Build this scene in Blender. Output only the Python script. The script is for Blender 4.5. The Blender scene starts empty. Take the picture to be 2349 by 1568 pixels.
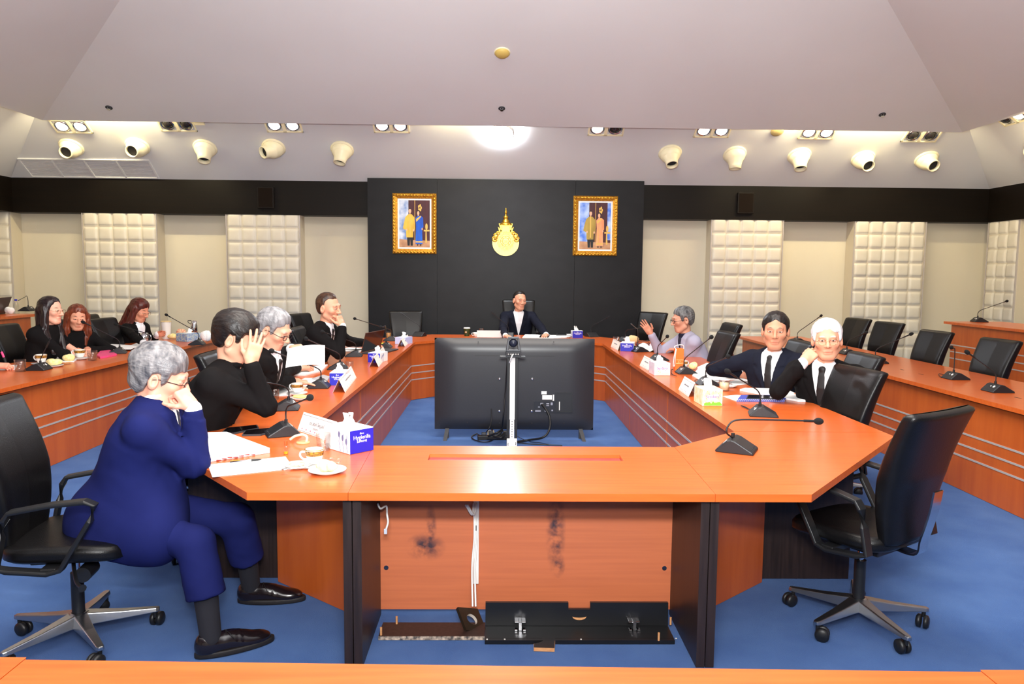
import bpy, math, random
import numpy as np
from mathutils import Vector, Matrix
random.seed(7); np.random.seed(7)
C = bpy.context.scene.collection
S = bpy.context.scene
PI = math.pi
# ---------------------------------------------------------------- camera
EYE = Vector((0.0, 0.0, 1.62))
FPX = 1698.3
AX = ((0.9997919852, -0.0181428493, 0.0093179056),     # right
      (0.0076273767, -0.0911149291, -0.9958111733),    # down
      (0.0189158524, 0.9956751010, -0.0909575936))     # forward
cam_data = bpy.data.cameras.new('camera'); cam = bpy.data.objects.new('camera', cam_data); C.objects.link(cam)
cam_data.sensor_width = 36.0; cam_data.lens = FPX / 2349 * 36.0; cam_data.clip_end = 60; cam_data.clip_start = 0.05
r_, d_, f_ = (Vector(a) for a in AX)
cam.matrix_world = Matrix(((r_.x, -d_.x, -f_.x, EYE.x), (r_.y, -d_.y, -f_.y, EYE.y), (r_.z, -d_.z, -f_.z, EYE.z), (0, 0, 0, 1)))
S.camera = cam
# ---------------------------------------------------------------- world, exposure, room lights
S.view_settings.view_transform = 'Standard'; S.view_settings.look = 'None'
S.view_settings.gamma = 1.0; S.view_settings.use_curve_mapping = False
S.view_settings.exposure = -0.42
S.cycles.transparent_max_bounces = 24
w = bpy.data.worlds.new('world'); S.world = w; w.use_nodes = True
w.node_tree.nodes['Background'].inputs[0].default_value = (0.9, 0.86, 0.82, 1)
w.node_tree.nodes['Background'].inputs[1].default_value = 0.0

def area(name, loc, target, sx, sy, watts, col=(1, 1, 1), spread=180):
    l = bpy.data.lights.new(name, 'AREA'); l.shape = 'RECTANGLE'; l.size = sx; l.size_y = sy
    l.energy = watts; l.color = col; l.spread = math.radians(spread)
    o = bpy.data.objects.new(name, l); C.objects.link(o); o.location = loc
    o.rotation_euler = (Vector(target) - Vector(loc)).to_track_quat('-Z', 'Y').to_euler()
    return o
# lay light in the crown of the vaulted ceiling, the camera's flash, the cove strips behind the lower rim
area('crown_light', (0.1, 4.3, 5.15), (0.1, 4.3, 0), 3.6, 3.0, 470, (1.0, 0.93, 0.84))
area('flash_bounce_up', (0.0, 0.2, 2.05), (0.1, 3.5, 6), 0.6, 0.6, 720, (0.97, 1.0, 1.0))
fl = bpy.data.lights.new('camera_flash', 'AREA'); fl.shape = 'DISK'; fl.size = 0.16; fl.energy = 75; fl.color = (1.0, 0.97, 0.95)
flo = bpy.data.objects.new('camera_flash', fl); C.objects.link(flo); flo.location = (0.0, -0.05, 1.86)
flo.rotation_euler = (Vector((0.1, 6, 1.5)) - flo.location).to_track_quat('-Z', 'Y').to_euler()
area('bounced_flash', (0.0, -0.9, 3.3), (0.1, 5.0, 0.9), 2.4, 1.6, 110, (1.0, 0.95, 0.92))
WARM = (1.0, 0.86, 0.52)
for x0, x1, pw in ((-6.0, -4.55, 80), (3.75, 6.0, 110), (-0.95, 0.0, 30)):
    area('cove_strip', ((x0 + x1) / 2, 10.12, 3.83), ((x0 + x1) / 2, 10.5, 3.75), x1 - x0, 0.08, pw, WARM)
for sx, y0, y1, pw in ((-1, 7.6, 9.9, 90), (1, 7.6, 9.9, 110)):
    area('cove_strip', (0.11 + sx * 6.2, (y0 + y1) / 2, 3.83), (0.11 + sx * 6.6, (y0 + y1) / 2, 3.75), 0.08, y1 - y0, pw, WARM)

# ---------------------------------------------------------------- where a sight line of the photograph meets a real plane
def _ray(x, y):
    a, b = (x - 1174.5) / FPX, (y - 784) / FPX
    return r_ * a + d_ * b + f_
def P(x, y, z=0.75):
    d = _ray(x, y); return EYE + d * ((z - EYE.z) / d.z)
def PY(x, y, Y):
    d = _ray(x, y); return EYE + d * (Y / d.y)
def PX(x, y, X):
    d = _ray(x, y); return EYE + d * (X / d.x)
# ---------------------------------------------------------------- materials
def lin(c):
    return tuple(((v / 255) / 12.92 if v / 255 <= 0.04045 else ((v / 255 + 0.055) / 1.055) ** 2.4) for v in c) + (1.0,)
MATS = {}
def mat(name, col, rough=0.6, metal=0.0, coat=0.0, spec=0.5, noise=None, bump=None, trans=0.0, emit=None, ior=1.45, coat_rough=0.1, sheen=0.0, sub=0.0):
    """noise = (scale xyz, amount, second colour); bump = (scale, strength)"""
    m = bpy.data.materials.new(name); m.use_nodes = True; MATS[name] = m
    nt = m.node_tree; b = nt.nodes['Principled BSDF']
    b.inputs['Base Color'].default_value = lin(col)
    b.inputs['Roughness'].default_value = rough; b.inputs['Metallic'].default_value = metal
    b.inputs['Coat Weight'].default_value = coat; b.inputs['Coat Roughness'].default_value = coat_rough
    b.inputs['Specular IOR Level'].default_value = spec; b.inputs['Transmission Weight'].default_value = trans
    b.inputs['IOR'].default_value = ior; b.inputs['Sheen Weight'].default_value = sheen
    if sub: b.inputs['Subsurface Weight'].default_value = sub; b.inputs['Subsurface Radius'].default_value = (0.01, 0.004, 0.002); b.inputs['Subsurface Scale'].default_value = 1.0
    if emit: b.inputs['Emission Color'].default_value = (*emit[0], 1); b.inputs['Emission Strength'].default_value = emit[1]
    if noise or bump:
        tc = nt.nodes.new('ShaderNodeTexCoord')
    if noise:
        mp = nt.nodes.new('ShaderNodeMapping'); mp.inputs['Scale'].default_value = noise[0]
        nz = nt.nodes.new('ShaderNodeTexNoise'); nz.inputs['Scale'].default_value = 1.0; nz.inputs['Detail'].default_value = 5
        rp = nt.nodes.new('ShaderNodeValToRGB'); rp.color_ramp.elements[0].position = 0.35; rp.color_ramp.elements[1].position = 0.68
        rp.color_ramp.elements[0].color = lin(col); rp.color_ramp.elements[1].color = lin(noise[1])
        nt.links.new(tc.outputs['Object'], mp.inputs['Vector']); nt.links.new(mp.outputs['Vector'], nz.inputs['Vector'])
        nt.links.new(nz.outputs['Fac'], rp.inputs['Fac']); nt.links.new(rp.outputs['Color'], b.inputs['Base Color'])
    if bump:
        nb = nt.nodes.new('ShaderNodeTexNoise'); nb.inputs['Scale'].default_value = bump[0]; nb.inputs['Detail'].default_value = 3
        bp = nt.nodes.new('ShaderNodeBump'); bp.inputs['Strength'].default_value = bump[1]; bp.inputs['Distance'].default_value = 0.01
        nt.links.new(tc.outputs['Object'], nb.inputs['Vector']); nt.links.new(nb.outputs['Fac'], bp.inputs['Height'])
        nt.links.new(bp.outputs['Normal'], b.inputs['Normal'])
    return m
wood_top = mat('cherry_laminate_top', (206, 99, 40), 0.34, coat=0.4, coat_rough=0.18, spec=0.3, noise=((2.5, 45, 20), (196, 86, 32)))
wood_edge = mat('cherry_edge_band', (190, 104, 52), 0.35, noise=((3, 3, 60), (192, 94, 42)))
wood_panel = mat('cherry_veneer_panel', (190, 92, 36), 0.36, coat=0.1, noise=((14, 14, 1.2), (176, 80, 30)))
wood_board = mat('cherry_back_board', (194, 107, 68), 0.5, noise=((2, 2, 60), (184, 100, 64)))
dark_wood = mat('wenge_panel', (46, 33, 30), 0.42, noise=((60, 60, 3), (30, 21, 19)))
black_board = mat('black_fascia_board', (17, 10, 5), 0.5, spec=0.2, noise=((1.2, 1, 60), (11, 7, 4)))
black_panel = mat('black_wall_panel', (24, 23, 25), 0.42, spec=0.22, noise=((3, 3, 5), (18, 17, 19)))
plaster = mat('cream_plaster', (214, 204, 182), 0.8, noise=((0.7, 0.7, 0.4), (206, 195, 172)))
ceil_white = mat('ceiling_paint', (224, 224, 223), 0.9, noise=((0.5, 0.5, 0.5), (218, 217, 216)))
soffit_white = mat('soffit_paint', (216, 216, 216), 0.9, noise=((0.6, 0.6, 0.6), (208, 207, 207)))
pad_vinyl = mat('cream_vinyl', (216, 208, 192), 0.42, noise=((4, 4, 4), (208, 199, 182)), bump=(60, 0.05))
vinyl_side = mat('cream_vinyl_side', (208, 196, 172), 0.5)
carpet = mat('blue_carpet', (76, 110, 166), 0.98, spec=0.1, sheen=0.06, noise=((3, 3, 3), (62, 96, 154)), bump=(420, 0.6))
steel_strip = mat('brushed_steel_strip', (196, 188, 184), 0.4, 0.35)
leather = mat('black_leather', (13, 12, 13), 0.36, spec=0.38, noise=((9, 9, 9), (9, 8, 9)), bump=(240, 0.12))
black_plastic = mat('black_plastic', (24, 24, 26), 0.42)
dark_grey_plastic = mat('dark_grey_plastic', (50, 51, 55), 0.5)
mic_black = mat('microphone_black', (28, 29, 33), 0.45)
foam = mat('black_foam', (16, 16, 18), 0.95, bump=(600, 0.5))
chrome = mat('chrome', (205, 205, 208), 0.14, 1.0)
alu = mat('cast_aluminium', (176, 178, 182), 0.3, 1.0)
white_gloss = mat('white_china', (240, 238, 234), 0.15, coat=0.3)
paper = mat('white_paper', (238, 238, 236), 0.85)
paper_edge = mat('paper_stack_edge', (226, 220, 224), 0.9)
card_cream = mat('cream_card', (244, 232, 220), 0.8)
tissue = mat('white_tissue', (246, 245, 242), 0.9, bump=(70, 0.4))
def thin_glass(name, tint, base=0.06):
    m = bpy.data.materials.new(name); m.use_nodes = True; nt = m.node_tree; MATS[name] = m; out = nt.nodes['Material Output']; nt.nodes.remove(nt.nodes['Principled BSDF'])
    tr = nt.nodes.new('ShaderNodeBsdfTransparent'); tr.inputs[0].default_value = (*tint, 1); gl = nt.nodes.new('ShaderNodeBsdfGlossy'); gl.inputs['Roughness'].default_value = 0.04
    lw = nt.nodes.new('ShaderNodeLayerWeight'); lw.inputs[0].default_value = 0.5; pw = nt.nodes.new('ShaderNodeMath'); pw.operation = 'POWER'; pw.inputs[1].default_value = 4.0; nt.links.new(lw.outputs['Facing'], pw.inputs[0]); ad = nt.nodes.new('ShaderNodeMath'); ad.operation = 'MULTIPLY_ADD'; ad.use_clamp = True; ad.inputs[1].default_value = 0.55; ad.inputs[2].default_value = base
    nt.links.new(pw.outputs[0], ad.inputs[0]); mx_ = nt.nodes.new('ShaderNodeMixShader'); nt.links.new(ad.outputs[0], mx_.inputs[0]); nt.links.new(tr.outputs[0], mx_.inputs[1]); nt.links.new(gl.outputs[0], mx_.inputs[2]); nt.links.new(mx_.outputs[0], out.inputs[0]); return m
lens = thin_glass('spectacle_lens', (0.97, 0.97, 0.97), 0.0)
glass = thin_glass('clear_glass', (0.95, 0.96, 0.96)); water = thin_glass('drinking_water', (0.9, 0.94, 0.95))
gold = mat('gold_leaf', (226, 178, 70), 0.32, 0.9, noise=((60, 60, 60), (204, 150, 46)))
gold_frame = mat('gilded_frame', (206, 150, 50), 0.38, 0.7, noise=((40, 40, 40), (170, 112, 28)), bump=(70, 0.5))
box_blue = mat('royal_blue_card', (34, 34, 176), 0.45, noise=((3, 3, 3), (30, 30, 168)))
cream_metal = mat('cream_enamel', (236, 226, 190), 0.4)
dark_hole = mat('dark_interior', (22, 22, 30), 0.7)
cloth_black = mat('black_suiting', (19, 17, 18), 0.85, spec=0.12, bump=(900, 0.15))
cloth_navyblack = mat('dark_navy_suiting', (24, 26, 38), 0.85, spec=0.12, bump=(900, 0.15))
cloth_navy = mat('navy_suiting', (24, 30, 82), 0.85, spec=0.12, noise=((3, 3, 3), (21, 26, 74)), bump=(900, 0.2))
cloth_grey = mat('pale_grey_linen', (164, 162, 182), 0.9, spec=0.2, bump=(500, 0.25))
shirt_white = mat('white_shirting', (240, 240, 244), 0.85, spec=0.2, bump=(300, 0.08))
shirt_navy = mat('navy_polo_knit', (18, 22, 48), 0.85)
tie_black = mat('black_silk', (20, 18, 20), 0.55)
tie_blue = mat('dark_spotted_silk', (28, 34, 52), 0.6)
shoe_leather = mat('polished_black_leather', (22, 15, 18), 0.2, coat=0.5)
sock_black = mat('black_rib_knit', (26, 25, 32), 0.9)
thread = mat('lace_black', (18, 16, 18), 0.7)
orange_card = mat('orange_card', (238, 110, 36), 0.5)
white_plastic = mat('white_plastic', (232, 228, 222), 0.45)
red_recess = mat('dark_red_laminate', (150, 62, 56), 0.45, noise=((40, 6, 6), (136, 52, 50)))
cable_black = mat('black_cable', (18, 18, 20), 0.5)
raw_mdf = mat('raw_chipboard', (206, 150, 100), 0.8, noise=((60, 60, 60), (188, 130, 82)))
skin_cache = {}
def vcol_mat(name, rough=0.5, sub=0.0, streak=None, spec=0.4):
    """a material whose colour is the thing's own, carried per vertex in the attribute «tint»"""
    m = bpy.data.materials.new(name); m.use_nodes = True; nt = m.node_tree; b = nt.nodes['Principled BSDF']
    at = nt.nodes.new('ShaderNodeAttribute'); at.attribute_name = 'tint'
    b.inputs['Roughness'].default_value = rough; b.inputs['Specular IOR Level'].default_value = spec
    nt.links.new(at.outputs['Color'], b.inputs['Base Color'])
    if sub: b.inputs['Subsurface Weight'].default_value = sub; b.inputs['Subsurface Radius'].default_value = (0.008, 0.003, 0.0015); b.inputs['Subsurface Scale'].default_value = 1.0
    return m
skin_mat = vcol_mat('skin', 0.52, 0.0)
# ---------------------------------------------------------------- mesh helpers
class MB:
    """collects shapes and links them as ONE mesh object"""
    def __init__(s): s.v = []; s.f = []; s.m = []; s.s = []; s.M = Matrix.Identity(4); s.mi = 0
    def at(s, loc=(0, 0, 0), rz=0.0, rx=0.0, ry=0.0): s.M = Matrix.Translation(loc) @ Matrix.Rotation(rz, 4, 'Z') @ Matrix.Rotation(ry, 4, 'Y') @ Matrix.Rotation(rx, 4, 'X'); return s
    def frame(s, o, x, y, z): s.M = Matrix(((x[0], y[0], z[0], o[0]), (x[1], y[1], z[1], o[1]), (x[2], y[2], z[2], o[2]), (0, 0, 0, 1))); return s
    def add(s, vs, fs, smooth=False):
        n = len(s.v); s.v += [tuple(s.M @ Vector(v)) for v in vs]
        for f in fs: s.f.append([i + n for i in f]); s.m.append(s.mi); s.s.append(smooth)
        return s
    def box(s, x0, x1, y0, y1, z0, z1):
        v = [(x, y, z) for z in (z0, z1) for y in (y0, y1) for x in (x0, x1)]
        return s.add(v, [(0, 2, 3, 1), (4, 5, 7, 6), (0, 1, 5, 4), (2, 6, 7, 3), (0, 4, 6, 2), (1, 3, 7, 5)])
    def prism(s, poly, z0, z1, smooth=False):
        n = len(poly); a = sum(poly[i][0] * poly[(i + 1) % n][1] - poly[(i + 1) % n][0] * poly[i][1] for i in range(n))
        if a < 0: poly = poly[::-1]
        v = [(x, y, z0) for x, y in poly] + [(x, y, z1) for x, y in poly]
        s.add(v, [tuple(range(n))[::-1], tuple(range(n, 2 * n))])
        return s.add(v, [(i, (i + 1) % n, n + (i + 1) % n, n + i) for i in range(n)], smooth)
    def lathe(s, prof, n=24, smooth=True, a0=0.0, a1=2 * PI):
        full = abs(a1 - a0 - 2 * PI) < 1e-6; k = n if full else n + 1
        v = [(r * math.cos(a0 + (a1 - a0) * i / n), r * math.sin(a0 + (a1 - a0) * i / n), z) for r, z in prof for i in range(k)]
        fs = []
        for j in range(len(prof) - 1):
            for i in range(n):
                i2 = (i + 1) % k; q = (j * k + i, j * k + i2, (j + 1) * k + i2, (j + 1) * k + i)
                fs.append(q)
        return s.add(v, fs, smooth)
    def cyl(s, r, z0, z1, n=20, r1=None):
        r1 = r if r1 is None else r1
        s.lathe([(1e-5, z0), (r, z0)], n, False); s.lathe([(r, z0), (r1, z1)], n, True); return s.lathe([(r1, z1), (1e-5, z1)], n, False)
    def ball(s, c, r, n=16, k=10):
        rx, ry, rz = (r, r, r) if not hasattr(r, '__len__') else r
        v = [(c[0] + rx * math.sin(PI * j / k) * math.cos(2 * PI * i / n), c[1] + ry * math.sin(PI * j / k) * math.sin(2 * PI * i / n), c[2] - rz * math.cos(PI * j / k)) for j in range(k + 1) for i in range(n)]
        return s.add(v, [(j * n + i, j * n + (i + 1) % n, (j + 1) * n + (i + 1) % n, (j + 1) * n + i) for j in range(k) for i in range(n)], True)
    def tube(s, pts, r, n=8, closed=False, sect=None, up=None, caps=True):
        """sweeps a circle of radius r (or list), or the 2-D section sect, along pts"""
        pts = [Vector(p) for p in pts]; k = len(pts); rs = r if hasattr(r, '__len__') else [r] * k
        if sect is None: sect = [(math.cos(2 * PI * i / n), math.sin(2 * PI * i / n)) for i in range(n)]; unit = True
        else: unit = False
        n = len(sect); rings = []; u = None
        for i in range(k):
            a = pts[(i - 1) % k] if (closed or i > 0) else pts[i]; b = pts[(i + 1) % k] if (closed or i < k - 1) else pts[i]
            t = (b - a).normalized()
            if u is None:
                u = Vector(up) if up is not None else (Vector((0, 0, 1)) if abs(t.z) < 0.9 else Vector((1, 0, 0)))
            if up is not None: u = Vector(up)
            u = (u - t * u.dot(t)).normalized(); w_ = t.cross(u)
            q = rs[i] if unit else rs[i]
            rings.append([tuple(pts[i] + (w_ * x + u * y) * q) for x, y in sect])
        v = [p for rg in rings for p in rg]; fs = []
        for j in range(k if closed else k - 1):
            j2 = (j + 1) % k
            for i in range(n): fs.append((j * n + i, j * n + (i + 1) % n, j2 * n + (i + 1) % n, j2 * n + i))
        s.add(v, fs, unit or n > 8)
        if caps and not closed: s.add(v, [tuple(range(n))[::-1], tuple(range((k - 1) * n, k * n))])
        return s
    def grid(s, fn, nu, nv, smooth=True):
        v = [fn(i / nu, j / nv) for j in range(nv + 1) for i in range(nu + 1)]
        return s.add(v, [(j * (nu + 1) + i, j * (nu + 1) + i + 1, (j + 1) * (nu + 1) + i + 1, (j + 1) * (nu + 1) + i) for j in range(nv) for i in range(nu)], smooth)
    def build(s, name, mats, parent=None, bevel=0.0, seg=2):
        me = bpy.data.meshes.new(name); me.from_pydata(s.v, [], s.f)
        for m in (mats if isinstance(mats, (list, tuple)) else [mats]): me.materials.append(m)
        me.polygons.foreach_set('material_index', s.m); me.polygons.foreach_set('use_smooth', s.s)
        me.validate(); me.update()
        o = bpy.data.objects.new(name, me); C.objects.link(o)
        if parent is not None: o.parent = parent
        if bevel:
            b = o.modifiers.new('bevel', 'BEVEL'); b.width = bevel; b.segments = seg; b.limit_method = 'ANGLE'; b.angle_limit = math.radians(35)
        return o
def tag(o, label, cat, group=None):
    o['label'] = label; o['category'] = cat
    if group: o['group'] = group
    return o
def struct(o): o['kind'] = 'structure'; return o
def thing(name, label, cat, loc=(0, 0, 0), rz=0.0, group=None):
    o = bpy.data.objects.new(name, None); C.objects.link(o); o.location = loc; o.rotation_euler = (0, 0, rz); o.empty_display_size = 0.05
    return tag(o, label, cat, group)
def dup(root, loc, rz, label, group=None):
    r = root.copy(); C.objects.link(r); r.location = loc; r.rotation_euler = (0, 0, rz); r['label'] = label
    if group: r['group'] = group
    for ch in list(root.children):
        c = ch.copy(); C.objects.link(c); c.parent = r
        for g in list(ch.children):
            d = g.copy(); C.objects.link(d); d.parent = c
    return r
def spline(pts, n=8):
    """Catmull-Rom through pts"""
    p = [Vector(q) for q in pts]; p = [p[0] * 2 - p[1]] + p + [p[-1] * 2 - p[-2]]; out = []
    for i in range(1, len(p) - 2):
        for k in range(n):
            t = k / n; out.append(0.5 * ((2 * p[i]) + (p[i + 1] - p[i - 1]) * t + (2 * p[i - 1] - 5 * p[i] + 4 * p[i + 1] - p[i + 2]) * t * t + (3 * p[i] - p[i - 1] - 3 * p[i + 1] + p[i + 2]) * t ** 3))
    out.append(p[-2]); return out
def text(name, body, size, mat_, parent, loc, x, up, align='CENTER', ext=0.0003):
    """flat lettering lying on a face: x = reading direction, up = the letters' up"""
    cu = bpy.data.curves.new(name, 'FONT'); cu.body = body; cu.size = size; cu.align_x = align; cu.extrude = ext; cu.materials.append(mat_)
    tmp = bpy.data.objects.new(name, cu); C.objects.link(tmp); bpy.context.view_layer.update()
    me = bpy.data.meshes.new_from_object(tmp.evaluated_get(bpy.context.evaluated_depsgraph_get())); bpy.data.objects.remove(tmp)
    if not me.materials: me.materials.append(mat_)
    o = bpy.data.objects.new(name, me); C.objects.link(o); o.parent = parent
    x = Vector(x).normalized(); up = Vector(up).normalized(); z = x.cross(up)
    o.matrix_local = Matrix(((x.x, up.x, z.x, loc[0]), (x.y, up.y, z.y, loc[1]), (x.z, up.z, z.z, loc[2]), (0, 0, 0, 1)))
    return o
# ---------------------------------------------------------------- the room
XC, HW, YB, YF = 0.11, 7.75, 11.75, -3.0
b = MB(); b.box(XC - HW, XC + HW, YF, YB, -0.1, 0.0); struct(b.build('floor', carpet))
b = MB(); b.box(XC - HW, XC + HW, YB, YB + 0.15, 0, 3.4); struct(b.build('wall_back', plaster))
b = MB(); b.box(XC - HW, XC + HW, YF - 0.15, YF, 0, 3.4); struct(b.build('wall_front', plaster))
b = MB(); b.box(XC - HW - 0.15, XC - HW, YF, YB, 0, 3.4); struct(b.build('wall_left', plaster))
b = MB(); b.box(XC + HW, XC + HW + 0.15, YF, YB, 0, 3.4); struct(b.build('wall_right', plaster))
# dark fascia round the top of the walls
ZB, ZT = 2.487, 3.0
b = MB(); b.box(XC - HW, XC + HW, 11.45, YB - 0.001, ZB, ZT + 0.02); struct(b.build('trim_1', black_board))
b = MB(); b.box(XC + HW - 0.3, XC + HW - 0.001, YF, 11.449, ZB, ZT + 0.02); struct(b.build('trim_2', black_board))
b = MB(); b.box(XC - HW + 0.001, XC - HW + 0.3, YF, 11.449, ZB, ZT + 0.02); struct(b.build('trim_3', black_board))
# tall black feature wall: three boards with fine joints
xs = (-1.985, -0.935, 1.16, 2.2)
b = MB()
for i in range(3): b.box(xs[i] + (0.002 if i else 0), xs[i + 1] - (0.002 if i < 2 else 0), 11.36, 11.449, 0.0, 3.045)
b.box(xs[0] + 0.01, xs[3] - 0.01, 11.39, YB - 0.002, 0.0, 3.0)
struct(b.build('wall_feature', black_panel))
# sloping soffit on four sides, and the hipped ceiling whose lower rim hangs in front of it
def ring(name, rects, m):
    b = MB(); v = []
    for x0, x1, y0, y1, z in rects: v += [(x0, y0, z), (x1, y0, z), (x1, y1, z), (x0, y1, z)]
    fs = []
    for k in range(len(rects) - 1):
        for i in range(4): fs.append((4 * k + i, 4 * k + (i + 1) % 4, 4 * k + 4 + (i + 1) % 4, 4 * k + 4 + i))
    b.add(v, fs); return struct(b.build(name, m))
sx, sy = HW - 0.3, 11.45
ring('ceiling_soffit', [(XC - HW, XC + HW, YF, YB, ZT + 0.02), (XC - sx, XC + sx, YF + 0.3, sy, ZT), (XC - sx + 1.75, XC + sx - 1.75, YF + 2.05, sy - 1.75, ZT + 1.75 * 0.695)], soffit_white)
ring('ceiling', [(XC - 6.1, XC + 6.1, -1.3, 10.1, 3.72), (XC - 6.2, XC + 6.2, -1.4, 10.2, 3.605), (XC - 2.0, XC + 2.0, 2.8, 6.0, 3.605 + 4.2 * 0.385), (XC - 2.0, XC + 2.0, 2.8, 6.0, 5.5)], ceil_white)
b = MB(); b.box(XC - 2.1, XC + 2.1, 2.7, 6.1, 5.5, 5.6); struct(b.build('ceiling_crown', ceil_white))
b = MB(); b.box(XC - 8, XC + 8, -3.3, 12, 5.62, 5.7); struct(b.build('roof', ceil_white))
# ---------------------------------------------------------------- quilted wall pads
def quilted(nx, nz, t=0.218, dep=0.04):
    def fn(u, v):
        x, z = u * nx * t, v * nz * t
        fx, fz = (x / t) % 1.0, (z / t) % 1.0
        h = (max(0.0, 1 - (2 * fx - 1) ** 4) * max(0.0, 1 - (2 * fz - 1) ** 4)) ** 0.4
        return (x, -dep * h, z)
    return fn
PADZ = 11 * 0.218
def wall_pad(label, loc, rz, nx, d=0.3):
    t = thing('wall_pad', label, 'wall panel', loc, rz, 'quilted cream wall pads')
    w_ = nx * 0.218
    b = MB(); b.M = Matrix.Translation((0, -d + 0.04, 0)); b.grid(quilted(nx, 11), nx * 10, 110); b.build('quilted_cushion', pad_vinyl, t)
    b = MB(); b.box(-0.015, w_ + 0.015, -d + 0.035, 0, -0.03, PADZ + 0.012); b.build('side_casing', vinyl_side, t, 0.012)
    for x in (-0.018, w_ + 0.006):
        b = MB(); b.box(x, x + 0.012, -d + 0.012, -d + 0.034, -0.03, PADZ + 0.01); b.build('edge_bead', steel_strip, t)
    return t
z0 = 2.505 - PADZ
for x, lab in ((-8.5 + 0.0, None), (-6.31, 'quilted cream wall pad behind the woman with auburn hair'), (-4.14, 'quilted cream wall pad behind the grey-haired man who writes'), (3.29, 'quilted cream wall pad behind the empty chairs beside the man in the grey blazer'), (5.52, 'quilted cream wall pad above the two farthest empty chairs of the right row')):
    if lab is None:
        wall_pad('quilted cream wall pad cut by the left picture edge', (-7.42 - 0.218, YB - 0.002, z0), 0, 1)
        continue
    wall_pad(lab, (x, YB - 0.002, z0), 0, 5)
wall_pad('quilted cream wall pad on the right-hand side wall by the corner', (XC + HW - 0.002, 11.44, z0), -PI / 2, 3, 0.29)
# ---------------------------------------------------------------- soffit fittings
SN = Vector((0, -0.695, -1)).normalized(); SU = Vector((1, 0, 0)); SV = SN.cross(SU).normalized()      # facing down into the room, along the wall, along the slope
def on_soffit(x, y):
    d = _ray(x, y); p0 = Vector((0, 11.45, ZT)); n = Vector((0, 0.695, 1)); t = (p0 - EYE).dot(n) / d.dot(n); return EYE + d * t
def on_vault(x, y):
    d = _ray(x, y); p0 = Vector((0, 10.2, 3.605)); n = Vector((0, 0.385, 1)); t = (p0 - EYE).dot(n) / d.dot(n); return EYE + d * t
def frame_mb(o, z, x=SU):
    z = Vector(z).normalized(); x = (Vector(x) - z * Vector(x).dot(z)).normalized(); b = MB(); b.frame(o, x, z.cross(x), z); return b
def air_jet(px, py, aim, label, o=None, n=SN):
    o = on_soffit(px, py) if o is None else o
    t = thing('air_jet', label, 'air vent', tuple(o), 0, 'round air jets on the sloping soffit')
    b = frame_mb((0, 0, 0), n); b.lathe([(0.16, -0.01), (0.168, 0.012), (0.158, 0.028), (0.148, 0.034), (0.12, 0.02)], 32); b.build('flange', cream_metal, t)
    b = frame_mb(n * 0.03, n); b.lathe([(0.148 * math.cos(a), 0.12 * math.sin(a)) for a in [PI / 2 * i / 10 * 0.98 for i in range(11)]], 32); b.build('dome', cream_metal, t)
    a = Vector(aim).normalized(); b = frame_mb(n * 0.05 + a * 0.03, a)
    b.lathe([(0.125, 0.0), (0.1, 0.06), (0.088, 0.1), (0.086, 0.15), (0.075, 0.15), (0.075, 0.1)], 28); b.build('nozzle', cream_metal, t)
    b = frame_mb(n * 0.05 + a * 0.12, a); b.cyl(0.0755, 0, 0.004, 24); b.build('throat', dark_hole, t)
jets = [(164, 336, (0.1, -1, -0.45), 'aimed at the viewer, below the leftmost lit spotlight pair'), (316, 334, (0.0, -1, -0.42), 'aimed at the viewer, second from the left'),
        (471, 338, (0.1, -0.45, -1), 'aimed steeply down, third from the left'), (628, 337, (-0.75, -0.9, -0.45), 'turned to the left, fourth from the left'),
        (785, 342, (-0.15, -0.35, -1), 'aimed down, nearest the black wall on its left'), (1537, 350, (0.05, -0.62, -1), 'tipped down, nearest the black wall on its right'),
        (1685, 353, (0.0, -0.1, -1), 'aimed straight down, second to the right of the black wall'), (1833, 356, (-0.05, -0.4, -1), 'aimed down, third to the right of the black wall'),
        (1979, 363, (0.05, -0.95, -0.62), 'aimed at the viewer, fourth to the right of the black wall'), (2125, 364, (0.12, -1, -0.6), 'aimed at the viewer, fifth to the right of the black wall')]
for x, y, aim, lab in jets: air_jet(x, y, aim, 'cream round air jet ' + lab)
nr = Vector((-0.695, 0, -1)).normalized()
air_jet(0, 0, (-0.8, -0.55, -0.55), 'cream round air jet on the right side soffit, cut by the picture edge', Vector((XC + sx - 0.55, 9.7, ZT + 0.55 * 0.695)), nr)
lamp_on = mat('halogen_glow', (255, 240, 220), 0.5, emit=((1.0, 0.8, 0.58), 18))
lamp_off = mat('unlit_lamp', (30, 28, 28), 0.2, spec=0.8)
led_on = mat('white_led_glow', (255, 255, 255), 0.5, emit=((0.85, 0.92, 1.0), 520))
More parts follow.
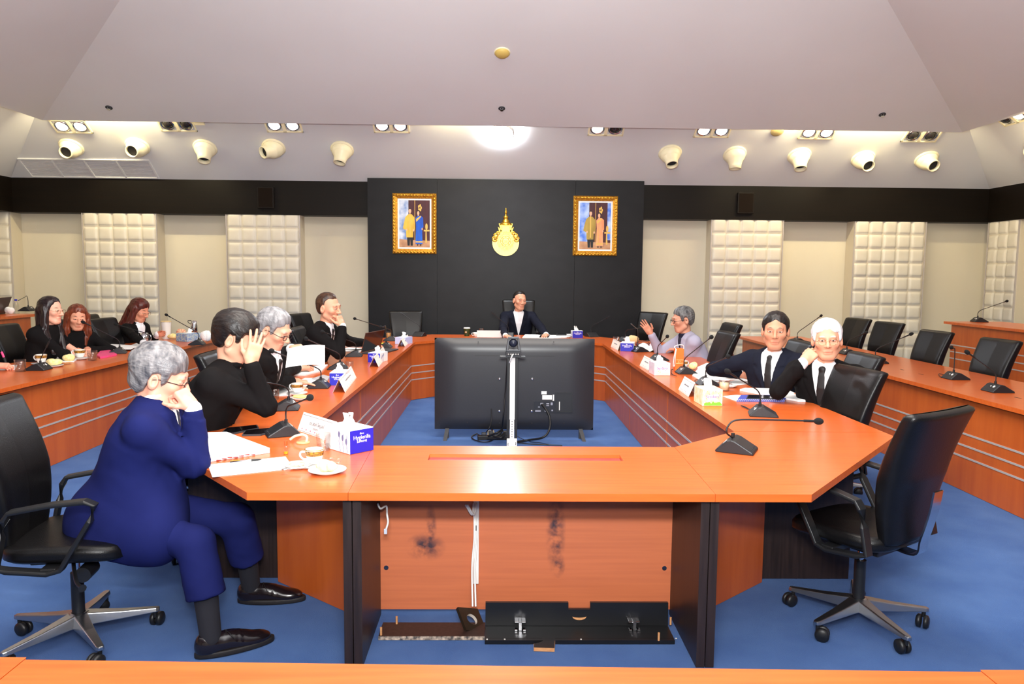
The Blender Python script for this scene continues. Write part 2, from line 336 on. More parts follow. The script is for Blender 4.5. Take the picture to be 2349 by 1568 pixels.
def spot_pair(px, py, lit, label, o=None, n=SN, x=SU, w_=0.125):
    o = on_soffit(px, py) if o is None else o
    t = thing('spotlight_pair', label, 'ceiling light', tuple(o), 0, 'twin spotlights along the soffit')
    b = frame_mb((0, 0, 0), n, x)
    for s in (-1, 1):
        c = s * w_
        for k in range(4):
            b.box(*[(c - w_, c + w_, -w_, -w_ + 0.022), (c - w_, c + w_, w_ - 0.022, w_), (c - w_, c - w_ + 0.022, -w_, w_), (c + w_ - 0.022, c + w_, -w_, w_)][k], 0, 0.016)
    b.build('frame', cream_metal, t)
    for s, on in zip((-1, 1), lit):
        c = frame_mb((0, 0, 0), n, x); c.M = c.M @ Matrix.Translation((s * w_, 0, 0)); c.lathe([(0.1, 0.0), (0.1, 0.012), (0.084, 0.02), (0.07, 0.004)], 24)
        lp = c.build('lamp_ring', chrome, t)
        c = frame_mb((0, 0, 0), n, x); c.M = c.M @ Matrix.Translation((s * w_, 0, 0)); c.lathe([(0.078, 0.004), (0.06, 0.03), (0.03, 0.045), (1e-4, 0.05)], 24)
        c.build('bulb', lamp_on if on else lamp_off, lp)
        if on:
            l = bpy.data.lights.new('halogen_beam', 'SPOT'); l.energy = 64; l.spot_size = math.radians(75); l.spot_blend = 0.8; l.color = (1, 0.85, 0.66); l.shadow_soft_size = 0.06
            lo = bpy.data.objects.new('halogen_beam', l); C.objects.link(lo); lo.location = o + n * 0.08 + Vector(x) * s * w_
            lo.rotation_euler = (n * 0.75 + Vector((0, 0, -1))).to_track_quat('-Z', 'Y').to_euler()
for x, y, lit, lab in ((163, 289, (1, 1), 'lit twin spotlight above the leftmost air jet'), (405, 285, (0, 0), 'unlit twin spotlight between the second and third air jets'),
                       (650, 287, (1, 1), 'lit twin spotlight above the fourth air jet from the left'), (897, 288, (1, 1), 'lit twin spotlight above the left picture of the black wall'),
                       (1391, 295, (1, 0), 'twin spotlight with only its left lamp lit, above the right picture'), (1635, 299, (1, 1), 'lit twin spotlight right of the half lit one'),
                       (1876, 303, (1, 1), 'lit twin spotlight beside the round cover on the right soffit'), (2115, 310, (0, 0), 'unlit twin spotlight in the right corner of the back soffit')):
    spot_pair(x, y, lit, lab)
spot_pair(0, 0, (0, 1), 'small twin spotlight on the side soffit at the right picture edge', Vector((XC + sx - 1.0, 9.6, ZT + 1.0 * 0.695)), nr, Vector((0, -1, 0)))
o = on_soffit(1152, 297) + SN * 0.05; t = thing('led_downlight', 'glaring white round ceiling lamp above the gold emblem', 'ceiling light', tuple(o))
b = frame_mb((0, 0, 0), SN); b.lathe([(0.17, 0), (0.17, 0.03), (0.15, 0.045), (0.145, 0.03)], 32); b.build('housing', white_plastic, t)
b = frame_mb((0, 0, 0), SN); b.lathe([(0.148, 0.03), (0.1, 0.06), (1e-4, 0.07)], 32); b.build('diffuser', led_on, t)
for x, y, r, lab, h in ((1152, 120, 0.085, 'round yellowed smoke detector high on the vaulted ceiling', 0.05), ):
    o = on_vault(x, y); n = Vector((0, -0.385, -1)).normalized(); t = thing('smoke_detector', lab, 'smoke detector', tuple(o))
    b = frame_mb((0, 0, 0), n); b.lathe([(r, 0), (r, h * 0.4), (r * 0.8, h * 0.75), (r * 0.45, h), (1e-4, h)], 28); b.build('cover', mat('aged_yellow_plastic', (206, 178, 96), 0.5), t)
    b = frame_mb((0, 0, 0), n); b.lathe([(r * 1.1, 0), (r * 1.1, 0.008), (r, 0.012)], 28); b.build('base_ring', cream_metal, t)
for x, y, lab in ((250, 246, 'small round sprinkler in the ceiling above the left spotlights'), (1151, 248, 'small round sprinkler in the ceiling above the glaring lamp'), (2024, 262, 'small round sprinkler in the ceiling above the right corner spotlights')):
    o = on_vault(x, y); n = Vector((0, -0.385, -1)).normalized(); t = thing('ceiling_sprinkler', lab, 'sprinkler', tuple(o), 0, 'ceiling sprinklers')
    b = frame_mb((0, 0, 0), n); b.lathe([(0.042, 0.0), (0.045, 0.008), (0.034, 0.016), (0.02, 0.006)], 24); b.build('escutcheon', dark_grey_plastic, t)
    b = frame_mb((0, 0, 0), n); b.cyl(0.012, 0, 0.03, 12); b.cyl(0.022, 0.03, 0.034, 12); b.build('spray_head', chrome, t)
o = on_soffit(457, 280); b = frame_mb(o, SN); b.box(-0.07, 0.07, -0.04, 0.04, 0, 0.02); tag(b.build('soffit_cover_plate', cream_metal, None, 0.004), 'small cream rectangular cover plate by the unlit left spotlights', 'cover plate')
o = on_soffit(1783, 300); b = frame_mb(o, SN); b.lathe([(0.09, 0), (0.09, 0.015), (0.06, 0.03), (1e-4, 0.03)], 28); tag(b.build('round_cover', mat('aged_cream', (196, 176, 120), 0.5), None), 'round yellowish cover on the soffit among the right spotlights', 'cover plate')
# return air grille, upper left
p = [on_soffit(*q) for q in ((50, 366), (345, 366), (357, 404), (82, 404))]
t = thing('air_grille', 'wide white louvred air grille of four panels under the left air jets', 'air grille', tuple((p[0] + p[2]) / 2))
c0 = (p[0] + p[2]) / 2; W = (p[1] - p[0]).length / 2; Hh = abs((p[3] - p[0]).dot(SV)) / 2
b = frame_mb((0, 0, 0), SN)
for k in range(5): x = -W + 2 * W * k / 4; b.box(x - 0.012, x + 0.012, -Hh, Hh, 0, 0.02)
b.box(-W - 0.012, W + 0.012, -Hh - 0.02, -Hh, 0, 0.02); b.box(-W - 0.012, W + 0.012, Hh, Hh + 0.02, 0, 0.02); b.build('frame', soffit_white, t)
for k in range(4):
    b = frame_mb((0, 0, 0), SN); x0 = -W + 2 * W * k / 4 + 0.014
    for i in range(12): y = -Hh + 2 * Hh * (i + 0.2) / 12; b.box(x0, x0 + W / 2 - 0.03, y, y + 2 * Hh / 12 * 0.72, 0.002, 0.010)
    b.build('louvre_panel', mat('louvre_white', (206, 204, 206), 0.7), t)
# flush loudspeakers in the fascia
for x0, x1, lab in ((-3.655, -3.405, 'dark flush loudspeaker in the black fascia left of the black wall'), (3.65, 3.905, 'dark flush loudspeaker in the black fascia right of the black wall')):
    t = thing('wall_loudspeaker', lab, 'loudspeaker', ((x0 + x1) / 2, 11.449, 2.74), 0, 'fascia loudspeakers'); w_ = (x1 - x0) / 2
    b = MB(); b.box(-w_, w_, -0.05, 0, -0.16, 0.16); b.build('casing', mat('speaker_casing', (22, 16, 12), 0.6, spec=0.2), t, 0.008)
    b = MB(); b.box(-w_ + 0.02, w_ - 0.02, -0.054, -0.05, -0.14, 0.14); b.build('cloth_front', mat('speaker_cloth', (27, 20, 15), 0.9, spec=0.1, bump=(300, 0.5)), t)
# ---------------------------------------------------------------- the ring of desks
TT, TH = 0.75, 0.032
def desk(label, top, loc, panel=None, strips=True, dark=(), group=None, cat='desk', name='conference_desk', hole=None, ztop=TT, zf=0.0, back=None, parts=()):
    """top = outline; panel = (p0, p1): front veneer panel line; dark = wenge leg boards; all in room coordinates"""
    t = thing(name, label, cat, (loc[0], loc[1], zf), 0, group); L = Vector((loc[0], loc[1], zf))
    b = MB(); b.M = Matrix.Translation(-L)
    if hole:
        x0, x1, y0, y1 = hole; X = [p[0] for p in top]; Y = [p[1] for p in top]
        a, c, d_, e = min(X), max(X), min(Y), max(Y)
        # outline is a trapezoid: near edge d_, far edge e
        def xl(y): return top[0][0] + (top[3][0] - top[0][0]) * (y - d_) / (e - d_)
        def xr(y): return top[1][0] + (top[2][0] - top[1][0]) * (y - d_) / (e - d_)
        for poly in ([(xl(d_), d_), (xr(d_), d_), (xr(y0), y0), (xl(y0), y0)], [(xl(y1), y1), (xr(y1), y1), (xr(e), e), (xl(e), e)], [(xl(y0), y0), (x0, y0), (x0, y1), (xl(y1), y1)], [(x1, y0), (xr(y0), y0), (xr(y1), y1), (x1, y1)]):
            b.prism(poly, ztop - TH, ztop)
        b.build('top', wood_top, t)
        b = MB(); b.M = Matrix.Translation(-L); b.box(x0 + 0.001, x1 - 0.001, y0 + 0.001, y1 - 0.001, ztop - 0.03, ztop - 0.016)
        b.build('recess_tray', red_recess, t)
    else:
        b.prism(top, ztop - TH, ztop); b.build('top', wood_top, t, 0.003)
    for (p0, p1) in ([panel] if panel and not isinstance(panel, list) else (panel or [])):
        p0, p1 = Vector((*p0, 0)), Vector((*p1, 0)); u = (p1 - p0); ln = u.length; u.normalize(); n = Vector((u.y, -u.x, 0))   # n = outward, towards the viewer of the panel
        b = MB(); b.frame(p0 - L, u, -n, Vector((0, 0, 1))); b.box(0, ln, 0, 0.025, zf + 0.003, ztop - TH); b.build('front_panel', wood_panel, t)
        if strips:
            for z in (0.44, 0.35, 0.262):
                b = MB(); b.frame(p0 - L, u, -n, Vector((0, 0, 1))); b.box(0.0, ln, -0.004, 0.0, zf + z - 0.007, zf + z + 0.007); b.build('metal_strip', steel_strip, t)
    for (x0, x1, y0, y1) in dark:
        b = MB(); b.M = Matrix.Translation(-L); b.box(x0, x1, y0, y1, zf + 0.002, ztop - TH); b.build('side_board', dark_wood, t)
    return t
XI, XO = 1.197, 2.065                  # inner and outer half widths about XC
def mx(poly): return [(2 * XC - x + 0.055, y) for x, y in poly][::-1]
XM = XC + 0.0275
GRP = 'inner ring of conference desks'
# near centre desk
t = desk('wide near desk with a long red recess in its top and an open underside', [(-0.590, 2.886), (0.876, 2.886), (0.905, 3.70), (-0.625, 3.70)], (0.14, 3.29), None, False, [(-0.582, -0.547, 2.925, 3.41), (0.832, 0.867, 2.925, 3.41)], GRP, hole=(-0.326, 0.596, 3.412, 3.528))
b = MB(); b.box(-0.69, 0.695, 0.11, 0.132, 0.03, TT - TH); 
bb = b.build('back_board', wood_board, t)
st = bb.data.materials[0] = wood_board.copy(); nt = st.node_tree; bs = nt.nodes['Principled BSDF']; src = bs.inputs['Base Color'].links[0].from_socket   # grimy patches where shoes and bags have rubbed
tc = nt.nodes.new('ShaderNodeTexCoord'); acc = None
for (sx_, sz_, rx, rz) in ((-0.475, 0.335, 0.10, 0.075), (-0.45, 0.42, 0.03, 0.13), (0.14, 0.41, 0.05, 0.23), (0.155, 0.25, 0.035, 0.07), (-0.13, 0.66, 0.03, 0.02)):
    mp = nt.nodes.new('ShaderNodeMapping'); mp.inputs['Location'].default_value = (-sx_ / rx, 0, -sz_ / rz); mp.inputs['Scale'].default_value = (1 / rx, 0, 1 / rz)
    ln_ = nt.nodes.new('ShaderNodeVectorMath'); ln_.operation = 'LENGTH'; nt.links.new(tc.outputs['Object'], mp.inputs['Vector']); nt.links.new(mp.outputs['Vector'], ln_.inputs[0])
    mr = nt.nodes.new('ShaderNodeMapRange'); mr.inputs[1].default_value = 1.0; mr.inputs[2].default_value = 0.3; nt.links.new(ln_.outputs['Value'], mr.inputs[0])
    if acc is None: acc = mr.outputs[0]
    else:
        mm = nt.nodes.new('ShaderNodeMath'); mm.operation = 'MAXIMUM'; nt.links.new(acc, mm.inputs[0]); nt.links.new(mr.outputs[0], mm.inputs[1]); acc = mm.outputs[0]
nz = nt.nodes.new('ShaderNodeTexNoise'); nz.inputs['Scale'].default_value = 22; nz.inputs['Detail'].default_value = 6; nt.links.new(tc.outputs['Object'], nz.inputs['Vector'])
m1 = nt.nodes.new('ShaderNodeMapRange'); m1.inputs[1].default_value = 0.36; m1.inputs[2].default_value = 0.62; nt.links.new(nz.outputs['Fac'], m1.inputs[0])
m2 = nt.nodes.new('ShaderNodeMath'); m2.operation = 'MULTIPLY'; nt.links.new(acc, m2.inputs[0]); nt.links.new(m1.outputs[0], m2.inputs[1])
mix = nt.nodes.new('ShaderNodeMix'); mix.data_type = 'RGBA'; nt.links.new(m2.outputs[0], mix.inputs[0]); nt.links.new(src, mix.inputs[6]); mix.inputs[7].default_value = lin((62, 44, 50)); nt.links.new(mix.outputs[2], bs.inputs['Base Color'])
for x in (-0.66, 0.66):
    b = MB(); b.at((x, 0.109, 0.235), 0, PI / 2); b.cyl(0.011, 0, 0.003, 16); b.build('cam_cap', chrome, t)
# corner desks
rc = [(0.8775, 2.886), (1.266, 2.886), (2.19, 3.98), (2.19, 4.085), (1.333, 4.085), (0.9065, 3.70)]
lc = [(-0.5915 if abs(x + 0.6025) < 0.002 else (-0.6265 if abs(x + 0.6315) < 0.002 else x), y) for x, y in mx(rc)]
desk('near right corner desk with one microphone and no papers', rc, (1.5, 3.5), ((1.397, 3.80), (0.91, 3.385)), False, [(0.871, 0.906, 2.925, 3.43)], GRP)
desk('near left corner desk where the man in navy rests his elbow', lc, (-1.3, 3.5), ((-0.625, 3.385), (-1.13, 3.80)), False, [(-0.621, -0.586, 2.925, 3.43)], GRP)
# side desks, inner veneer panels towards the centre
cuts = [4.09, 5.9, 7.6, 9.42]
ll = ['left side desk in front of the man who holds his forehead', 'left side desk in front of the grey-haired man who writes', 'left side desk carrying the open laptop']
lr = ['right side desk in front of the two men in black ties', 'right side desk carrying the orange carrier', 'right side desk in front of the man in the grey blazer']
for k in range(3):
    y0, y1 = cuts[k] + 0.001, cuts[k + 1] - 0.001
    yo = y1 if k < 2 else 9.6
    topL = [(XC - XO + 0.02, y0), (-1.06, y0), (-1.06, y1), (XC - XO + 0.02, yo)]; topR = [(1.335, y0), (2.19, y0), (2.19, yo), (1.335, y1)]
    ya = y0 + 0.02 if k else y0 - 0.26
    dk = [(-1.62, -1.14, 3.83, 3.86)] if k == 0 else []
    desk(ll[k], topL, (-1.5, (y0 + y1) / 2), ((-1.105, ya), (-1.105, y1)), True, dk, GRP)
    dk = [(1.41, 1.90, 3.83, 3.86)] if k == 0 else []
    desk(lr[k], topR, (1.76, (y0 + y1) / 2), ((1.38, y1), (1.38, ya)), True, dk, GRP)
# far corner and head desks
hl = [(-1.06, 9.421), (-0.70, 9.80), (-0.70, 10.64), (-0.95, 10.64), (XC - XO + 0.02, 9.602)]
hr = [(2 * XM - x, y) for x, y in hl][::-1]
desk('far left corner desk below the empty chair', hl, (-1.2, 9.9), ((-1.105, 9.42), (-0.70, 9.85)), True, [], GRP)
desk('far right corner desk beside the drinking glass', hr, (1.5, 9.9), ((2 * XM + 0.70, 9.85), (2 * XM + 1.105, 9.42)), True, [], GRP)
desk('head desk of the chairman below the gold emblem', [(-0.698, 9.80), (2 * XM + 0.698, 9.80), (2 * XM + 0.698, 10.64), (-0.698, 10.64)], (XM, 10.2), ((-0.698, 9.85), (2 * XM + 0.698, 9.85)), True, [], GRP)
# outer rows
desk('long left outer desk where the women sit', [(-4.55, 2.6), (-3.64, 2.6), (-3.64, 9.85), (-4.55, 9.85)], (-4.1, 6.0), ((-3.70, 2.65), (-3.70, 9.8)), True, [(-4.5, -3.75, 9.76, 9.79)], 'outer rows of desks')
desk('long right outer desk with four empty chairs behind it', [(3.51, 2.6), (4.45, 2.6), (4.45, 10.75), (3.51, 10.75)], (4.0, 6.0), ((3.57, 10.7), (3.57, 2.65)), True, [(3.6, 4.4, 10.66, 10.69)], 'outer rows of desks')
# raised back rows on their platforms
for sgn, lab in ((-1, 'left'), (1, 'right')):
    a = 6.0 if sgn > 0 else -6.05
    b = MB(); b.box(min(a - sgn * 0.12, XC + sgn * HW), max(a - sgn * 0.12, XC + sgn * HW), -2.9, 10.6, 0.0, 0.3); o = b.build('floor_platform_' + lab, carpet); struct(o)
    y1 = 9.85 if sgn > 0 else 9.86
    top = [(a, 4.0), (a + sgn * 0.8, 4.0), (a + sgn * 0.8, y1), (a, y1)]
    f0, f1 = ((a + 0.05, y1 - 0.1), (a + 0.05, 4.05)) if sgn > 0 else ((a - 0.05, 4.05), (a - 0.05, y1 - 0.1))
    desk('raised back row desk at the %s, a step above the outer row' % lab, top, (a + sgn * 0.4, 7), (f0, f1), True, [], 'raised back rows', ztop=1.045, zf=0.301)
# the desk the photograph is taken across
desk('nearest desk whose edge runs along the bottom of the picture', [(-1.055, 0.85), (1.08, 0.80), (1.08, 1.553), (-1.055, 1.608)], (0, 1.2), None, False, [(-1.0, -0.96, 0.9, 1.5), (1.0, 1.04, 0.9, 1.45)], 'desks along the bottom of the picture')
desk('desk corner piece at the bottom left of the picture', [(-1.058, 1.618), (-1.058, 0.85), (-1.8, 0.75), (-1.9, 1.63)], (-1.4, 1.2), None, False, [(-1.8, -1.76, 0.85, 1.5)], 'desks along the bottom of the picture')
desk('desk corner piece at the bottom right of the picture', [(1.083, 0.80), (1.083, 1.562), (1.9, 1.555), (1.8, 0.75)], (1.4, 1.2), None, False, [(1.74, 1.78, 0.85, 1.45)], 'desks along the bottom of the picture')
# ---------------------------------------------------------------- swivel chairs: seat faces +x
def make_chair(label, loc, rz, group='black leather swivel chairs', lift=0.0):
    t = thing('swivel_chair', label, 'chair', loc, rz, group)
    # seat cushion with waterfall front
    b = MB()
    def seat(u, v):
        a = 2 * PI * u; c, s_ = math.cos(a), math.sin(a)
        e = 0.5
        x = 0.245 * math.copysign(abs(c) ** e, c); y = 0.245 * math.copysign(abs(s_) ** e, s_)
        k = [(0.0, 0.44), (0.93, 0.438), (1.0, 0.452), (1.0, 0.485), (0.95, 0.5), (0.5, 0.497), (0.0, 0.492)]
        i = min(int(v * 6 + 1e-6), 5); f = v * 6 - i; r = k[i][0] + (k[i + 1][0] - k[i][0]) * f; z = k[i][1] + (k[i + 1][1] - k[i][1]) * f
        return (x * r + 0.02, y * r, z - 0.025 * max(0, x * r / 0.245) ** 3)
    b.grid(seat, 40, 18); b.build('seat', leather, t)
    # backrest: thick padded slab, tapering to the bottom, gently curved
    b = MB()
    def back(u, v):
        a = 2 * PI * u; c, s_ = math.cos(a), math.sin(a); e = 0.28
        h = v; z = 0.475 + 0.585 * min(1, max(0, (h - 0.04) / 0.92)); q = (z - 0.475) / 0.585
        hw = 0.205 + 0.04 * q - 0.03 * (1 - q) ** 3; th = 0.03 + 0.018 * (1 - abs(2 * q - 1)) + 0.012 * q
        xo = -0.2 - 0.118 * q ** 1.25 + 0.035 * math.sin(PI * q)
        f = 1.0
        if h < 0.04: f = max(0.02, (h / 0.04)) ** 0.5
        if h > 0.96: f = max(0.02, ((1 - h) / 0.04)) ** 0.5
        yy = hw * math.copysign(abs(s_) ** e, s_) * (0.9 + 0.1 * f); xx = th * math.copysign(abs(c) ** 0.6, c) * f
        return (xo + xx - 0.02 * (1 - (yy / hw) ** 2), yy, z + (0.012 if h > 0.96 else 0) * (1 - f))
    b.grid(back, 48, 40); b.build('backrest', leather, t)
    b = MB(); b.tube(spline([(-0.12, 0, 0.43), (-0.26, 0, 0.425), (-0.285, 0, 0.5), (-0.315, 0, 0.62), (-0.33, 0, 0.72)], 6), 1.0, sect=[(-0.004, -0.035), (0.004, -0.035), (0.004, 0.035), (-0.004, 0.035)], up=(0, 1, 0))
    b.build('back_bracket', chrome, t)
    for s in (-1, 1):
        b = MB(); y = 0.262 * s
        pts = [(-0.19, y, 0.445), (-0.165, y, 0.56), (-0.15, y, 0.635), (-0.13, y, 0.665), (0.02, y, 0.69), (0.15, y, 0.7), (0.185, y, 0.685), (0.165, y, 0.62), (0.07, y, 0.46), (0.05, y, 0.425), (0.0, y, 0.412), (-0.15, y, 0.43)]
        b.tube(pts, 1.0, closed=True, sect=[(-0.022, -0.009), (0.022, -0.009), (0.025, 0), (0.022, 0.009), (-0.022, 0.009), (-0.025, 0)], up=(0.3, 0, 1))
        b.build('armrest', black_plastic, t, 0.003)
    b = MB(); b.box(-0.14, 0.12, -0.1, 0.1, 0.385, 0.44); b.box(-0.03, 0.03, -0.27, 0.27, 0.405, 0.43); b.at((0.09, -0.12, 0.36), 0, PI / 2); b.cyl(0.032, -0.05, 0.05, 16); b.build('tilt_mechanism', black_plastic, t, 0.004)
    b = MB(); b.tube(spline([(0.02, -0.08, 0.40), (0.06, -0.17, 0.375), (0.1, -0.25, 0.36), (0.14, -0.3, 0.357)], 5), [0.008] * 15 + [0.016], n=8); b.build('lever', black_plastic, t)
    b = MB(); b.cyl(0.014, 0.28, 0.4, 16); b.build('piston', chrome, t); b = MB(); b.cyl(0.026, 0.11, 0.31, 20); b.build('gas_lift', black_plastic, t)
    b = MB(); b.lathe([(0.03, 0.075), (0.05, 0.085), (0.045, 0.125), (0.028, 0.13)], 24); b.build('base_hub', alu, t)
    for k in range(5):
        a = 2 * PI * k / 5 + 0.3; u = Vector((math.cos(a), math.sin(a), 0)); n = Vector((-u.y, u.x, 0))
        b = MB(); b.frame((0, 0, 0), u, n, Vector((0, 0, 1)))
        v = []
        for x, hw, z0_, z1_ in ((0.03, 0.036, 0.075, 0.128), (0.16, 0.026, 0.074, 0.108), (0.305, 0.018, 0.073, 0.092), (0.32, 0.012, 0.073, 0.09)): v += [(x, -hw, z0_), (x, hw, z0_), (x, hw * 0.75, z1_), (x, -hw * 0.75, z1_)]
        fs = [(0, 1, 2, 3), (15, 14, 13, 12)] + [(4 * i + j, 4 * i + 4 + j, 4 * i + 4 + (j + 1) % 4, 4 * i + (j + 1) % 4) for i in range(3) for j in range(4)]
        b.add(v, fs); lg = b.build('base_leg', alu, t, 0.004)
        b = MB(); p = u * 0.3; q = Vector((math.cos(a + 1.1 + k), math.sin(a + 1.1 + k), 0)); pr = Vector((-q.y, q.x, 0)); cpos = p + q * 0.02
        for s in (-1, 1):
            b.frame(cpos + Vector((0, 0, 0.031)) + pr * s * 0.006, q, Vector((0, 0, 1)), pr * s); b.lathe([(1e-4, 0.022), (0.022, 0.021), (0.031, 0.014), (0.031, 0.0), (0.02, 0.0)], 20)
        b.frame(p, (1, 0, 0), (0, 1, 0), (0, 0, 1)); b.cyl(0.009, 0.045, 0.078, 10); b.build('caster', black_plastic, lg)
    return t
chair0 = make_chair('black swivel chair under the man in the navy suit', (-1.83, 3.16, 0), math.radians(8))
def chair(label, x, y, deg, z=0.0): return dup(chair0, (x, y, z), math.radians(deg), label)
chair('large black swivel chair at the near right corner desk, seen from behind', 1.70, 3.32, 122)
def chair_back(label, px, Y, deg, z=0.0):
    """px, Y: where the middle of the chair's back stands"""
    p = PY(px, 760, Y); a = math.radians(deg); return chair(label, p.x + 0.3 * math.cos(a), Y + 0.3 * math.sin(a), deg, z)
chair_back('empty black chair between the white-haired man and the big near chair', 1972, 4.72, 190, -0.03)
chair_back('black chair of the white-haired man with glasses', 1985, 5.5, 180, -0.02)
chair_back('black chair of the dark-haired man who faces the viewer', 1838, 6.35, 182)
chair_back('nearer of the two empty black chairs between the grey blazer and the dark-haired man', 1668, 7.35, 184)
chair_back('farther of the two empty black chairs between the grey blazer and the dark-haired man', 1676, 8.35, 184, 0.02)
chair_back('empty black chair at the far right corner beside the raised hand', 1497, 10.75, 222, 0.02)
chair_back('empty black chair facing the room at the far left corner', 931, 10.9, -78)
chair_back('dark high chair of the chairman below the gold emblem', 1189, 11.12, -90, 0.17)
chair_back('black chair of the balding man with the laptop', 682, 7.5, 0)
chair_back('far black chair past the grey-haired man who writes, before the quilted pad', 688, 10.0, -20)
chair('black chair of the grey-haired man who writes', -1.66, 5.12, 0)
chair('black chair of the man who holds his forehead', -1.60, 4.25, 3)
for lab, px, Y, deg in (('farthest of the four empty chairs in the right outer row', 1966, 9.95, 192), ('second farthest of the four empty chairs in the right outer row', 2038, 9.15, 192), ('third of the four empty chairs in the right outer row, before the raised desk', 2146, 7.7, 186), ('nearest of the four empty chairs in the right outer row, at the picture edge', 2294, 6.7, 184)):
    chair_back(lab, px, Y, deg)
chair_back('empty black chair between the woman with brown hair and the woman with auburn hair', 236, 8.65, -8)
chair_back('black chair of the woman in profile, its back at the left picture edge', 10, 7.55, 2)
chair('black chair of the woman with brown hair', -4.56, 8.3, 2)
chair('black chair of the woman with auburn hair', -4.82, 9.32, 0)
# ---------------------------------------------------------------- gooseneck microphones
def mic(label, base, head, rz, up=0.06, shape=None, group='gooseneck conference microphones', sc=1.0, headball=True, bend=0.5):
    """base: point on the desk; head: where the foam ends; rz: the way the sloping button face looks"""
    base = Vector(base); t = thing('gooseneck_microphone', label, 'microphone', tuple(base), rz, group)
    inv = Matrix.Rotation(-rz, 3, 'Z')
    b = MB(); s = sc
    # wedge: button face sloping to +x, steep back at -x
    prof = [(-0.085, 0.0), (-0.088, 0.008), (-0.035, 0.058), (-0.015, 0.063), (0.005, 0.058), (0.085, 0.012), (0.088, 0.0)]
    v = []
    for y, k in ((-0.075, 0.97), (-0.07, 1.0), (0.07, 1.0), (0.075, 0.97)): v += [(x * s * k, y * s, z * s * k) for x, z in prof]
    n = len(prof); fs = [tuple(range(n)), tuple(range(3 * n, 4 * n))[::-1]] + [(j * n + i, j * n + n + i, j * n + n + (i + 1) % n, j * n + (i + 1) % n) for j in range(3) for i in range(n)]
    b.add(v, fs); b.build('base', mic_black, t, 0.004)
    b = MB()
    for k in range(4): y = (-0.045 + 0.03 * k) * s; b.frame((0.074 * s, y, 0.0195 * s), (0.86, 0, -0.5), (0, 1, 0), (0.5, 0, 0.86)); b.cyl(0.004 * s, 0, 0.0016, 10)
    b.build('push_button', dark_grey_plastic, t)
    b = MB(); b.frame((-0.05 * s, -0.03 * s, 0.044 * s), (0.72, 0, 0.69), (0, 1, 0), (-0.69, 0, 0.72)); b.cyl(0.011 * s, 0, 0.001, 16); b.box(-0.004 * s, 0.004 * s, 0.03 * s, 0.04 * s, 0, 0.0012); b.build('badge', white_plastic, t)
    h = inv @ (Vector(head) - base); p0 = Vector((-0.02 * s, 0, 0.06 * s))
    hv = h - p0; flat = Vector((hv.x, hv.y, 0))
    if shape is None:
        p1 = p0 + Vector((0, 0, up)); p2 = p1 + Vector((0, 0, up * 0.6)) + flat * 0.06 + Vector((0, 0, hv.z * 0.05)); pts = [p0, p1]
        knee = p0 + Vector((0, 0, up * 1.7)) + flat * 0.1; pts = [p0, p0 + Vector((0, 0, up)), knee] + [knee + (h - knee) * q for q in (0.25, 0.5, 0.75, 0.93)]
    else: pts = [p0] + [inv @ (Vector(q) - base) for q in shape] + [h]
    pts = spline(pts, 8); b = MB(); b.tube(pts, 0.0042 * max(1, s), 8); b.build('gooseneck', mic_black, t)
    b = MB(); b.cyl(0.009 * s, 0.058 * s, 0.085 * s, 12); b.M = Matrix.Translation((-0.02 * s, 0, 0)); b.v = []; b.f = []; b.m = []; b.s = []; b.cyl(0.009 * s, 0.05 * s, 0.082 * s, 12); b.build('collar', black_plastic, t)
    d = (pts[-1] - pts[-4]).normalized()
    b = frame_mb(pts[-1] - d * 0.035, d, (0, 0, 1) if abs(d.z) < 0.9 else (1, 0, 0)); b.cyl(0.0065, -0.05, 0.01, 12); cap = b.build('capsule', black_plastic, t)
    b = frame_mb(pts[-1] - d * 0.025, d, (0, 0, 1) if abs(d.z) < 0.9 else (1, 0, 0))
    if headball: b.ball((0, 0, 0.012), (0.017, 0.017, 0.024), 16, 10); b.build('foam_windscreen', foam, t)
    return t
MQ = []
def m(label, bx, by, hx, hy, rz, z=TT, Y=None, X=None, **k):
    b = P(bx, by, z)
    h = PY(hx, hy, Y) if Y is not None else PY(hx, hy, b.y)
    return mic(label, b, h, math.radians(rz), **k)
# left side of the ring: button faces look to the sitters at -x
m('near left microphone beside the papers of the man in navy, its head bent right', 648, 996, 717, 909, 205, Y=3.42)
m('microphone in front of the man in navy pointing left at his head', 655, 938, 478, 851, 190, Y=4.02)
m('microphone beside the wristwatch of the man who holds his forehead', 730, 888, 612, 800, 185, Y=4.75)
m('microphone behind the blue box, in front of the grey-haired man who writes', 775, 846, 694, 773, 185, Y=5.75)
m('microphone before the white sheets left of the laptop', 812, 817, 732, 758, 185, Y=6.6)
m('upright microphone right of the laptop lid', 882, 797, 872, 750, 180, Y=7.25, up=0.12)
m('microphone whose foam head points at the balding man', 895, 781, 806, 728, 185, Y=8.2)
m('microphone before the empty far left chair', 962, 771, 915, 714, 250, Y=10.3, headball=False)
m('microphone before the chairman', 1166, 772, 1123, 711, 265, Y=10.3, headball=False)
m('microphone right of the small blue tissue box on the head desk', 1357, 772, 1403, 723, -70, Y=10.3, headball=False)
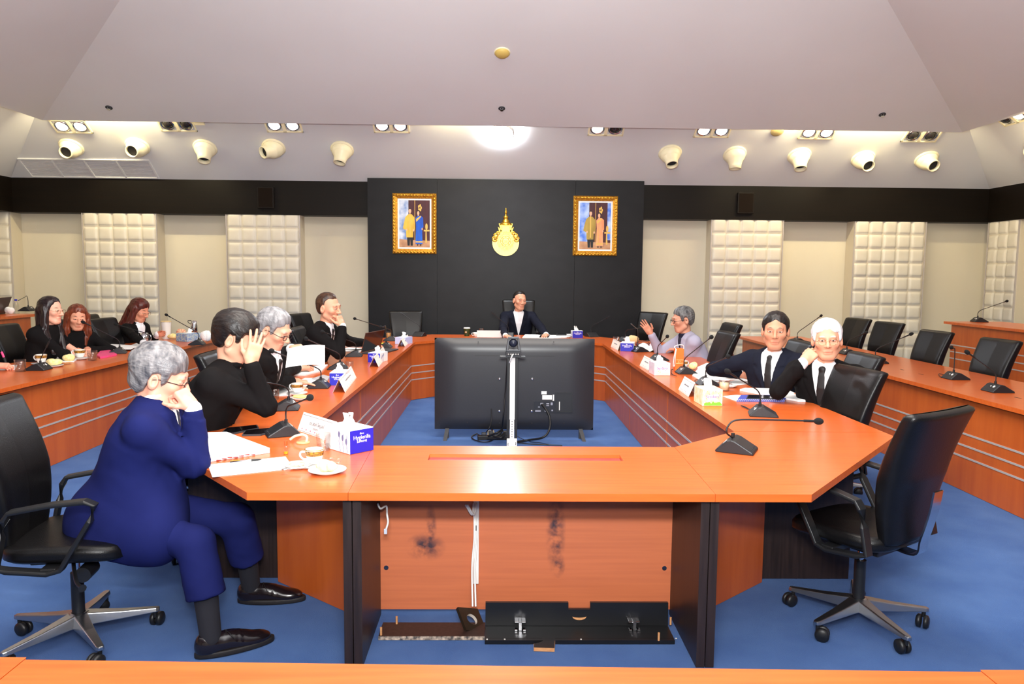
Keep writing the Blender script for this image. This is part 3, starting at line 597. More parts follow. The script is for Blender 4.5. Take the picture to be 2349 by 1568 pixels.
# right side
m('upright microphone with a pale neck beside the far right blue tissue box', 1466, 806, 1446, 741, 20, Y=7.7, up=0.12, headball=False)
m('thin microphone pointing at the far right empty chair', 1437, 783, 1486, 749, 30, Y=8.9, headball=False)
m('microphone in front of the open booklet of the man in the grey blazer', 1512, 826, 1533, 769, 5, Y=6.9)
m('microphone right of the orange carrier', 1574, 856, 1638, 768, 0, Y=5.7)
m('microphone behind the near floral tissue box', 1624, 883, 1676, 815, 0, Y=5.3)
m('microphone beside the blue spiral notebook, its neck bent towards the centre', 1750, 952, 1660, 846, -15, Y=4.5)
m('nearest microphone with a long level neck, on the right corner desk', 1690, 1033, 1884, 966, -28, Y=3.5, sc=1.06, shape=[PY(1667, 992, 3.5), PY(1672, 974, 3.5), PY(1690, 963, 3.5), PY(1740, 962, 3.5), PY(1820, 964, 3.5)])
# outer rows
m('microphone on the right outer desk behind the dark-haired man', 1832, 785, 1889, 720, 0, Y=9.3)
m('microphone on the right outer desk beside the ear of the white-haired man', 1946, 812, 1992, 760, 0, Y=8.0)
m('microphone on the right outer desk reaching over the second empty chair', 2012, 832, 2099, 762, 0, Y=7.2)
m('microphone on the right outer desk with an upright neck', 2192, 869, 2181, 796, 0, Y=6.15, up=0.12)
m('microphone on the right outer desk leaning left towards the viewer', 2288, 898, 2211, 802, 0, Y=5.6)
m('microphone on the raised right desk', 2246, 738, 2316, 688, -10, z=1.045, Y=9.0)
m('microphone beside the drinking glass on the left outer desk', 88, 848, 117, 774, 185, Y=6.5, headball=False, up=0.03)
m('microphone before the woman with brown hair', 270, 810, 182, 734, 200, Y=7.6)
m('microphone before the woman with auburn hair, base behind the head of the man in navy', 338, 796, 258, 741, 190, Y=8.6)
m('microphone beside the steel flask', 452, 790, 375, 718, 190, Y=9.1)
m('curved microphone on the raised left desk beside the water bottle', 62, 713, 40, 690, 180, z=1.045, Y=9.45, up=0.09, headball=False)
# ---------------------------------------------------------------- television, camera pole, cables
tv = thing('television', 'large black television seen from behind, standing low in the middle of the ring', 'television', (0.165, 7.24, 0))
b = MB()
def tvb(u, v):
    x, z = (u - 0.5) * 1.57, 0.09 + v * 0.905
    e = min(1, min(u, 1 - u) / 0.16) ; g = min(1, min(v, 1 - v) / 0.14); e = 1 - (1 - e) ** 2.2; g = 1 - (1 - g) ** 2.2
    return (x, -0.012 - 0.05 * e * g, z)
b.grid(tvb, 60, 40); b.box(-0.785, 0.785, -0.012, 0.012, 0.09, 0.995)
b.build('rear_cover', mat('television_rear', (44, 44, 48), 0.34, noise=((300, 300, 300), (38, 38, 42))), tv)
b = MB(); b.box(-0.775, 0.775, 0.012, 0.016, 0.1, 0.985); b.build('screen', mat('screen_glass', (6, 6, 8), 0.08), tv)
b = MB(); b.box(-0.39, 0.39, -0.0645, -0.0605, 0.828, 0.832); b.build('seam_groove', black_plastic, tv)
for s in (-1, 1):
    b = MB(); b.add([(s * 0.66 - 0.02, -0.02, 0.1), (s * 0.66 + 0.02, -0.02, 0.1), (s * 0.68 + 0.022, -0.14, 0.0), (s * 0.68 - 0.012, -0.14, 0.0), (s * 0.66 - 0.02, 0.0, 0.1), (s * 0.66 + 0.02, 0.0, 0.1), (s * 0.68 + 0.022, -0.11, 0.0), (s * 0.68 - 0.012, -0.11, 0.0)], [(0, 1, 2, 3), (7, 6, 5, 4), (0, 4, 5, 1), (1, 5, 6, 2), (2, 6, 7, 3), (3, 7, 4, 0)])
    b.box(s * 0.66 - 0.015, s * 0.66 + 0.015, -0.015, 0.015, 0.0, 0.1); b.add([(s * 0.66 - 0.02, 0.02, 0.1), (s * 0.66 + 0.02, 0.02, 0.1), (s * 0.68 + 0.02, 0.14, 0.0), (s * 0.68 - 0.012, 0.14, 0.0), (s * 0.66 - 0.02, 0.0, 0.1), (s * 0.66 + 0.02, 0.0, 0.1), (s * 0.68 + 0.02, 0.11, 0.0), (s * 0.68 - 0.012, 0.11, 0.0)], [(3, 2, 1, 0), (4, 5, 6, 7), (1, 5, 4, 0), (2, 6, 5, 1), (3, 7, 6, 2), (0, 4, 7, 3)])
    b.build('stand_foot', dark_grey_plastic, tv)
for px, py in ((1146, 869), (1221, 869), (1145.5, 943), (1220, 943)):
    p = PY(px, py, 7.175); b = frame_mb((p.x - 0.165, -0.063, p.z), (0, -1, 0)); b.lathe([(0.012, 0), (0.012, 0.004), (0.006, 0.006), (1e-4, 0.004)], 16); b.build('wall_mount_screw', chrome, tv)
def tvrect(x0, y0, x1, y1): a, c = PY(x0, y0, 7.175), PY(x1, y1, 7.175); return a.x - 0.165, c.x - 0.165, c.z, a.z
x0, x1, z0_, z1_ = tvrect(1227, 921, 1272, 946)
b = MB(); b.box(x0, x1, -0.066, -0.058, z0_, z1_); b.box(x0 - 0.008, x0, -0.07, -0.058, z0_, z1_ + 0.006); b.box(x1, x1 + 0.008, -0.07, -0.058, z0_, z1_ + 0.006); b.box(x0, x1, -0.07, -0.058, z1_, z1_ + 0.006); pn = b.build('connector_panel', mat('connector_bay', (26, 28, 36), 0.4), tv)
b = MB()
for (u0, u1, w0, w1) in ((0.28, 0.42, 0.72, 0.9), (0.58, 0.72, 0.78, 0.88), (0.58, 0.72, 0.62, 0.7), (0.8, 0.9, 0.7, 0.95), (0.02, 0.3, 0.08, 0.22), (0.5, 0.56, 0.08, 0.35), (0.84, 0.92, 0.15, 0.28), (0.16, 0.26, 0.48, 0.56)):
    b.box(x0 + (x1 - x0) * u0, x0 + (x1 - x0) * u1, -0.07, -0.066, z0_ + (z1_ - z0_) * w0, z0_ + (z1_ - z0_) * w1)
b.build('socket', mat('socket_metal', (150, 150, 160), 0.4, 0.5), pn)
for q, nm in (((1242, 897, 1254, 904), 'sticker'), ((1244, 906, 1266, 916), 'sticker'), ((1268, 905, 1271, 919), 'sticker')):
    a0_, a1_, c0_, c1_ = tvrect(*q); b = MB(); b.box(a0_, a1_, -0.0645, -0.0615, c0_, c1_); b.build(nm, white_plastic, tv)
x0, x1, z0_, z1_ = tvrect(1277, 901, 1311, 944)
b = MB(); b.box(x0, x1, -0.064, -0.06, z0_, z1_); b.box(x0 - 0.01, x0, -0.068, -0.058, z0_ - 0.006, z1_ + 0.006); b.box(x1, x1 + 0.01, -0.068, -0.058, z0_ - 0.006, z1_ + 0.006); b.box(x0, x1, -0.068, -0.058, z1_, z1_ + 0.008); b.box(x0, x1, -0.07, -0.058, z0_ - 0.008, z0_); b.build('cable_recess', mat('recess_plastic', (30, 31, 34), 0.4), tv)
b = MB(); b.box(x0 + 0.025, x0 + 0.033, -0.066, -0.064, z0_ + 0.015, z0_ + 0.1); b.build('barcode_strip', white_plastic, tv)
for px, py in ((1097, 784), (1270, 784), (1072, 969), (1146, 970), (1220, 970), (1294, 970)):
    p = PY(px, py, 7.18); b = frame_mb((p.x - 0.165, -0.058, p.z), (0, -1, 0)); b.cyl(0.006, 0, 0.003, 10); b.build('screw_hole', black_plastic, tv)

PXX, PYY = 0.135, 6.72
pl = thing('camera_pole', 'white perforated steel pole carrying a conference camera behind the television', 'stand', (PXX, PYY, 0))
b = MB(); b.box(-0.02, 0.02, -0.006, 0.012, 0.0, 0.53); b.build('outer_channel', white_plastic, pl)
b = MB(); b.box(-0.024, 0.024, -0.01, 0.014, 0.29, 0.87); b.build('inner_channel', white_plastic, pl, 0.002)
b = MB()
for k in range(11): b.at((0.0, -0.0065, 0.06 + k * 0.0235), 0, PI / 2); b.cyl(0.0042, 0, 0.001, 10)
b.build('punched_hole', dark_hole, pl)
b = MB(); b.box(-0.047, 0.047, -0.014, -0.007, 0.01, 0.115); b.build('clamp_plate', white_plastic, pl, 0.004)
b = MB()
for s, a in ((-1, 0.9), (1, 0.9)):
    b.tube([(s * 0.024 + 0.012 * math.cos(q), -0.0145, 0.065 + s * 0.004 + 0.022 * math.sin(q)) for q in [a + i * 0.25 - 1.6 * (s > 0) + (1.6 if s < 0 else 0) for i in range(6)]], 0.003, 6)
b.build('clamp_slot', dark_hole, pl)
for s in (-1, 1):
    b = MB(); b.prism([(s * 0.035, -0.05), (s * 0.1, -0.055), (s * 0.105, -0.02), (s * 0.07, 0.0), (s * 0.035, 0.0)], 0.002, 0.02); b.build('foot', white_plastic, pl, 0.003)
b = MB(); b.box(-0.048, -0.026, 0.016, 0.026, 0.0, 0.86); b.box(0.026, 0.048, 0.016, 0.026, 0.0, 0.86); b.build('rear_rail', black_plastic, pl)
b = MB(); b.prism([(-0.115, -0.05), (0.115, -0.05), (0.115, 0.05), (-0.115, 0.05)], 0.868, 0.876); b.build('top_plate', black_plastic, pl, 0.003)
cm = thing('conference_camera', 'dark conference camera with a ball head on top of the white pole', 'camera', (PXX + 0.005, PYY, 0.877))
b = MB(); b.prism([(-0.068, -0.06), (0.068, -0.06), (0.068, 0.06), (-0.068, 0.06)], 0, 0.045); b.build('body', dark_grey_plastic, cm, 0.006)
b = MB()
for s in (-1, 1):
    b.add([(s * 0.068, -0.035, 0.045), (s * 0.068, 0.035, 0.045), (s * 0.042, 0.035, 0.045), (s * 0.042, -0.035, 0.045), (s * 0.05, -0.03, 0.165), (s * 0.05, 0.03, 0.165), (s * 0.036, 0.03, 0.165), (s * 0.036, -0.03, 0.165)], [(0, 1, 2, 3), (7, 6, 5, 4), (0, 4, 5, 1), (1, 5, 6, 2), (2, 6, 7, 3), (3, 7, 4, 0)])
b.box(-0.05, 0.05, -0.03, 0.03, 0.158, 0.175); b.box(-0.066, 0.066, -0.04, 0.04, 0.045, 0.06); b.build('yoke', mat('camera_grey', (62, 64, 70), 0.4), cm, 0.005)
b = MB(); b.ball((0, 0, 0.12), 0.039, 24, 14); b.build('ball_head', mat('camera_ball', (34, 38, 54), 0.35), cm)
b = MB(); b.box(-0.058, 0.058, -0.064, -0.06, 0.008, 0.038); sk = b.build('socket_row', dark_hole, cm)
b = MB()
for k in range(5): b.box(-0.05 + k * 0.022, -0.038 + k * 0.022, -0.067, -0.064, 0.018, 0.03)
b.build('socket', mat('socket_grey', (150, 148, 145), 0.4), sk)
def cable(label, pts, r, m_, n=8, name='cable'):
    b = MB(); b.tube(spline(pts, n), r, 8); return tag(b.build(name, m_), label, 'cable')
ZC = 0.012
F = lambda x, y, z=ZC: tuple(P(x, y, z))
cable('white cable looping from the camera down its pole', [(PXX, PYY - 0.065, 0.9), (PXX - 0.01, PYY - 0.085, 0.88), (PXX - 0.022, PYY - 0.06, 0.84), (PXX - 0.03, PYY - 0.03, 0.82)], 0.006, white_plastic)
cable('thick black cable from the television sockets curving down to the floor by the pole', [tuple(PY(1243, 927, 7.16)), tuple(PY(1252, 938, 7.1)), tuple(PY(1261, 958, 7.05)), tuple(PY(1260, 985, 7.0)), tuple(PY(1245, 1003, 6.95)), F(1210, 1009, 0.02), F(1185, 1013, 0.02)], 0.011, cable_black)
cable('thin black cable along the floor to the near desk', [F(1155, 1002), F(1170, 1011), F(1200, 1016), F(1235, 1019), F(1290, 1021)], 0.005, cable_black)
cable('thin curly black wire on the carpet right of the pole', [F(1187, 1000), F(1200, 1007), F(1222, 1013), F(1240, 1015), F(1262, 1020)], 0.003, cable_black)
cable('black mains cable hanging down the back of the television', [tuple(PY(1127, 937, 7.16)), tuple(PY(1127, 965, 7.14)), tuple(PY(1120, 985, 7.08)), F(1105, 998), F(1094, 994)], 0.005, cable_black)
cable('loop of black cable left of the power strip', [F(1094, 994), F(1082, 1001), F(1088, 1008), F(1105, 1013), F(1122, 1012), F(1130, 1006), F(1112, 1003), F(1096, 1002)], 0.006, cable_black)
cable('black cable running up beside the pole to the camera', [tuple(PY(1164, 822, 6.9)), tuple(PY(1159, 900, 6.95)), tuple(PY(1154, 960, 6.9)), F(1150, 990, 0.03), F(1142, 1004)], 0.006, cable_black)
t = thing('power_strip', 'black power strip under a tangle of plugs on the carpet left of the pole', 'power strip', F(1135, 1008, 0.0), 0.1)
b = MB(); b.box(-0.17, 0.15, -0.03, 0.03, 0.002, 0.045); b.build('housing', black_plastic, t, 0.006)
for k in range(4):
    b = MB(); b.box(-0.13 + k * 0.07, -0.085 + k * 0.07, -0.02, 0.022, 0.045, 0.075 + 0.012 * (k % 2)); b.build('plug', dark_grey_plastic, t, 0.006)
cable('bundle of black cable heaped over the power strip', [F(1120, 1000, 0.05), F(1140, 992, 0.1), F(1152, 985, 0.11), F(1146, 996, 0.09), F(1132, 1000, 0.08), F(1150, 1003, 0.09), F(1158, 992, 0.1), F(1140, 1004, 0.07), F(1118, 1006, 0.05)], 0.009, cable_black)
t = thing('power_adapter', 'white plug adapter with an upright brown tab behind the power strip', 'plug adapter', F(1127, 999, 0.0)); b = MB(); b.box(-0.04, 0.03, 0, 0.03, 0.001, 0.05); b.build('body', mat('adapter_cream', (226, 206, 160), 0.5), t, 0.005); b = MB(); b.box(-0.002, 0.018, -0.004, 0.001, 0.03, 0.12); b.build('tab', mat('brown_tab', (112, 88, 74), 0.6), t)
# ---------------------------------------------------------------- pictures and emblem
canvas_mats = [mat('paint_sky', (96, 130, 190), 0.6, noise=((9, 9, 9), (220, 226, 236))), mat('paint_deep_red', (72, 26, 34), 0.6, noise=((14, 14, 3), (52, 18, 28))), mat('paint_floor', (196, 150, 110), 0.6, noise=((9, 9, 9), (160, 112, 84))), mat('paint_yellow', (222, 186, 70), 0.6, noise=((12, 12, 5), (196, 154, 50))), mat('paint_blue', (22, 96, 206), 0.6, noise=((14, 14, 4), (16, 72, 176))), mat('paint_skin', (222, 168, 136), 0.6), mat('paint_hair', (22, 16, 18), 0.6), mat('paint_gold', (214, 172, 80), 0.5), mat('paint_black', (24, 22, 26), 0.6), mat('paint_peach', (234, 166, 118), 0.6, noise=((12, 12, 4), (214, 138, 92))), mat('paint_olive', (176, 148, 66), 0.6, noise=((12, 12, 4), (146, 120, 50))), mat('paint_bright_sky', (60, 110, 214), 0.6, noise=((7, 7, 7), (190, 210, 236)))]
def picture(label, x0, x1, z0_, z1_, kind):
    t = thing('framed_picture', label, 'picture', ((x0 + x1) / 2, 11.359, (z0_ + z1_) / 2), 0, 'gilt framed pictures'); w_, h = (x1 - x0) / 2, (z1_ - z0_) / 2
    b = MB(); prof = [(0.0, 0.0), (0.0, -0.03), (0.015, -0.045), (0.035, -0.04), (0.055, -0.03), (0.075, -0.022), (0.078, 0.0)]
    cs = [(-1, -1), (1, -1), (1, 1), (-1, 1)]; v = [(sx_ * (w_ - i), y, sz * (h - i)) for sx_, sz in cs for i, y in prof]; n = len(prof)
    b.add(v, [(k * n + i, ((k + 1) % 4) * n + i, ((k + 1) % 4) * n + i + 1, k * n + i + 1) for k in range(4) for i in range(n - 1)]); b.build('frame', gold_frame, t)
    b = MB()
    for k in range(4):
        L_ = (w_ if k % 2 == 0 else h); cnt = int(L_ * 2 / 0.05)
        for i in range(cnt):
            q = -L_ + 0.03 + (2 * L_ - 0.06) * i / (cnt - 1)
            p_ = (q, -0.045, (-1 if k == 0 else 1) * (h - 0.03)) if k % 2 == 0 else ((-1 if k == 1 else 1) * (w_ - 0.03), -0.045, q); b.ball(p_, (0.016, 0.008, 0.016), 8, 5)
    b.build('carved_beading', gold, t)
    b = MB(); b.box(-w_ + 0.075, w_ - 0.075, -0.012, -0.006, -h + 0.075, h - 0.075); b.build('mount', paper, t)
    W_, H_ = w_ - 0.1, h - 0.1; b = MB(); lay = [0]
    def poly(pts, m_): lay[0] += 1; b.mi = m_; y = -0.013 - 0.00025 * lay[0]; b.add([(x * W_, y, z * H_) for x, z in pts], [tuple(range(len(pts)))])
    def ell(cx, cz, rx, rz, m_): poly([(cx + rx * math.cos(2 * PI * i / 20), cz + rz * math.sin(2 * PI * i / 20)) for i in range(20)], m_)
    poly([(-1, -1), (1, -1), (1, 1), (-1, 1)], 0 if kind == 0 else 11); poly([(-0.4, -0.75), (1, -0.75), (1, 1), (-0.4, 1)], 1)
    if kind: poly([(0.78, -0.6), (1, -0.6), (1, 1), (0.78, 1)], 11)
    poly([(-1, -1), (1, -1), (1, -0.72), (-1, -0.66)], 2); poly([(0.0, -0.7), (0.03, -0.7), (0.03, 1), (0.0, 1)], 7)
    for i in range(5): ell(0.35 + 0.08 * math.cos(i * 1.3), 0.68 + 0.1 * math.sin(i * 1.3), 0.05, 0.06, 7)
    poly([(0.6, -0.25), (0.98, -0.25), (0.98, -0.32), (0.6, -0.32)], 7); poly([(0.72, -0.32), (0.78, -0.32), (0.82, -0.8), (0.7, -0.8)], 7); ell(0.78, -0.12, 0.08, 0.14, 7)
    a, c = (3, 4) if kind == 0 else (10, 9)
    poly([(-0.5, -0.55), (-0.1, -0.55), (-0.12, -0.93), (-0.26, -0.93), (-0.29, -0.6), (-0.32, -0.93), (-0.46, -0.93)], 8)
    poly([(-0.42, 0.4), (-0.18, 0.4), (-0.02, 0.28), (0.02, -0.25), (-0.08, -0.28), (-0.1, -0.58), (-0.54, -0.58), (-0.56, -0.28), (-0.76, -0.2), (-0.72, -0.05), (-0.6, 0.28)], a)
    ell(-0.3, 0.54, 0.085, 0.1, 5); poly([(-0.39, 0.585), (-0.375, 0.64), (-0.3, 0.665), (-0.225, 0.64), (-0.21, 0.585), (-0.25, 0.618), (-0.35, 0.618)], 6); poly([(-0.335, 0.40), (-0.265, 0.40), (-0.27, 0.47), (-0.33, 0.47)], 5); ell(-0.52, -0.26, 0.045, 0.05, 5); ell(-0.06, -0.28, 0.045, 0.05, 5)
    poly([(-0.33, 0.42), (-0.27, 0.42), (-0.26, -0.5), (-0.34, -0.5)], 7)
    poly([(0.2, 0.34), (0.42, 0.34), (0.56, 0.26), (0.58, -0.15), (0.5, -0.2), (0.52, -0.86), (0.06, -0.86), (0.1, -0.1), (0.06, 0.24)], c)
    poly([(0.1, 0.2), (0.4, 0.34), (0.44, 0.3), (0.12, 0.08)], 7); poly([(0.08, -0.74), (0.52, -0.74), (0.52, -0.8), (0.07, -0.8)], 7)
    ell(0.25, 0.485, 0.1, 0.105, 6); ell(0.245, 0.45, 0.075, 0.09, 5); poly([(0.2, 0.34), (0.3, 0.34), (0.285, 0.4), (0.21, 0.4)], 5); poly([(0.16, -0.12), (0.2, -0.12), (0.24, -0.72), (0.19, -0.72)], 7 if kind else 4); ell(0.5, -0.22, 0.04, 0.05, 5); ell(0.2, -0.9, 0.05, 0.03, 8); ell(0.4, -0.9, 0.05, 0.03, 8)
    b.build('painted_canvas', canvas_mats, t)
picture('gilt framed painting left of the emblem, a figure in yellow beside one in blue', -1.607, -0.945, 1.915, 2.82, 0)
picture('gilt framed painting right of the emblem, a figure in olive gold beside one in peach', 1.127, 1.80, 1.912, 2.812, 1)
t = thing('wall_emblem', 'gilded emblem, a tiered crown over a toothed disc, on the black wall', 'emblem', (0.105, 11.359, 2.1))
yel = mat('pale_gold_enamel', (228, 208, 120), 0.4, 0.3)
def plate(name, pts, d0, d1, m_): b = MB(); b.frame((0, 0, 0), (1, 0, 0), (0, 0, 1), (0, -1, 0)); b.prism(pts, d0, d1); return b.build(name, m_, t, 0.004)
cir = lambda r, n=40, cx=0, cz=0: [(cx + r * math.cos(2 * PI * i / n), cz + r * math.sin(2 * PI * i / n)) for i in range(n)]
plate('crescent_disc', cir(0.204), 0.0, 0.022, yel)
plate('toothed_ring', [((0.132 if (i // 2) % 2 else 0.115) * math.cos(2 * PI * i / 64), (0.132 if (i // 2) % 2 else 0.115) * math.sin(2 * PI * i / 64) + 0.02) for i in range(64)], 0.022, 0.04, gold)
plate('inner_disc', cir(0.092, 36, 0, 0.02), 0.04, 0.048, yel)
b = MB(); b.frame((0, -0.048, 0.02), (1, 0, 0), (0, 0, 1), (0, -1, 0))
for r in (0.078, 0.05): b.tube([(r * math.cos(q), r * math.sin(q), 0) for q in [i * PI / 14 for i in range(28)]], 0.004, 6, True)
for k in range(8): q = k * PI / 4; b.ball((0.064 * math.cos(q), 0.064 * math.sin(q), 0), 0.007, 8, 5)
for s_ in (-1, 1): b.prism([(0, -0.03), (s_ * 0.036, -0.016), (s_ * 0.036, 0.022), (0, 0.008)], -0.002, 0.004)
b.build('relief', gold, t)
for s in (-1, 1):
    b = MB(); b.frame((0, -0.022, 0), (1, 0, 0), (0, 0, 1), (0, -1, 0))
    for cx, cz, r in ((0.165, 0.055, 0.038), (0.15, 0.105, 0.03), (0.118, 0.14, 0.022)): b.tube([(s * (cx + r * math.cos(q)), cz + r * math.sin(q), 0.008) for q in [i * 0.5 for i in range(13)]], 0.011, 6)
    b.ball((s * 0.162, 0.055, 0.01), 0.02, 10, 6); b.build('scroll', gold, t)
    plate('leaf', [(s * 0.085, 0.13), (s * 0.12, 0.235), (s * 0.06, 0.18)], 0.01, 0.03, gold); plate('side_fin', [(s * 0.07, 0.15), (s * 0.105, 0.285), (s * 0.085, 0.285), (s * 0.055, 0.2)], 0.008, 0.028, gold)
plate('crown_base', [(-0.078, 0.14), (0.078, 0.14), (0.092, 0.265), (-0.092, 0.265)], 0.0, 0.03, gold)
plate('crown_window', [(-0.045, 0.165), (0.045, 0.165), (0.052, 0.25), (-0.052, 0.25)], 0.03, 0.036, yel)
b = MB(); b.M = Matrix.Translation((0, -0.005, 0)); b.lathe([(0.094, 0.262), (0.096, 0.275), (0.07, 0.3), (0.05, 0.31), (0.055, 0.33), (0.034, 0.345), (0.03, 0.365), (0.042, 0.375), (0.03, 0.4), (0.012, 0.412), (0.012, 0.43), (0.02, 0.44), (0.016, 0.465), (0.006, 0.49), (0.01, 0.51), (1e-4, 0.525)], 20, True, PI, 2 * PI); b.build('crown_spire', gold, t)
# ---------------------------------------------------------------- under the near desk
t = thing('cable_trunking', 'white plastic trunking upright on the back board of the near desk', 'cable trunking', (0.0, 3.398, 0.0))
xt = PY(1092, 1300, 3.4).x
b = MB(); b.box(xt - 0.013, xt + 0.013, -0.012, 0.0, 0.16, 0.68); b.build('channel', white_plastic, t, 0.002)
b = MB(); b.box(xt - 0.006, xt + 0.004, -0.014, -0.012, 0.51, 0.53); b.box(xt - 0.002, xt + 0.006, -0.014, -0.012, 0.42, 0.445); b.build('black_tape', black_plastic, t)
for k, dx in enumerate((0.0, 0.014)):
    cable(('left' if k == 0 else 'right') + ' one of the two pale cables hanging before the white trunking', [tuple(PY(1068 + dx * 300, 1157, 3.33)), tuple(PY(1083 + dx * 300, 1180, 3.34)), (xt - 0.012 + dx, 3.375, 0.55), (xt - 0.008 + dx, 3.375, 0.4), (xt - 0.018 + dx, 3.37, 0.25), (xt - 0.012 + dx, 3.30, 0.09)], 0.0045, white_plastic)
t = thing('network_cable', 'white network cable with a plug dangling under the left end of the near desk', 'cable', tuple(PY(878, 1155, 3.25)))
o0 = Vector(t.location)
b = MB(); b.tube(spline([PY(866, 1154, 3.2) - o0, PY(873, 1166, 3.2) - o0, PY(886, 1160, 3.22) - o0, PY(888, 1180, 3.22) - o0, PY(890, 1197, 3.22) - o0, PY(886, 1212, 3.22) - o0], 6), 0.0045, 8); b.build('cord', white_plastic, t)
p = PY(885, 1218, 3.22) - o0; b = MB(); b.box(p.x - 0.008, p.x + 0.006, p.y - 0.005, p.y + 0.005, p.z - 0.012, p.z + 0.012); b.build('plug', mat('clear_plug', (190, 196, 210), 0.3), t, 0.002)
# long black box lying open in front of the board
x0, x1 = P(1110, 1480, 0).x, P(1550, 1478, 0).x; yb = P(1320, 1478, 0).y
t = thing('black_cover_box', 'long black board cover with two chrome hinges leaning under the near desk', 'cover board', ((x0 + x1) / 2, yb, 0)); w_ = (x1 - x0) / 2 - 0.004
zt = PY(1320, 1378, yb + 0.16).z
b = MB(); b.box(-w_, w_, 0.0, 0.018, 0.002, 0.02); b.box(-w_, w_, 0.02, 0.15, 0.002, 0.02); b.build('lower_board', mat('black_melamine', (20, 20, 22), 0.35), t)
b = MB(); xn0, xn1 = PY(1303, 1385, yb + 0.16).x - (x0 + x1) / 2, PY(1353, 1385, yb + 0.16).x - (x0 + x1) / 2
b.frame((0, 0.152, 0.02), (1, 0, 0), (0, 0.06, 1), (0, -1, 0.06)); hgt = zt - 0.02
b.box(-w_, xn0, 0, hgt, 0, 0.018); b.box(xn1, w_, 0, hgt, 0, 0.018); b.box(xn0, xn1, 0, hgt - 0.03, 0, 0.018); b.build('upper_board', MATS['black_melamine'], t)
b = MB(); b.frame((0.5 * (xn0 + xn1), 0.133, 0.02), (1, 0, 0), (0, 0.06, 1), (0, -1, 0.06)); b.prism([(0.032 * math.cos(q), 0.045 + 0.016 * math.sin(q)) for q in [PI + i * PI / 10 for i in range(11)]] + [(0.032 * math.cos(q), 0.045 + 0.006 * math.sin(q)) for q in [2 * PI - i * PI / 10 for i in range(11)]], 0.0, 0.003); b.build('finger_hole_rim', raw_mdf, t)
for px in (1193, 1453):
    hx = PY(px, 1428, yb + 0.12).x - (x0 + x1) / 2
    b = MB(); b.box(hx - 0.026, hx + 0.026, 0.1, 0.14, 0.05, 0.058); b.box(hx - 0.008, hx + 0.008, 0.085, 0.13, 0.02, 0.06); b.box(hx - 0.026, hx - 0.012, 0.08, 0.1, 0.02, 0.03); b.box(hx + 0.012, hx + 0.026, 0.08, 0.1, 0.02, 0.03); b.build('hinge', chrome, t, 0.002)
for px, py in ((1117, 1474), (1158, 1476), (1334, 1471), (1551, 1464)):
    q = P(px, py, 0.02); b = MB(); b.at((q.x - (x0 + x1) / 2, min(max(q.y - yb, 0.008), 0.14), 0.02)); b.cyl(0.004, 0, 0.002, 8); b.build('screw_cover', white_plastic, t)
a, c = P(862, 1468, 0), P(1118, 1468, 0)
t = thing('loose_black_board', 'black board lying flat on the carpet left of the hinged cover', 'board', tuple((a + c) / 2), -0.0); w_ = (c - a).length / 2 - 0.012
b = MB(); b.box(-w_, w_ - 0.0, 0.0, 0.13, 0.002, 0.02); b.build('board', dark_wood, t); b = MB(); b.box(-w_, w_, -0.004, 0.0, 0.003, 0.019); b.build('chipped_edge', mat('chipped_edge', (70, 66, 64), 0.7, noise=((60, 60, 60), (200, 180, 160))), t)
for px, py in ((862, 1458), (910, 1430)):
    q = P(px, py, 0.02) - (a + c) / 2; b = MB(); b.at((max(-w_ + 0.01, q.x), min(max(q.y, 0.01), 0.12), 0.02)); b.cyl(0.005, 0, 0.035, 10); b.build('dowel', raw_mdf, t)
t = thing('cable_hole_offcut', 'black square offcut with a round hole, tilted over the end of the loose board', 'offcut', tuple(PY(1079, 1424, 3.27)), 0.55)
b = MB(); n_ = 20; sq = []
R_ = 0.027
b.frame((0, 0, 0), (0.95, 0, -0.3), (0, 0.75, 0.66), (0.2, -0.6, 0.75))
outer = [(0.056 * max(-1, min(1, 1.42 * math.cos(2 * PI * i / n_ + PI / 4))), 0.056 * max(-1, min(1, 1.42 * math.sin(2 * PI * i / n_ + PI / 4)))) for i in range(n_)]; inner = [(R_ * math.cos(2 * PI * i / n_ + PI / 4), R_ * math.sin(2 * PI * i / n_ + PI / 4)) for i in range(n_)]
v = [(x, y, z) for z in (0, 0.018) for x, y in outer + inner]; N2 = 2 * n_
b.add(v, [(N2 + i, N2 + (i + 1) % n_, N2 + n_ + (i + 1) % n_, N2 + n_ + i) for i in range(n_)] + [((i + 1) % n_, i, n_ + i, n_ + (i + 1) % n_) for i in range(n_)] + [(i, (i + 1) % n_, N2 + (i + 1) % n_, N2 + i) for i in range(n_)] + [(n_ + (i + 1) % n_, n_ + i, N2 + n_ + i, N2 + n_ + (i + 1) % n_) for i in range(n_)])
b.build('board', mat('dark_brown_melamine', (40, 32, 24), 0.3), t); b2 = MB(); b2.M = b.M.copy(); b2.lathe([(R_ - 0.001, 0.0), (R_ - 0.001, 0.017)], 24); b2.build('cut_edge', mat('pale_cut_edge', (206, 196, 184), 0.6), t)
q = P(1248, 1492, 0.004)
t = thing('curved_offcut', 'small black chipboard offcut with a curved bite, in front of the hinged cover', 'offcut', (q.x, q.y - 0.004, 0.003), -0.06)
b = MB(); arc = [(-0.035 + 0.036 * math.cos(q_), 0.085 + 0.036 * math.sin(q_)) for q_ in [PI * 0.75 - i * PI / 8 for i in range(9)]]
b.prism([(-0.045, 0.0), (0.045, 0.0), (0.05, 0.11)] + [(0.02, 0.125), (-0.03, 0.13)] + arc[::-1][:0] + [(-0.02, 0.095), (0.0, 0.07), (-0.02, 0.045), (-0.045, 0.035)], 0.0, 0.016); b.build('board', raw_mdf, t)
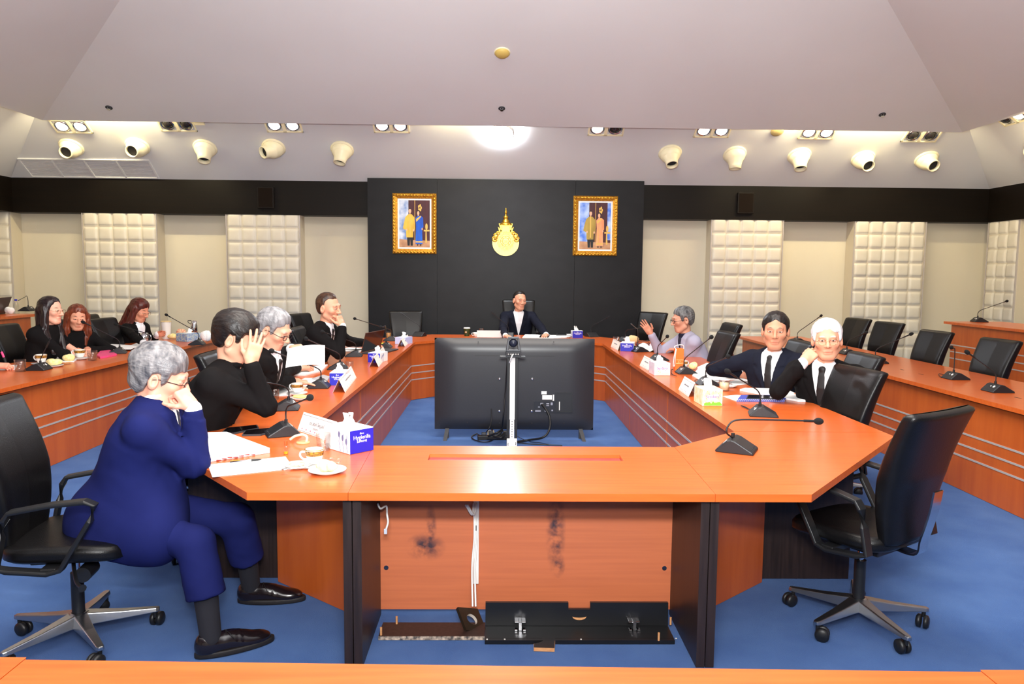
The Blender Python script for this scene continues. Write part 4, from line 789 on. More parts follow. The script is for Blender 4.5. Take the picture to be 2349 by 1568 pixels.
b = MB(); b.prism([(-0.044, 0.001), (0.044, 0.001), (0.049, 0.109), (0.02, 0.123), (-0.03, 0.128), (-0.02, 0.096), (0.001, 0.07), (-0.019, 0.046), (-0.044, 0.034)], 0.0161, 0.0168); b.build('black_face', MATS['black_melamine'], t)
for px, py, lab in ((1538, 1432, 'upright wooden dowel at the right end of the black cover'), (1511, 1468, 'small wooden dowel near the front right of the black cover')):
    q = P(px, py, 0.021); b = MB(); b.at(tuple(q)); b.cyl(0.005, 0, 0.035, 10); tag(b.build('wooden_dowel', raw_mdf), lab, 'dowel')
# ---------------------------------------------------------------- things on the desks
pink_mat = mat('pink_wrapper', (232, 70, 130), 0.4, bump=(60, 0.6)); bread = mat('bread_crust', (236, 212, 130), 0.75, noise=((40, 40, 40), (246, 232, 180))); pastry = mat('pale_pastry', (240, 236, 170), 0.7, noise=((60, 60, 60), (214, 220, 140)), bump=(80, 0.6))
band = mat('patterned_band', (70, 34, 26), 0.35, noise=((90, 90, 90), (206, 150, 60))); stem_ink = mat('grey_blue_print', (110, 112, 150), 0.7); ink = mat('grey_ink', (90, 90, 110), 0.8); pink_ink = mat('pink_print', (232, 130, 150), 0.8)
green_ink = mat('green_print', (120, 190, 60), 0.7); yellow_ink = mat('yellow_print', (224, 206, 80), 0.7); lilac = mat('lilac_print', (205, 196, 232), 0.7); purple = mat('purple_print', (112, 92, 190), 0.7); white_ink = mat('white_print', (246, 246, 252), 0.7)
pale_blue = mat('pale_lilac_card', (190, 196, 236), 0.55); floral_blue = mat('blue_floral_card', (92, 130, 190), 0.6, noise=((45, 45, 45), (196, 206, 186))); floral_pink = mat('pink_floral_card', (248, 232, 232), 0.6, noise=((26, 26, 26), (240, 206, 222))); floral_yel = mat('yellow_floral_card', (250, 240, 214), 0.6, noise=((30, 30, 30), (238, 214, 150)))
dark_phone = mat('phone_glass', (14, 14, 18), 0.12, spec=0.7)
def tissue_box(label, A, B, length, h, style, wave=0, away=None):
    a, c = P(*A), P(*B); u = (c - a); w_ = u.length; u.normalize(); n = Vector((-u.y, u.x, 0))
    if n.y < 0: n = -n
    t = thing('tissue_box', label, 'tissue box', tuple(a), math.atan2(u.y, u.x), 'tissue boxes')
    fr = {'blue': box_blue, 'pale': pale_blue, 'floral_blue': floral_blue, 'pink': floral_pink, 'yellow': floral_yel}[style]; top = paper if style in ('blue', 'pink', 'yellow') else fr
    b = MB(); b.box(0, w_, 0.0008, length, 0.001, h); b.build('carton', {'blue': paper, 'pale': pale_blue, 'floral_blue': floral_blue, 'pink': floral_pink, 'yellow': floral_yel}[style], t, 0.0015)
    if style == 'blue':
        b = MB(); b.box(0.001, w_ - 0.001, -0.0006, 0.0008, 0.002, h - 0.004); b.build('blue_end_panel', box_blue, t)
        text('printed_name', 'Hygienlla', w_ * 0.2, white_ink, t, (w_ * 0.5, -0.001, h * 0.58), (1, 0, 0), (0, 0, 1)); text('printed_line', 'SUPREME', w_ * 0.105, white_ink, t, (w_ * 0.5, -0.001, h * 0.44), (1, 0, 0), (0, 0, 1))
        b = MB(); b.frame((w_ * 0.45, -0.001, h * 0.78), (1, 0, 0), (0, 0, 1), (0, -1, 0)); b.prism([(-0.005, 0), (0.005, 0), (0.004, 0.006), (0.0, 0.01), (-0.004, 0.006)], 0, 0.0003); b.box(0.008, 0.018, 0.001, 0.005, 0, 0.0003); b.build('printed_mark', white_ink, t)
        for sx_ in (-0.0006, w_ + 0.0006):
            b = MB(); b.frame((sx_, 0, 0), (0, 1, 0), (0, 0, 1), (1, 0, 0))
            for k in range(3): b.tube([(0.02 + k * 0.03, 0.004, 0), (0.03 + k * 0.03, h * 0.45, 0), (0.022 + k * 0.03, h * 0.8, 0)], 0.0012, 5); b.prism([(0.03 + k * 0.03 + 0.008 * math.cos(q), h * (0.5 + 0.12 * k) + 0.016 * math.sin(q)) for q in [i * 0.785 for i in range(8)]], -0.0004, 0.0004)
            b.build('printed_sprigs', stem_ink, t)
    if style in ('pink', 'yellow'):
        b = MB(); b.mi = 0; b.prism([(0.01, 0.004), (w_ - 0.004, 0.004), (w_ - 0.004, h * 0.16)] + [(w_ * (0.95 - 0.085 * i), h * (0.14 + 0.07 * (i % 2) + 0.05 * (i % 3))) for i in range(11)], 0, 0.0004)
        b.v = [(x, -0.0004 - z, y) for x, y, z in b.v]; b.build('printed_meadow', green_ink if style == 'yellow' else mat('mint_print', (196, 226, 196), 0.7), t)
        b = MB()
        for k in range(26): b.frame((random.uniform(0.08, 0.92) * w_, -0.0012, random.uniform(0.2, 0.92) * h), (1, 0, 0), (0, 0, 1), (0, -1, 0)); b.mi = k % 4; b.prism([(random.uniform(0.002, 0.005) * math.cos(q), random.uniform(0.002, 0.005) * math.sin(q)) for q in [i * 0.9 for i in range(7)]], 0, 0.0003)
        b.build('printed_flowers', [yellow_ink, lilac, white_ink, pink_ink], t)
        text('printed_name', 'Sendory' if style == 'yellow' else 'Sendora', w_ * 0.2, purple, t, (w_ * 0.5, -0.002, h * 0.5), (1, 0, 0.06), (0, 0, 1))
    b = MB(); b.frame((w_ / 2, length / 2, h), (1, 0, 0), (0, 1, 0), (0, 0, 1)); b.prism([(w_ * 0.32 * math.cos(q), length * 0.3 * math.sin(q)) for q in [i * PI / 10 for i in range(20)]], 0, 0.0006); b.build('slot', tissue, t)
    b = MB(); rr = random.Random(int(A[0])); ph = [rr.uniform(0, 6) for _ in range(4)]
    def tis(u_, v_):
        a_ = 2 * PI * u_; r = 0.024 * (1 - 0.5 * v_) + 0.012 * v_ * math.sin(3 * a_ + ph[0]) + 0.006 * math.sin(5 * a_ + ph[1] + 4 * v_)
        return (w_ / 2 + r * math.cos(a_) * 1.1 + wave * 0.02 * v_, length / 2 + r * math.sin(a_) * 1.3, h + 0.052 * v_ * (1 + 0.28 * math.sin(2 * a_ + ph[2])))
    b.grid(tis, 36, 10); b.build('tissue', tissue, t); return t
tissue_box('blue and white tissue box at the end of the near left desk', (803, 1043), (857, 1032), 0.21, 0.118, 'blue')
tissue_box('blue and white tissue box in front of the man who holds his forehead', (756, 884), (792, 884), 0.21, 0.1, 'blue')
tissue_box('blue and white tissue box between the laptop and the grey-haired man who writes', (844, 831), (872, 832), 0.2, 0.095, 'blue')
tissue_box('pale lilac tissue box at the far left corner with a tall white tissue', (906, 789), (930, 790), 0.2, 0.085, 'pale')
tissue_box('small royal blue tissue box on the head desk', (1313, 775), (1337, 775), 0.12, 0.1, 'blue', -1)
tissue_box('blue and white tissue box beside the man in the grey blazer', (1423, 805), (1453, 806), 0.2, 0.098, 'blue')
tissue_box('pinkish floral tissue box behind the orange carrier', (1501, 861), (1537, 861), 0.19, 0.11, 'pink')
tissue_box('yellow and green floral tissue box in front of the white-haired man', (1611, 931), (1657, 931), 0.19, 0.112, 'yellow')
tissue_box('blue floral tissue box at the far end of the left outer desk', (429, 784), (463, 781), 0.2, 0.1, 'floral_blue', 1)
def tent(label, A, B, h=0.1, base=0.085, name_text=None):
    a, c = P(*A), P(*B); u = c - a; ln = u.length; t = thing('name_tent', label, 'name card', tuple(a), math.atan2(u.y, u.x), 'folded name cards')
    b = MB(); r = 0.0012
    b.add([(0, 0, 0.001), (ln, 0, 0.001), (ln, base / 2, h), (0, base / 2, h), (0, 0.0015, 0.001), (ln, 0.0015, 0.001), (ln, base / 2 + 0.001, h - 0.002), (0, base / 2 + 0.001, h - 0.002)], [(0, 1, 2, 3), (7, 6, 5, 4), (0, 3, 7, 4), (1, 5, 6, 2), (0, 4, 5, 1)])
    b.build('front_leaf', card_cream, t)
    b = MB(); b.add([(0, base, 0.001), (ln, base, 0.001), (ln, base / 2, h), (0, base / 2, h), (0, base - 0.0015, 0.001), (ln, base - 0.0015, 0.001), (ln, base / 2, h - 0.003), (0, base / 2, h - 0.003)], [(3, 2, 1, 0), (4, 5, 6, 7), (0, 4, 7, 3), (1, 2, 6, 5), (0, 1, 5, 4)]); b.build('rear_leaf', card_cream, t)
    up = Vector((0, base / 2, h)).normalized(); n = Vector((0, -h, base / 2)).normalized()
    at = lambda x, q: Vector((x * ln, 0, 0.001)) + up * (q * h) + n * 0.0006
    b = MB(); b.frame(at(0, 0.06), (1, 0, 0), up, n); b.box(0.006, ln - 0.006, -0.001, 0.0005, 0, 0.0003); b.frame(at(0, 0.94), (1, 0, 0), up, n); b.box(0.006, ln - 0.006, -0.001, 0.0005, 0, 0.0003); b.build('printed_border', ink, t)
    if name_text: text('printed_name', name_text, h * 0.26, ink, t, at(0.5, 0.5), (1, 0, 0), up); text('printed_title', 'กรรมการ', h * 0.15, ink, t, at(0.5, 0.3), (1, 0, 0), up)
    else:
        b = MB(); b.frame(at(0, 0.55), (1, 0, 0), up, n)
        for k in range(7): b.box(ln * (0.3 + 0.06 * k), ln * (0.34 + 0.06 * k), 0, 0.008 + 0.003 * (k % 2), 0, 0.0003)
        b.build('printed_name', ink, t)
    b = MB(); b.frame(at(0, 0.14), (1, 0, 0), up, n)
    for k in range(5): q = ln * (0.12 + 0.13 * k); b.prism([(q + 0.006 * math.cos(i), 0.004 + 0.005 * math.sin(i)) for i in range(6)], 0, 0.0003)
    b.build('printed_flowers', pink_ink, t); return t
tent('white name card lying aslant between the near microphone and the blue tissue box', (682, 987), (758, 1013), 0.1, 0.08, 'ดร.สงค์ ไพบูลย์')
tent('folded name card before the blue box of the man who holds his forehead', (792, 900), (818, 866), 0.1, 0.09)
tent('folded name card before the blue box of the grey-haired man who writes', (869, 842), (889, 816), 0.1, 0.09)
tent('folded name card at the far left corner before the lilac box', (929, 795), (943, 783), 0.09, 0.09)
tent('folded name card between the pink floral box and the far right blue box', (1467, 838), (1487, 850), 0.1, 0.09)
tent('folded name card left of the yellow and green floral box', (1556, 893), (1579, 910), 0.105, 0.09)
tent('folded name card leaning beside the far right blue tissue box', (1401, 795), (1417, 804), 0.1, 0.06)
a, c = P(1094, 774), P(1153, 774); t = thing('name_plate', 'blank back of the long white name plate before the chairman', 'name card', tuple(a)); b = MB(); b.box(0, (c - a).x, 0, 0.004, 0.001, 0.1); b.box(0, (c - a).x, 0.0, 0.06, 0.001, 0.004); b.build('plate', paper, t)
def sheet(label, px, h, z=TT + 0.001, name='paper_sheet', m_=None, cat='paper', group='papers on the desks', wob=0.0):
    pts = [P(x, y, z) for x, y in px]; c = sum(pts, Vector()) / len(pts); b = MB(); b.M = Matrix.Translation(-c + Vector((0, 0, c.z))); b.M = Matrix.Identity(4)
    b.prism([((p.x - c.x), (p.y - c.y)) for p in pts], 0, h); o = b.build(name, m_ or paper); o.location = (c.x, c.y, z); return tag(o, label, cat, group)
sheet('thick stack of loose pages under the elbow of the man in navy', [(449, 1064), (619, 1038), (545, 1010), (521, 1000), (478, 1001), (460, 1010)], 0.024, name='page_stack')
sheet('top pages slid askew on the stack beside the elbow of the man in navy', [(453, 1053), (613, 1028), (540, 1000), (519, 993), (484, 994)], 0.004, TT + 0.026, 'page_stack')
st_ = bpy.data.objects['page_stack']
b = MB(); p0 = Vector(st_.location)
for k in range(7):
    q = P(498 + k * 13, 1055 - k * 2.2, TT + 0.004) - p0; b.box(q.x, q.x + 0.02, q.y - 0.012, q.y - 0.0005, 0.004 + 0.002 * (k % 3), 0.006 + 0.002 * (k % 3))
b.build('index_tab', mat('red_tab', (170, 60, 60), 0.6), st_)
sheet('blank sheet with a pen at its top edge, below the stack of pages', [(477, 1066), (655, 1047), (674, 1075), (487, 1094)], 0.0015)
sheet('sheet half hidden behind the forearm of the man in navy', [(382, 1003), (383, 974), (410, 974), (404, 1006)], 0.002)
def pen(label, A, B, z=TT + 0.007, r=0.0055, m_=None):
    a, c = P(A[0], A[1], z), P(B[0], B[1], z); d = (c - a); ln = d.length; t = thing('pen', label, 'pen', tuple(a)); d.normalize()
    b = frame_mb((0, 0, 0), d, (0, 0, 1)); b.lathe([(1e-4, 0), (r * 0.9, 0.001), (r, ln * 0.68), (r * 0.7, ln * 0.9)], 12); b.build('barrel', m_ or chrome, t); b = frame_mb((0, 0, 0), d, (0, 0, 1)); b.lathe([(r * 0.95, ln * 0.66), (r * 1.05, ln * 0.68), (r * 0.8, ln * 0.88), (0.0012, ln)], 12); b.build('grip', black_plastic, t)
    b = MB(); b.frame((0, 0, r), (d.x, d.y, 0), (-d.y, d.x, 0), (0, 0, 1)); b.box(ln * 0.02, ln * 0.32, -0.002, 0.002, 0, 0.002); b.build('clip', gold, t); return t
pen('silver pen with a black grip on the sheet before the man in navy', (527, 1060), (600, 1053))
def phone(label, px, z=TT + 0.001, h=0.009):
    o = sheet(label, px, h, z, 'mobile_phone', dark_grey_plastic, 'phone', 'phones on the desks'); pts = [P(x, y, z) for x, y in px]; c = sum(pts, Vector()) / len(pts); b = MB(); b.prism([((p.x - c.x) * 0.93, (p.y - c.y) * 0.93) for p in pts], h, h + 0.0008); b.build('screen', dark_phone, o); return o
phone('black phone beyond the stack of pages, touching a second phone', [(510, 993), (520, 984), (590, 977), (594, 984), (530, 997)])
phone('dark phone with bright edge between the first phone and the microphone', [(555, 1000), (563, 990), (622, 984), (628, 992), (598, 999)])
# small bottle, grommet, mug, cups, plates
p = P(656, 1041); t = thing('inhaler_bottle', 'tiny bottle of amber liquid with an orange cap', 'bottle', tuple(p)); b = MB(); b.lathe([(1e-4, 0.001), (0.011, 0.001), (0.011, 0.022), (0.007, 0.035), (0.006, 0.045), (1e-4, 0.045)], 16); b.build('glass', glass, t); b = MB(); b.cyl(0.0098, 0.002, 0.012, 14); b.build('amber_liquid', mat('amber_liquid', (240, 160, 30), 0.1), t); b = MB(); b.cyl(0.008, 0.044, 0.064, 14); b.build('cap', mat('orange_cap', (240, 80, 30), 0.4), t)
p = P(695, 1015); t = thing('desk_grommet', 'beige cable grommet with a thick cord looping out, behind the near microphone', 'grommet', tuple(p)); bg = mat('beige_plastic', (196, 160, 110), 0.45); b = MB(); b.lathe([(0.034, 0.0005), (0.034, 0.004), (0.03, 0.007), (1e-4, 0.007)], 28); b.build('cap', bg, t); b = MB(); b.tube(spline([(0.018, 0, 0.004), (0.02, 0.0, 0.03), (-0.005, 0.01, 0.04), (-0.045, 0.015, 0.03), (-0.07, 0.02, 0.012)], 6), 0.007, 8); b.build('cord', mat('beige_cord', (226, 206, 180), 0.5), t)
def tumbler(label, px, py, r, h, fill=0.5, handle=False, z=TT, liquid=None, lid=False, group='drinking glasses'):
    p = P(px, py, z); t = thing('drinking_glass', label, 'glass', tuple(p), 0.4, group); b = MB(); b.lathe([(1e-4, 0.001), (r * 0.88, 0.001), (r, h), (r - 0.003, h), (r * 0.88 - 0.003, 0.008), (1e-4, 0.008)], 28); b.build('vessel', glass, t)
    if fill: b = MB(); b.lathe([(1e-4, 0.0085), (r * 0.88 - 0.0034, 0.0085), (r * (0.88 + 0.12 * fill) - 0.0034, h * fill), (1e-4, h * fill)], 28); b.build('drink', liquid or water, t)
    if handle: b = MB(); b.tube(spline([(r * 0.92, 0, h * 0.2), (r + 0.02, 0, h * 0.25), (r + 0.028, 0, h * 0.5), (r + 0.02, 0, h * 0.75), (r * 0.98, 0, h * 0.8)], 6), 0.005, 8); b.build('handle', glass, t)
    if lid: b = MB(); b.lathe([(1e-4, h + 0.006), (r * 1.02, h + 0.004), (r * 1.02, h), (1e-4, h)], 28); b.build('lid', tissue, t)
    return t
tumbler('glass mug with a handle beside the blue box on the near left desk', 742, 1032, 0.036, 0.085, 0.35, True)
def cup(label, px, py, s=1.0, z=TT, saucer=True, rz=2.6, banded=True, spoon=False, group='coffee cups'):
    p = P(px, py, z); t = thing('coffee_cup', label, 'cup', tuple(p + Vector((0, 0, 0.0165 * s if saucer else 0.0))), rz, group); b = MB(); b.lathe([(1e-4, 0.001), (0.022 * s, 0.001), (0.024 * s, 0.006 * s), (0.03 * s, 0.015 * s), (0.038 * s, 0.04 * s), (0.041 * s, 0.062 * s), (0.038 * s, 0.062 * s), (0.034 * s, 0.035 * s), (0.02 * s, 0.008 * s), (1e-4, 0.008 * s)], 32); b.build('bowl', white_gloss, t)
    if banded: b = MB(); b.lathe([(0.0372 * s, 0.036 * s), (0.0385 * s, 0.042 * s), (0.0408 * s, 0.057 * s)], 32); b.build('patterned_band', band, t); b = MB(); b.lathe([(0.0412 * s, 0.06 * s), (0.0412 * s, 0.0625 * s), (0.038 * s, 0.0625 * s)], 32); b.build('gold_rim', gold, t)
    b = MB(); b.lathe([(1e-4, 0.05 * s), (0.036 * s, 0.05 * s)], 24); b.build('coffee', mat('milky_coffee', (232, 222, 206), 0.2) if 'milky_coffee' not in MATS else MATS['milky_coffee'], t)
    b = MB(); b.tube(spline([(0.036 * s, 0, 0.05 * s), (0.055 * s, 0, 0.05 * s), (0.06 * s, 0, 0.035 * s), (0.048 * s, 0, 0.02 * s), (0.031 * s, 0, 0.018 * s)], 5), 0.0045 * s, 8); b.build('handle', white_gloss, t)
    if saucer: plate('white saucer under the ' + ' '.join(label.split()[:12]), px, py, 0.068 * s, z, group='saucers', name='saucer')
    return t
def plate(label, px, py, r, z=TT, group='plates', name='plate'):
    p = P(px, py, z); b = MB(); b.lathe([(1e-4, 0.0025), (r * 0.55, 0.0025), (r * 0.58, 0.001), (r * 0.62, 0.001), (r * 0.7, 0.006), (r, 0.016), (r, 0.018), (r * 0.7, 0.009), (r * 0.55, 0.0055), (1e-4, 0.0055)], 40)
    o = b.build(name, white_gloss); o.location = p; return tag(o, label, 'plate', group)
cup('coffee cup with a dark patterned band on the near left desk', 722, 1070, 1.05, rz=3.3)
plate('white saucer with a pastry end and a teaspoon, left of the banded coffee cup', 684, 1072, 0.062)
def bun(label, px, py, r, z, m_=None, lumps=5, name='pastry', cat='food', group='pastries and bread', seed=1):
    p = P(px, py, z); rr = random.Random(seed); b = MB()
    for k in range(lumps): b.ball((rr.uniform(-0.5, 0.5) * r[0], rr.uniform(-0.4, 0.4) * r[1], r[2] * rr.uniform(0.5, 0.75)), (r[0] * rr.uniform(0.5, 0.75), r[1] * rr.uniform(0.5, 0.8), r[2] * rr.uniform(0.5, 0.75)), 14, 9)
    zmin = min(v[2] for v in b.v); b.v = [(x, y, q - zmin) for x, y, q in b.v]
    o = b.build(name, m_ or bread); o.location = p; return tag(o, label, cat, group)
bun('flat golden pastry on the saucer left of the banded cup', 682, 1066, (0.035, 0.022, 0.008), TT + 0.012, bread, 4, seed=4)
p = P(688, 1075, TT + 0.019); t = thing('teaspoon', 'steel teaspoon on the saucer with the golden pastry', 'spoon', tuple(p), 0.25); b = MB(); b.tube([(-0.055, 0, 0.002), (0.0, 0, 0.004), (0.04, 0, 0.001)], 0.002, 8); b.build('stem', chrome, t); b = MB(); b.ball((-0.064, 0, 0.002), (0.014, 0.009, 0.003), 14, 8); b.build('bowl', chrome, t)
plate('white plate of pale cake at the front of the near left desk', 751, 1084, 0.082)
bun('pale crumbly cake on the front plate', 751, 1080, (0.046, 0.03, 0.03), TT + 0.007, pastry, 8, seed=9)
p = P(760, 1064); t = thing('cellophane_wrapper', 'crumpled clear wrapper behind the plate of pale cake', 'wrapper', tuple(p)); b = MB(); rr = random.Random(3)
def crumple(u, v): return ((u - 0.5) * 0.1, (v - 0.5) * 0.06, 0.004 + 0.02 * rr.random())
b.grid(crumple, 8, 6, False); b.build('film', glass, t)
# desk of the man who holds his forehead
sheet('open papers under the elbow of the man who holds his forehead', [(558, 902), (590, 879), (706, 884), (690, 905), (640, 908)], 0.006, name='page_stack')
pen('black pen lying on the papers of the man who holds his forehead', (568, 904), (618, 904), TT + 0.006, 0.005, black_plastic)
tumbler('half full water glass beyond the near microphones', 629, 916, 0.037, 0.075, 0.6)
cup('banded coffee cup behind the half full water glass', 682, 905, 1.05, rz=2.8)
plate('white plate with a yellow wrapper behind the near microphone head', 690, 916, 0.075)
bun('yellow wrapped snack on the plate behind the near microphone head', 690, 913, (0.05, 0.025, 0.018), TT + 0.007, mat('yellow_wrap', (238, 214, 130), 0.5), 4, seed=5)
sheet('stapled pages under the hand with the wristwatch', [(672, 880), (700, 868), (752, 868), (745, 884)], 0.006)
sheet('grey folder beyond the hand with the wristwatch', [(715, 871), (742, 862), (757, 866), (750, 876)], 0.012, m_=mat('grey_folder', (170, 166, 168), 0.6), name='folder', cat='folder')
tumbler('empty glass upside down behind the blue box of the man who writes', 802, 846, 0.036, 0.07, 0.0)
# the grey-haired man's upright pages
pa, pb, pc, pd = PY(655, 843, 4.88), PY(745, 838, 4.98), PY(745, 792, 5.06), PY(660, 800, 4.96)
b = MB(); n_ = (pb - pa).cross(pd - pa).normalized() * 0.004
def curl(u, v): q = (pa * (1 - u) + pb * u) * (1 - v) + (pd * (1 - u) + pc * u) * v; return tuple(q + n_ * (6 * math.sin(PI * u)) )
def curl2(u, v): q = (pa * (1 - u) + pb * u) * (1 - v) + (pd * (1 - u) + pc * u) * v; return tuple(q + n_ * (6 * math.sin(PI * u)) + n_ * 1.2)
b.grid(curl, 14, 6); b.grid(curl2, 14, 6); tag(b.build('held_pages', paper), 'sheaf of white pages held up by the grey-haired man who writes', 'paper', 'papers on the desks')
sheet('pages lying under the sheaf of the grey-haired man who writes', [(640, 862), (672, 846), (752, 838), (738, 852), (700, 862)], 0.012, name='page_stack')
# laptop
def laptop(label, hinge_a, hinge_b, tilt, depth=0.23, m_=None, z=TT, mark=False):
    a, c = P(*hinge_a, z), P(*hinge_b, z); u = (c - a); ln = u.length; u.normalize(); n = Vector((-u.y, u.x, 0)); t = thing('laptop', label, 'laptop', tuple(a), math.atan2(u.y, u.x))
    b = MB(); b.box(0, ln, 0.0, depth, 0.002, 0.016); b.build('keyboard_base', dark_grey_plastic, t, 0.003)
    b = MB(); b.frame((0, 0, 0.016), (1, 0, 0), (0, -math.sin(tilt), math.cos(tilt)), (0, -math.cos(tilt), -math.sin(tilt))); b.box(0, ln, 0, depth, 0, 0.007); b.build('lid', m_ or mat('brown_metal_lid', (92, 58, 44), 0.4, 0.5), t, 0.003)
    b = MB(); b.frame((0, 0, 0.016), (1, 0, 0), (0, -math.sin(tilt), math.cos(tilt)), (0, -math.cos(tilt), -math.sin(tilt))); b.box(0.008, ln - 0.008, 0.012, depth - 0.008, -0.0008, 0.0); b.build('screen', dark_phone, t); return t
laptop('open laptop with a brown lid before the balding man', (873, 801), (829, 812), -0.25, 0.22)
for lab, px in (('loose sheets left of the laptop', [(778, 801), (800, 797), (848, 800), (838, 804)]), ('white sheets nearer than the laptop, under a pen', [(760, 802), (772, 800), (846, 802), (838, 806), (790, 806)])): sheet(lab, px, 0.004)
sheet('thick grey bound report against the laptop base', [(786, 795), (800, 789), (833, 790), (828, 797)], 0.03, name='bound_report', m_=mat('grey_white_cover', (216, 210, 206), 0.7), cat='report')
o = sheet('notepad with a yellow cover behind the upright microphone', [(862, 796), (866, 789), (888, 790), (888, 796)], 0.02, name='notepad', m_=mat('acid_yellow_cover', (224, 226, 60), 0.6), cat='notepad')
tumbler('tall amber drink glass at the far left corner', 891, 781, 0.036, 0.12, 0.85, liquid=mat('amber_drink', (214, 150, 80), 0.1))
# head desk
def paper_cup(label, px, py, h, r, m_, lid=white_plastic, z=TT): p = P(px, py, z); t = thing('paper_cup', label, 'cup', tuple(p)); b = MB(); b.cyl(r * 0.78, 0.001, h, 24, r); b.build('cup_body', m_, t); b = MB(); b.lathe([(r * 1.06, h), (r * 1.06, h + 0.006), (r * 0.92, h + 0.014), (1e-4, h + 0.014)], 24); b.build('lid', lid, t); return t
t = paper_cup('dark green paper coffee cup with a white lid on the head desk', 1071, 770, 0.105, 0.045, mat('dark_green_cup', (50, 62, 24), 0.5)); b = MB(); b.frame((-0.012, -0.04, 0.055), (1, 0, 0), (0, 0.1, 1), (0, -1, 0.1)); b.lathe([(1e-4, 0.006), (0.014, 0.005)], 16); b.build('round_badge', mat('tan_badge', (196, 160, 120), 0.6), t)
cup('white cup left of the blank name plate on the head desk', 1092, 772, 1.0, banded=False, rz=3.1, saucer=False)
tumbler('drinking glass half hidden behind the blank name plate', 1104, 769, 0.036, 0.1, 0.5)
for lab, px in (('open documents before the white shirt of the chairman', [(1198, 775), (1205, 768), (1262, 769), (1258, 776)]), ('spread sheets under the hand of the chairman', [(1236, 776), (1240, 770), (1312, 770), (1306, 774), (1270, 777)]), ('sheet at the blue tissue box on the head desk', [(1280, 770), (1285, 767), (1316, 767), (1312, 771)])): sheet(lab, px, 0.012)
phone('dark phone on the sheets of the chairman', [(1276, 769), (1278, 766), (1300, 766), (1299, 769)], TT + 0.014, 0.012)
pen('black pen beside the small blue tissue box on the head desk', (1300, 774), (1314, 772), TT + 0.016)
# right side
tumbler('glass with brown drink beside the far right name card', 1413, 794, 0.04, 0.12, 0.7, liquid=mat('cola_drink', (70, 34, 22), 0.1))
paper_cup('overturned looking cream cup beyond the far right blue box', 1440, 786, 0.05, 0.045, white_gloss)
bun('beige cloth-covered bowl beyond the upright far right microphone', 1457, 788, (0.1, 0.08, 0.07), TT + 0.001, mat('beige_cloth', (216, 190, 140), 0.8), 5, 'covered_bowl', 'bowl', None, 12)
p = P(1475, 792); t = thing('spectacle_case', 'dark red folded spectacles and case before the raised arm', 'spectacle case', tuple(p), -0.2); b = MB(); b.box(-0.09, 0.09, -0.025, 0.025, 0.001, 0.03); b.build('case', mat('dark_red_leather', (84, 18, 20), 0.4), t, 0.01); b = MB(); b.tube(spline([(-0.08, 0, 0.03), (-0.05, 0.0, 0.05), (0.05, 0, 0.052), (0.08, 0, 0.03)], 5), 0.004, 6); b.build('temple', mat('tortoise', (60, 20, 14), 0.3), t)
def booklet(label, px, wave=0.02, z=TT + 0.001, mats=None, cov=None):
    q = [P(x, y, z) for x, y in px]; c = sum(q, Vector()) / 4; b = MB(); f_ = lambda u, v, k: (q[0] * (1 - u) + q[1] * u) * (1 - v) + (q[3] * (1 - u) + q[2] * u) * v + Vector((0, 0, k + wave * abs(math.sin(2 * PI * u)))) - c
    b.grid(lambda u, v: tuple(f_(u, v, 0.0)), 24, 2); b.grid(lambda u, v: tuple(f_(u, v, 0.004)), 24, 2); o = b.build('booklet', mats or paper); o.location = c; return tag(o, label, 'booklet', 'open booklets')
booklet('open booklet fanned behind the far right microphone base', [(1460, 806), (1522, 808), (1515, 798), (1465, 790)], 0.03)
booklet('open booklet with dark page corner before the grey blazer', [(1490, 806), (1560, 808), (1548, 796), (1498, 798)], 0.025)
booklet('white pages under the grey sleeve beyond the orange carrier', [(1530, 806), (1598, 806), (1585, 796), (1532, 797)], 0.02)
t = thing('highlighter', 'bright green marker on the pages before the grey blazer', 'marker', tuple(P(1508, 795, TT + 0.03))); b = MB(); b.cyl(0.008, 0, 0.035, 12); b.build('cap', mat('bright_green', (80, 220, 70), 0.4), t)
sheet('pink and white packet before the grey sleeve', [(1490, 795), (1494, 790), (1508, 791), (1506, 796)], 0.03, name='snack_packet', m_=mat('pink_white_pack', (240, 200, 214), 0.5), cat='packet')
# orange carrier
p = P(1556, 851); t = thing('orange_carrier', 'tall orange card carrier with a white rope handle', 'gift bag', tuple(p), 0.0); b = MB(); b.box(-0.036, 0.04, -0.03, 0.045, 0.001, 0.21); b.build('bag', orange_card, t, 0.003)
b = MB(); b.tube(spline([(-0.03, -0.034, 0.2), (-0.05, -0.034, 0.228), (0.0, -0.02, 0.245), (0.04, 0.0, 0.235), (0.043, 0.0, 0.2)], 8), 0.004, 8); b.tube(spline([(-0.036, -0.034, 0.21), (-0.052, -0.036, 0.13), (-0.056, -0.036, 0.06), (-0.048, -0.036, 0.05), (-0.042, -0.036, 0.07), (-0.04, -0.034, 0.14), (-0.032, -0.033, 0.205)], 8), 0.0035, 8); b.build('rope_handle', white_plastic, t)
b = MB(); b.frame((0.0, -0.0306, 0.06), (1, 0, 0), (0, 0, 1), (0, -1, 0)); lg = [(-0.03, 0.05), (0.035, 0.05), (0.035, 0.047), (-0.03, 0.047)]; b.prism(lg, 0, 0.0004); b.tube([(0.012 * math.cos(q) + 0.0, 0.03 + 0.008 * math.sin(q), 0) for q in [i * 0.6 for i in range(9)]], 0.0018, 5); b.prism([(-0.03, 0.012), (0.034, 0.016), (0.034, 0.021), (-0.03, 0.018)], 0, 0.0004); b.build('printed_label', mat('pale_orange_print', (250, 190, 130), 0.6), t)
cup('banded coffee cup behind the microphone by the orange carrier', 1568, 846, 1.0, rz=0.5)
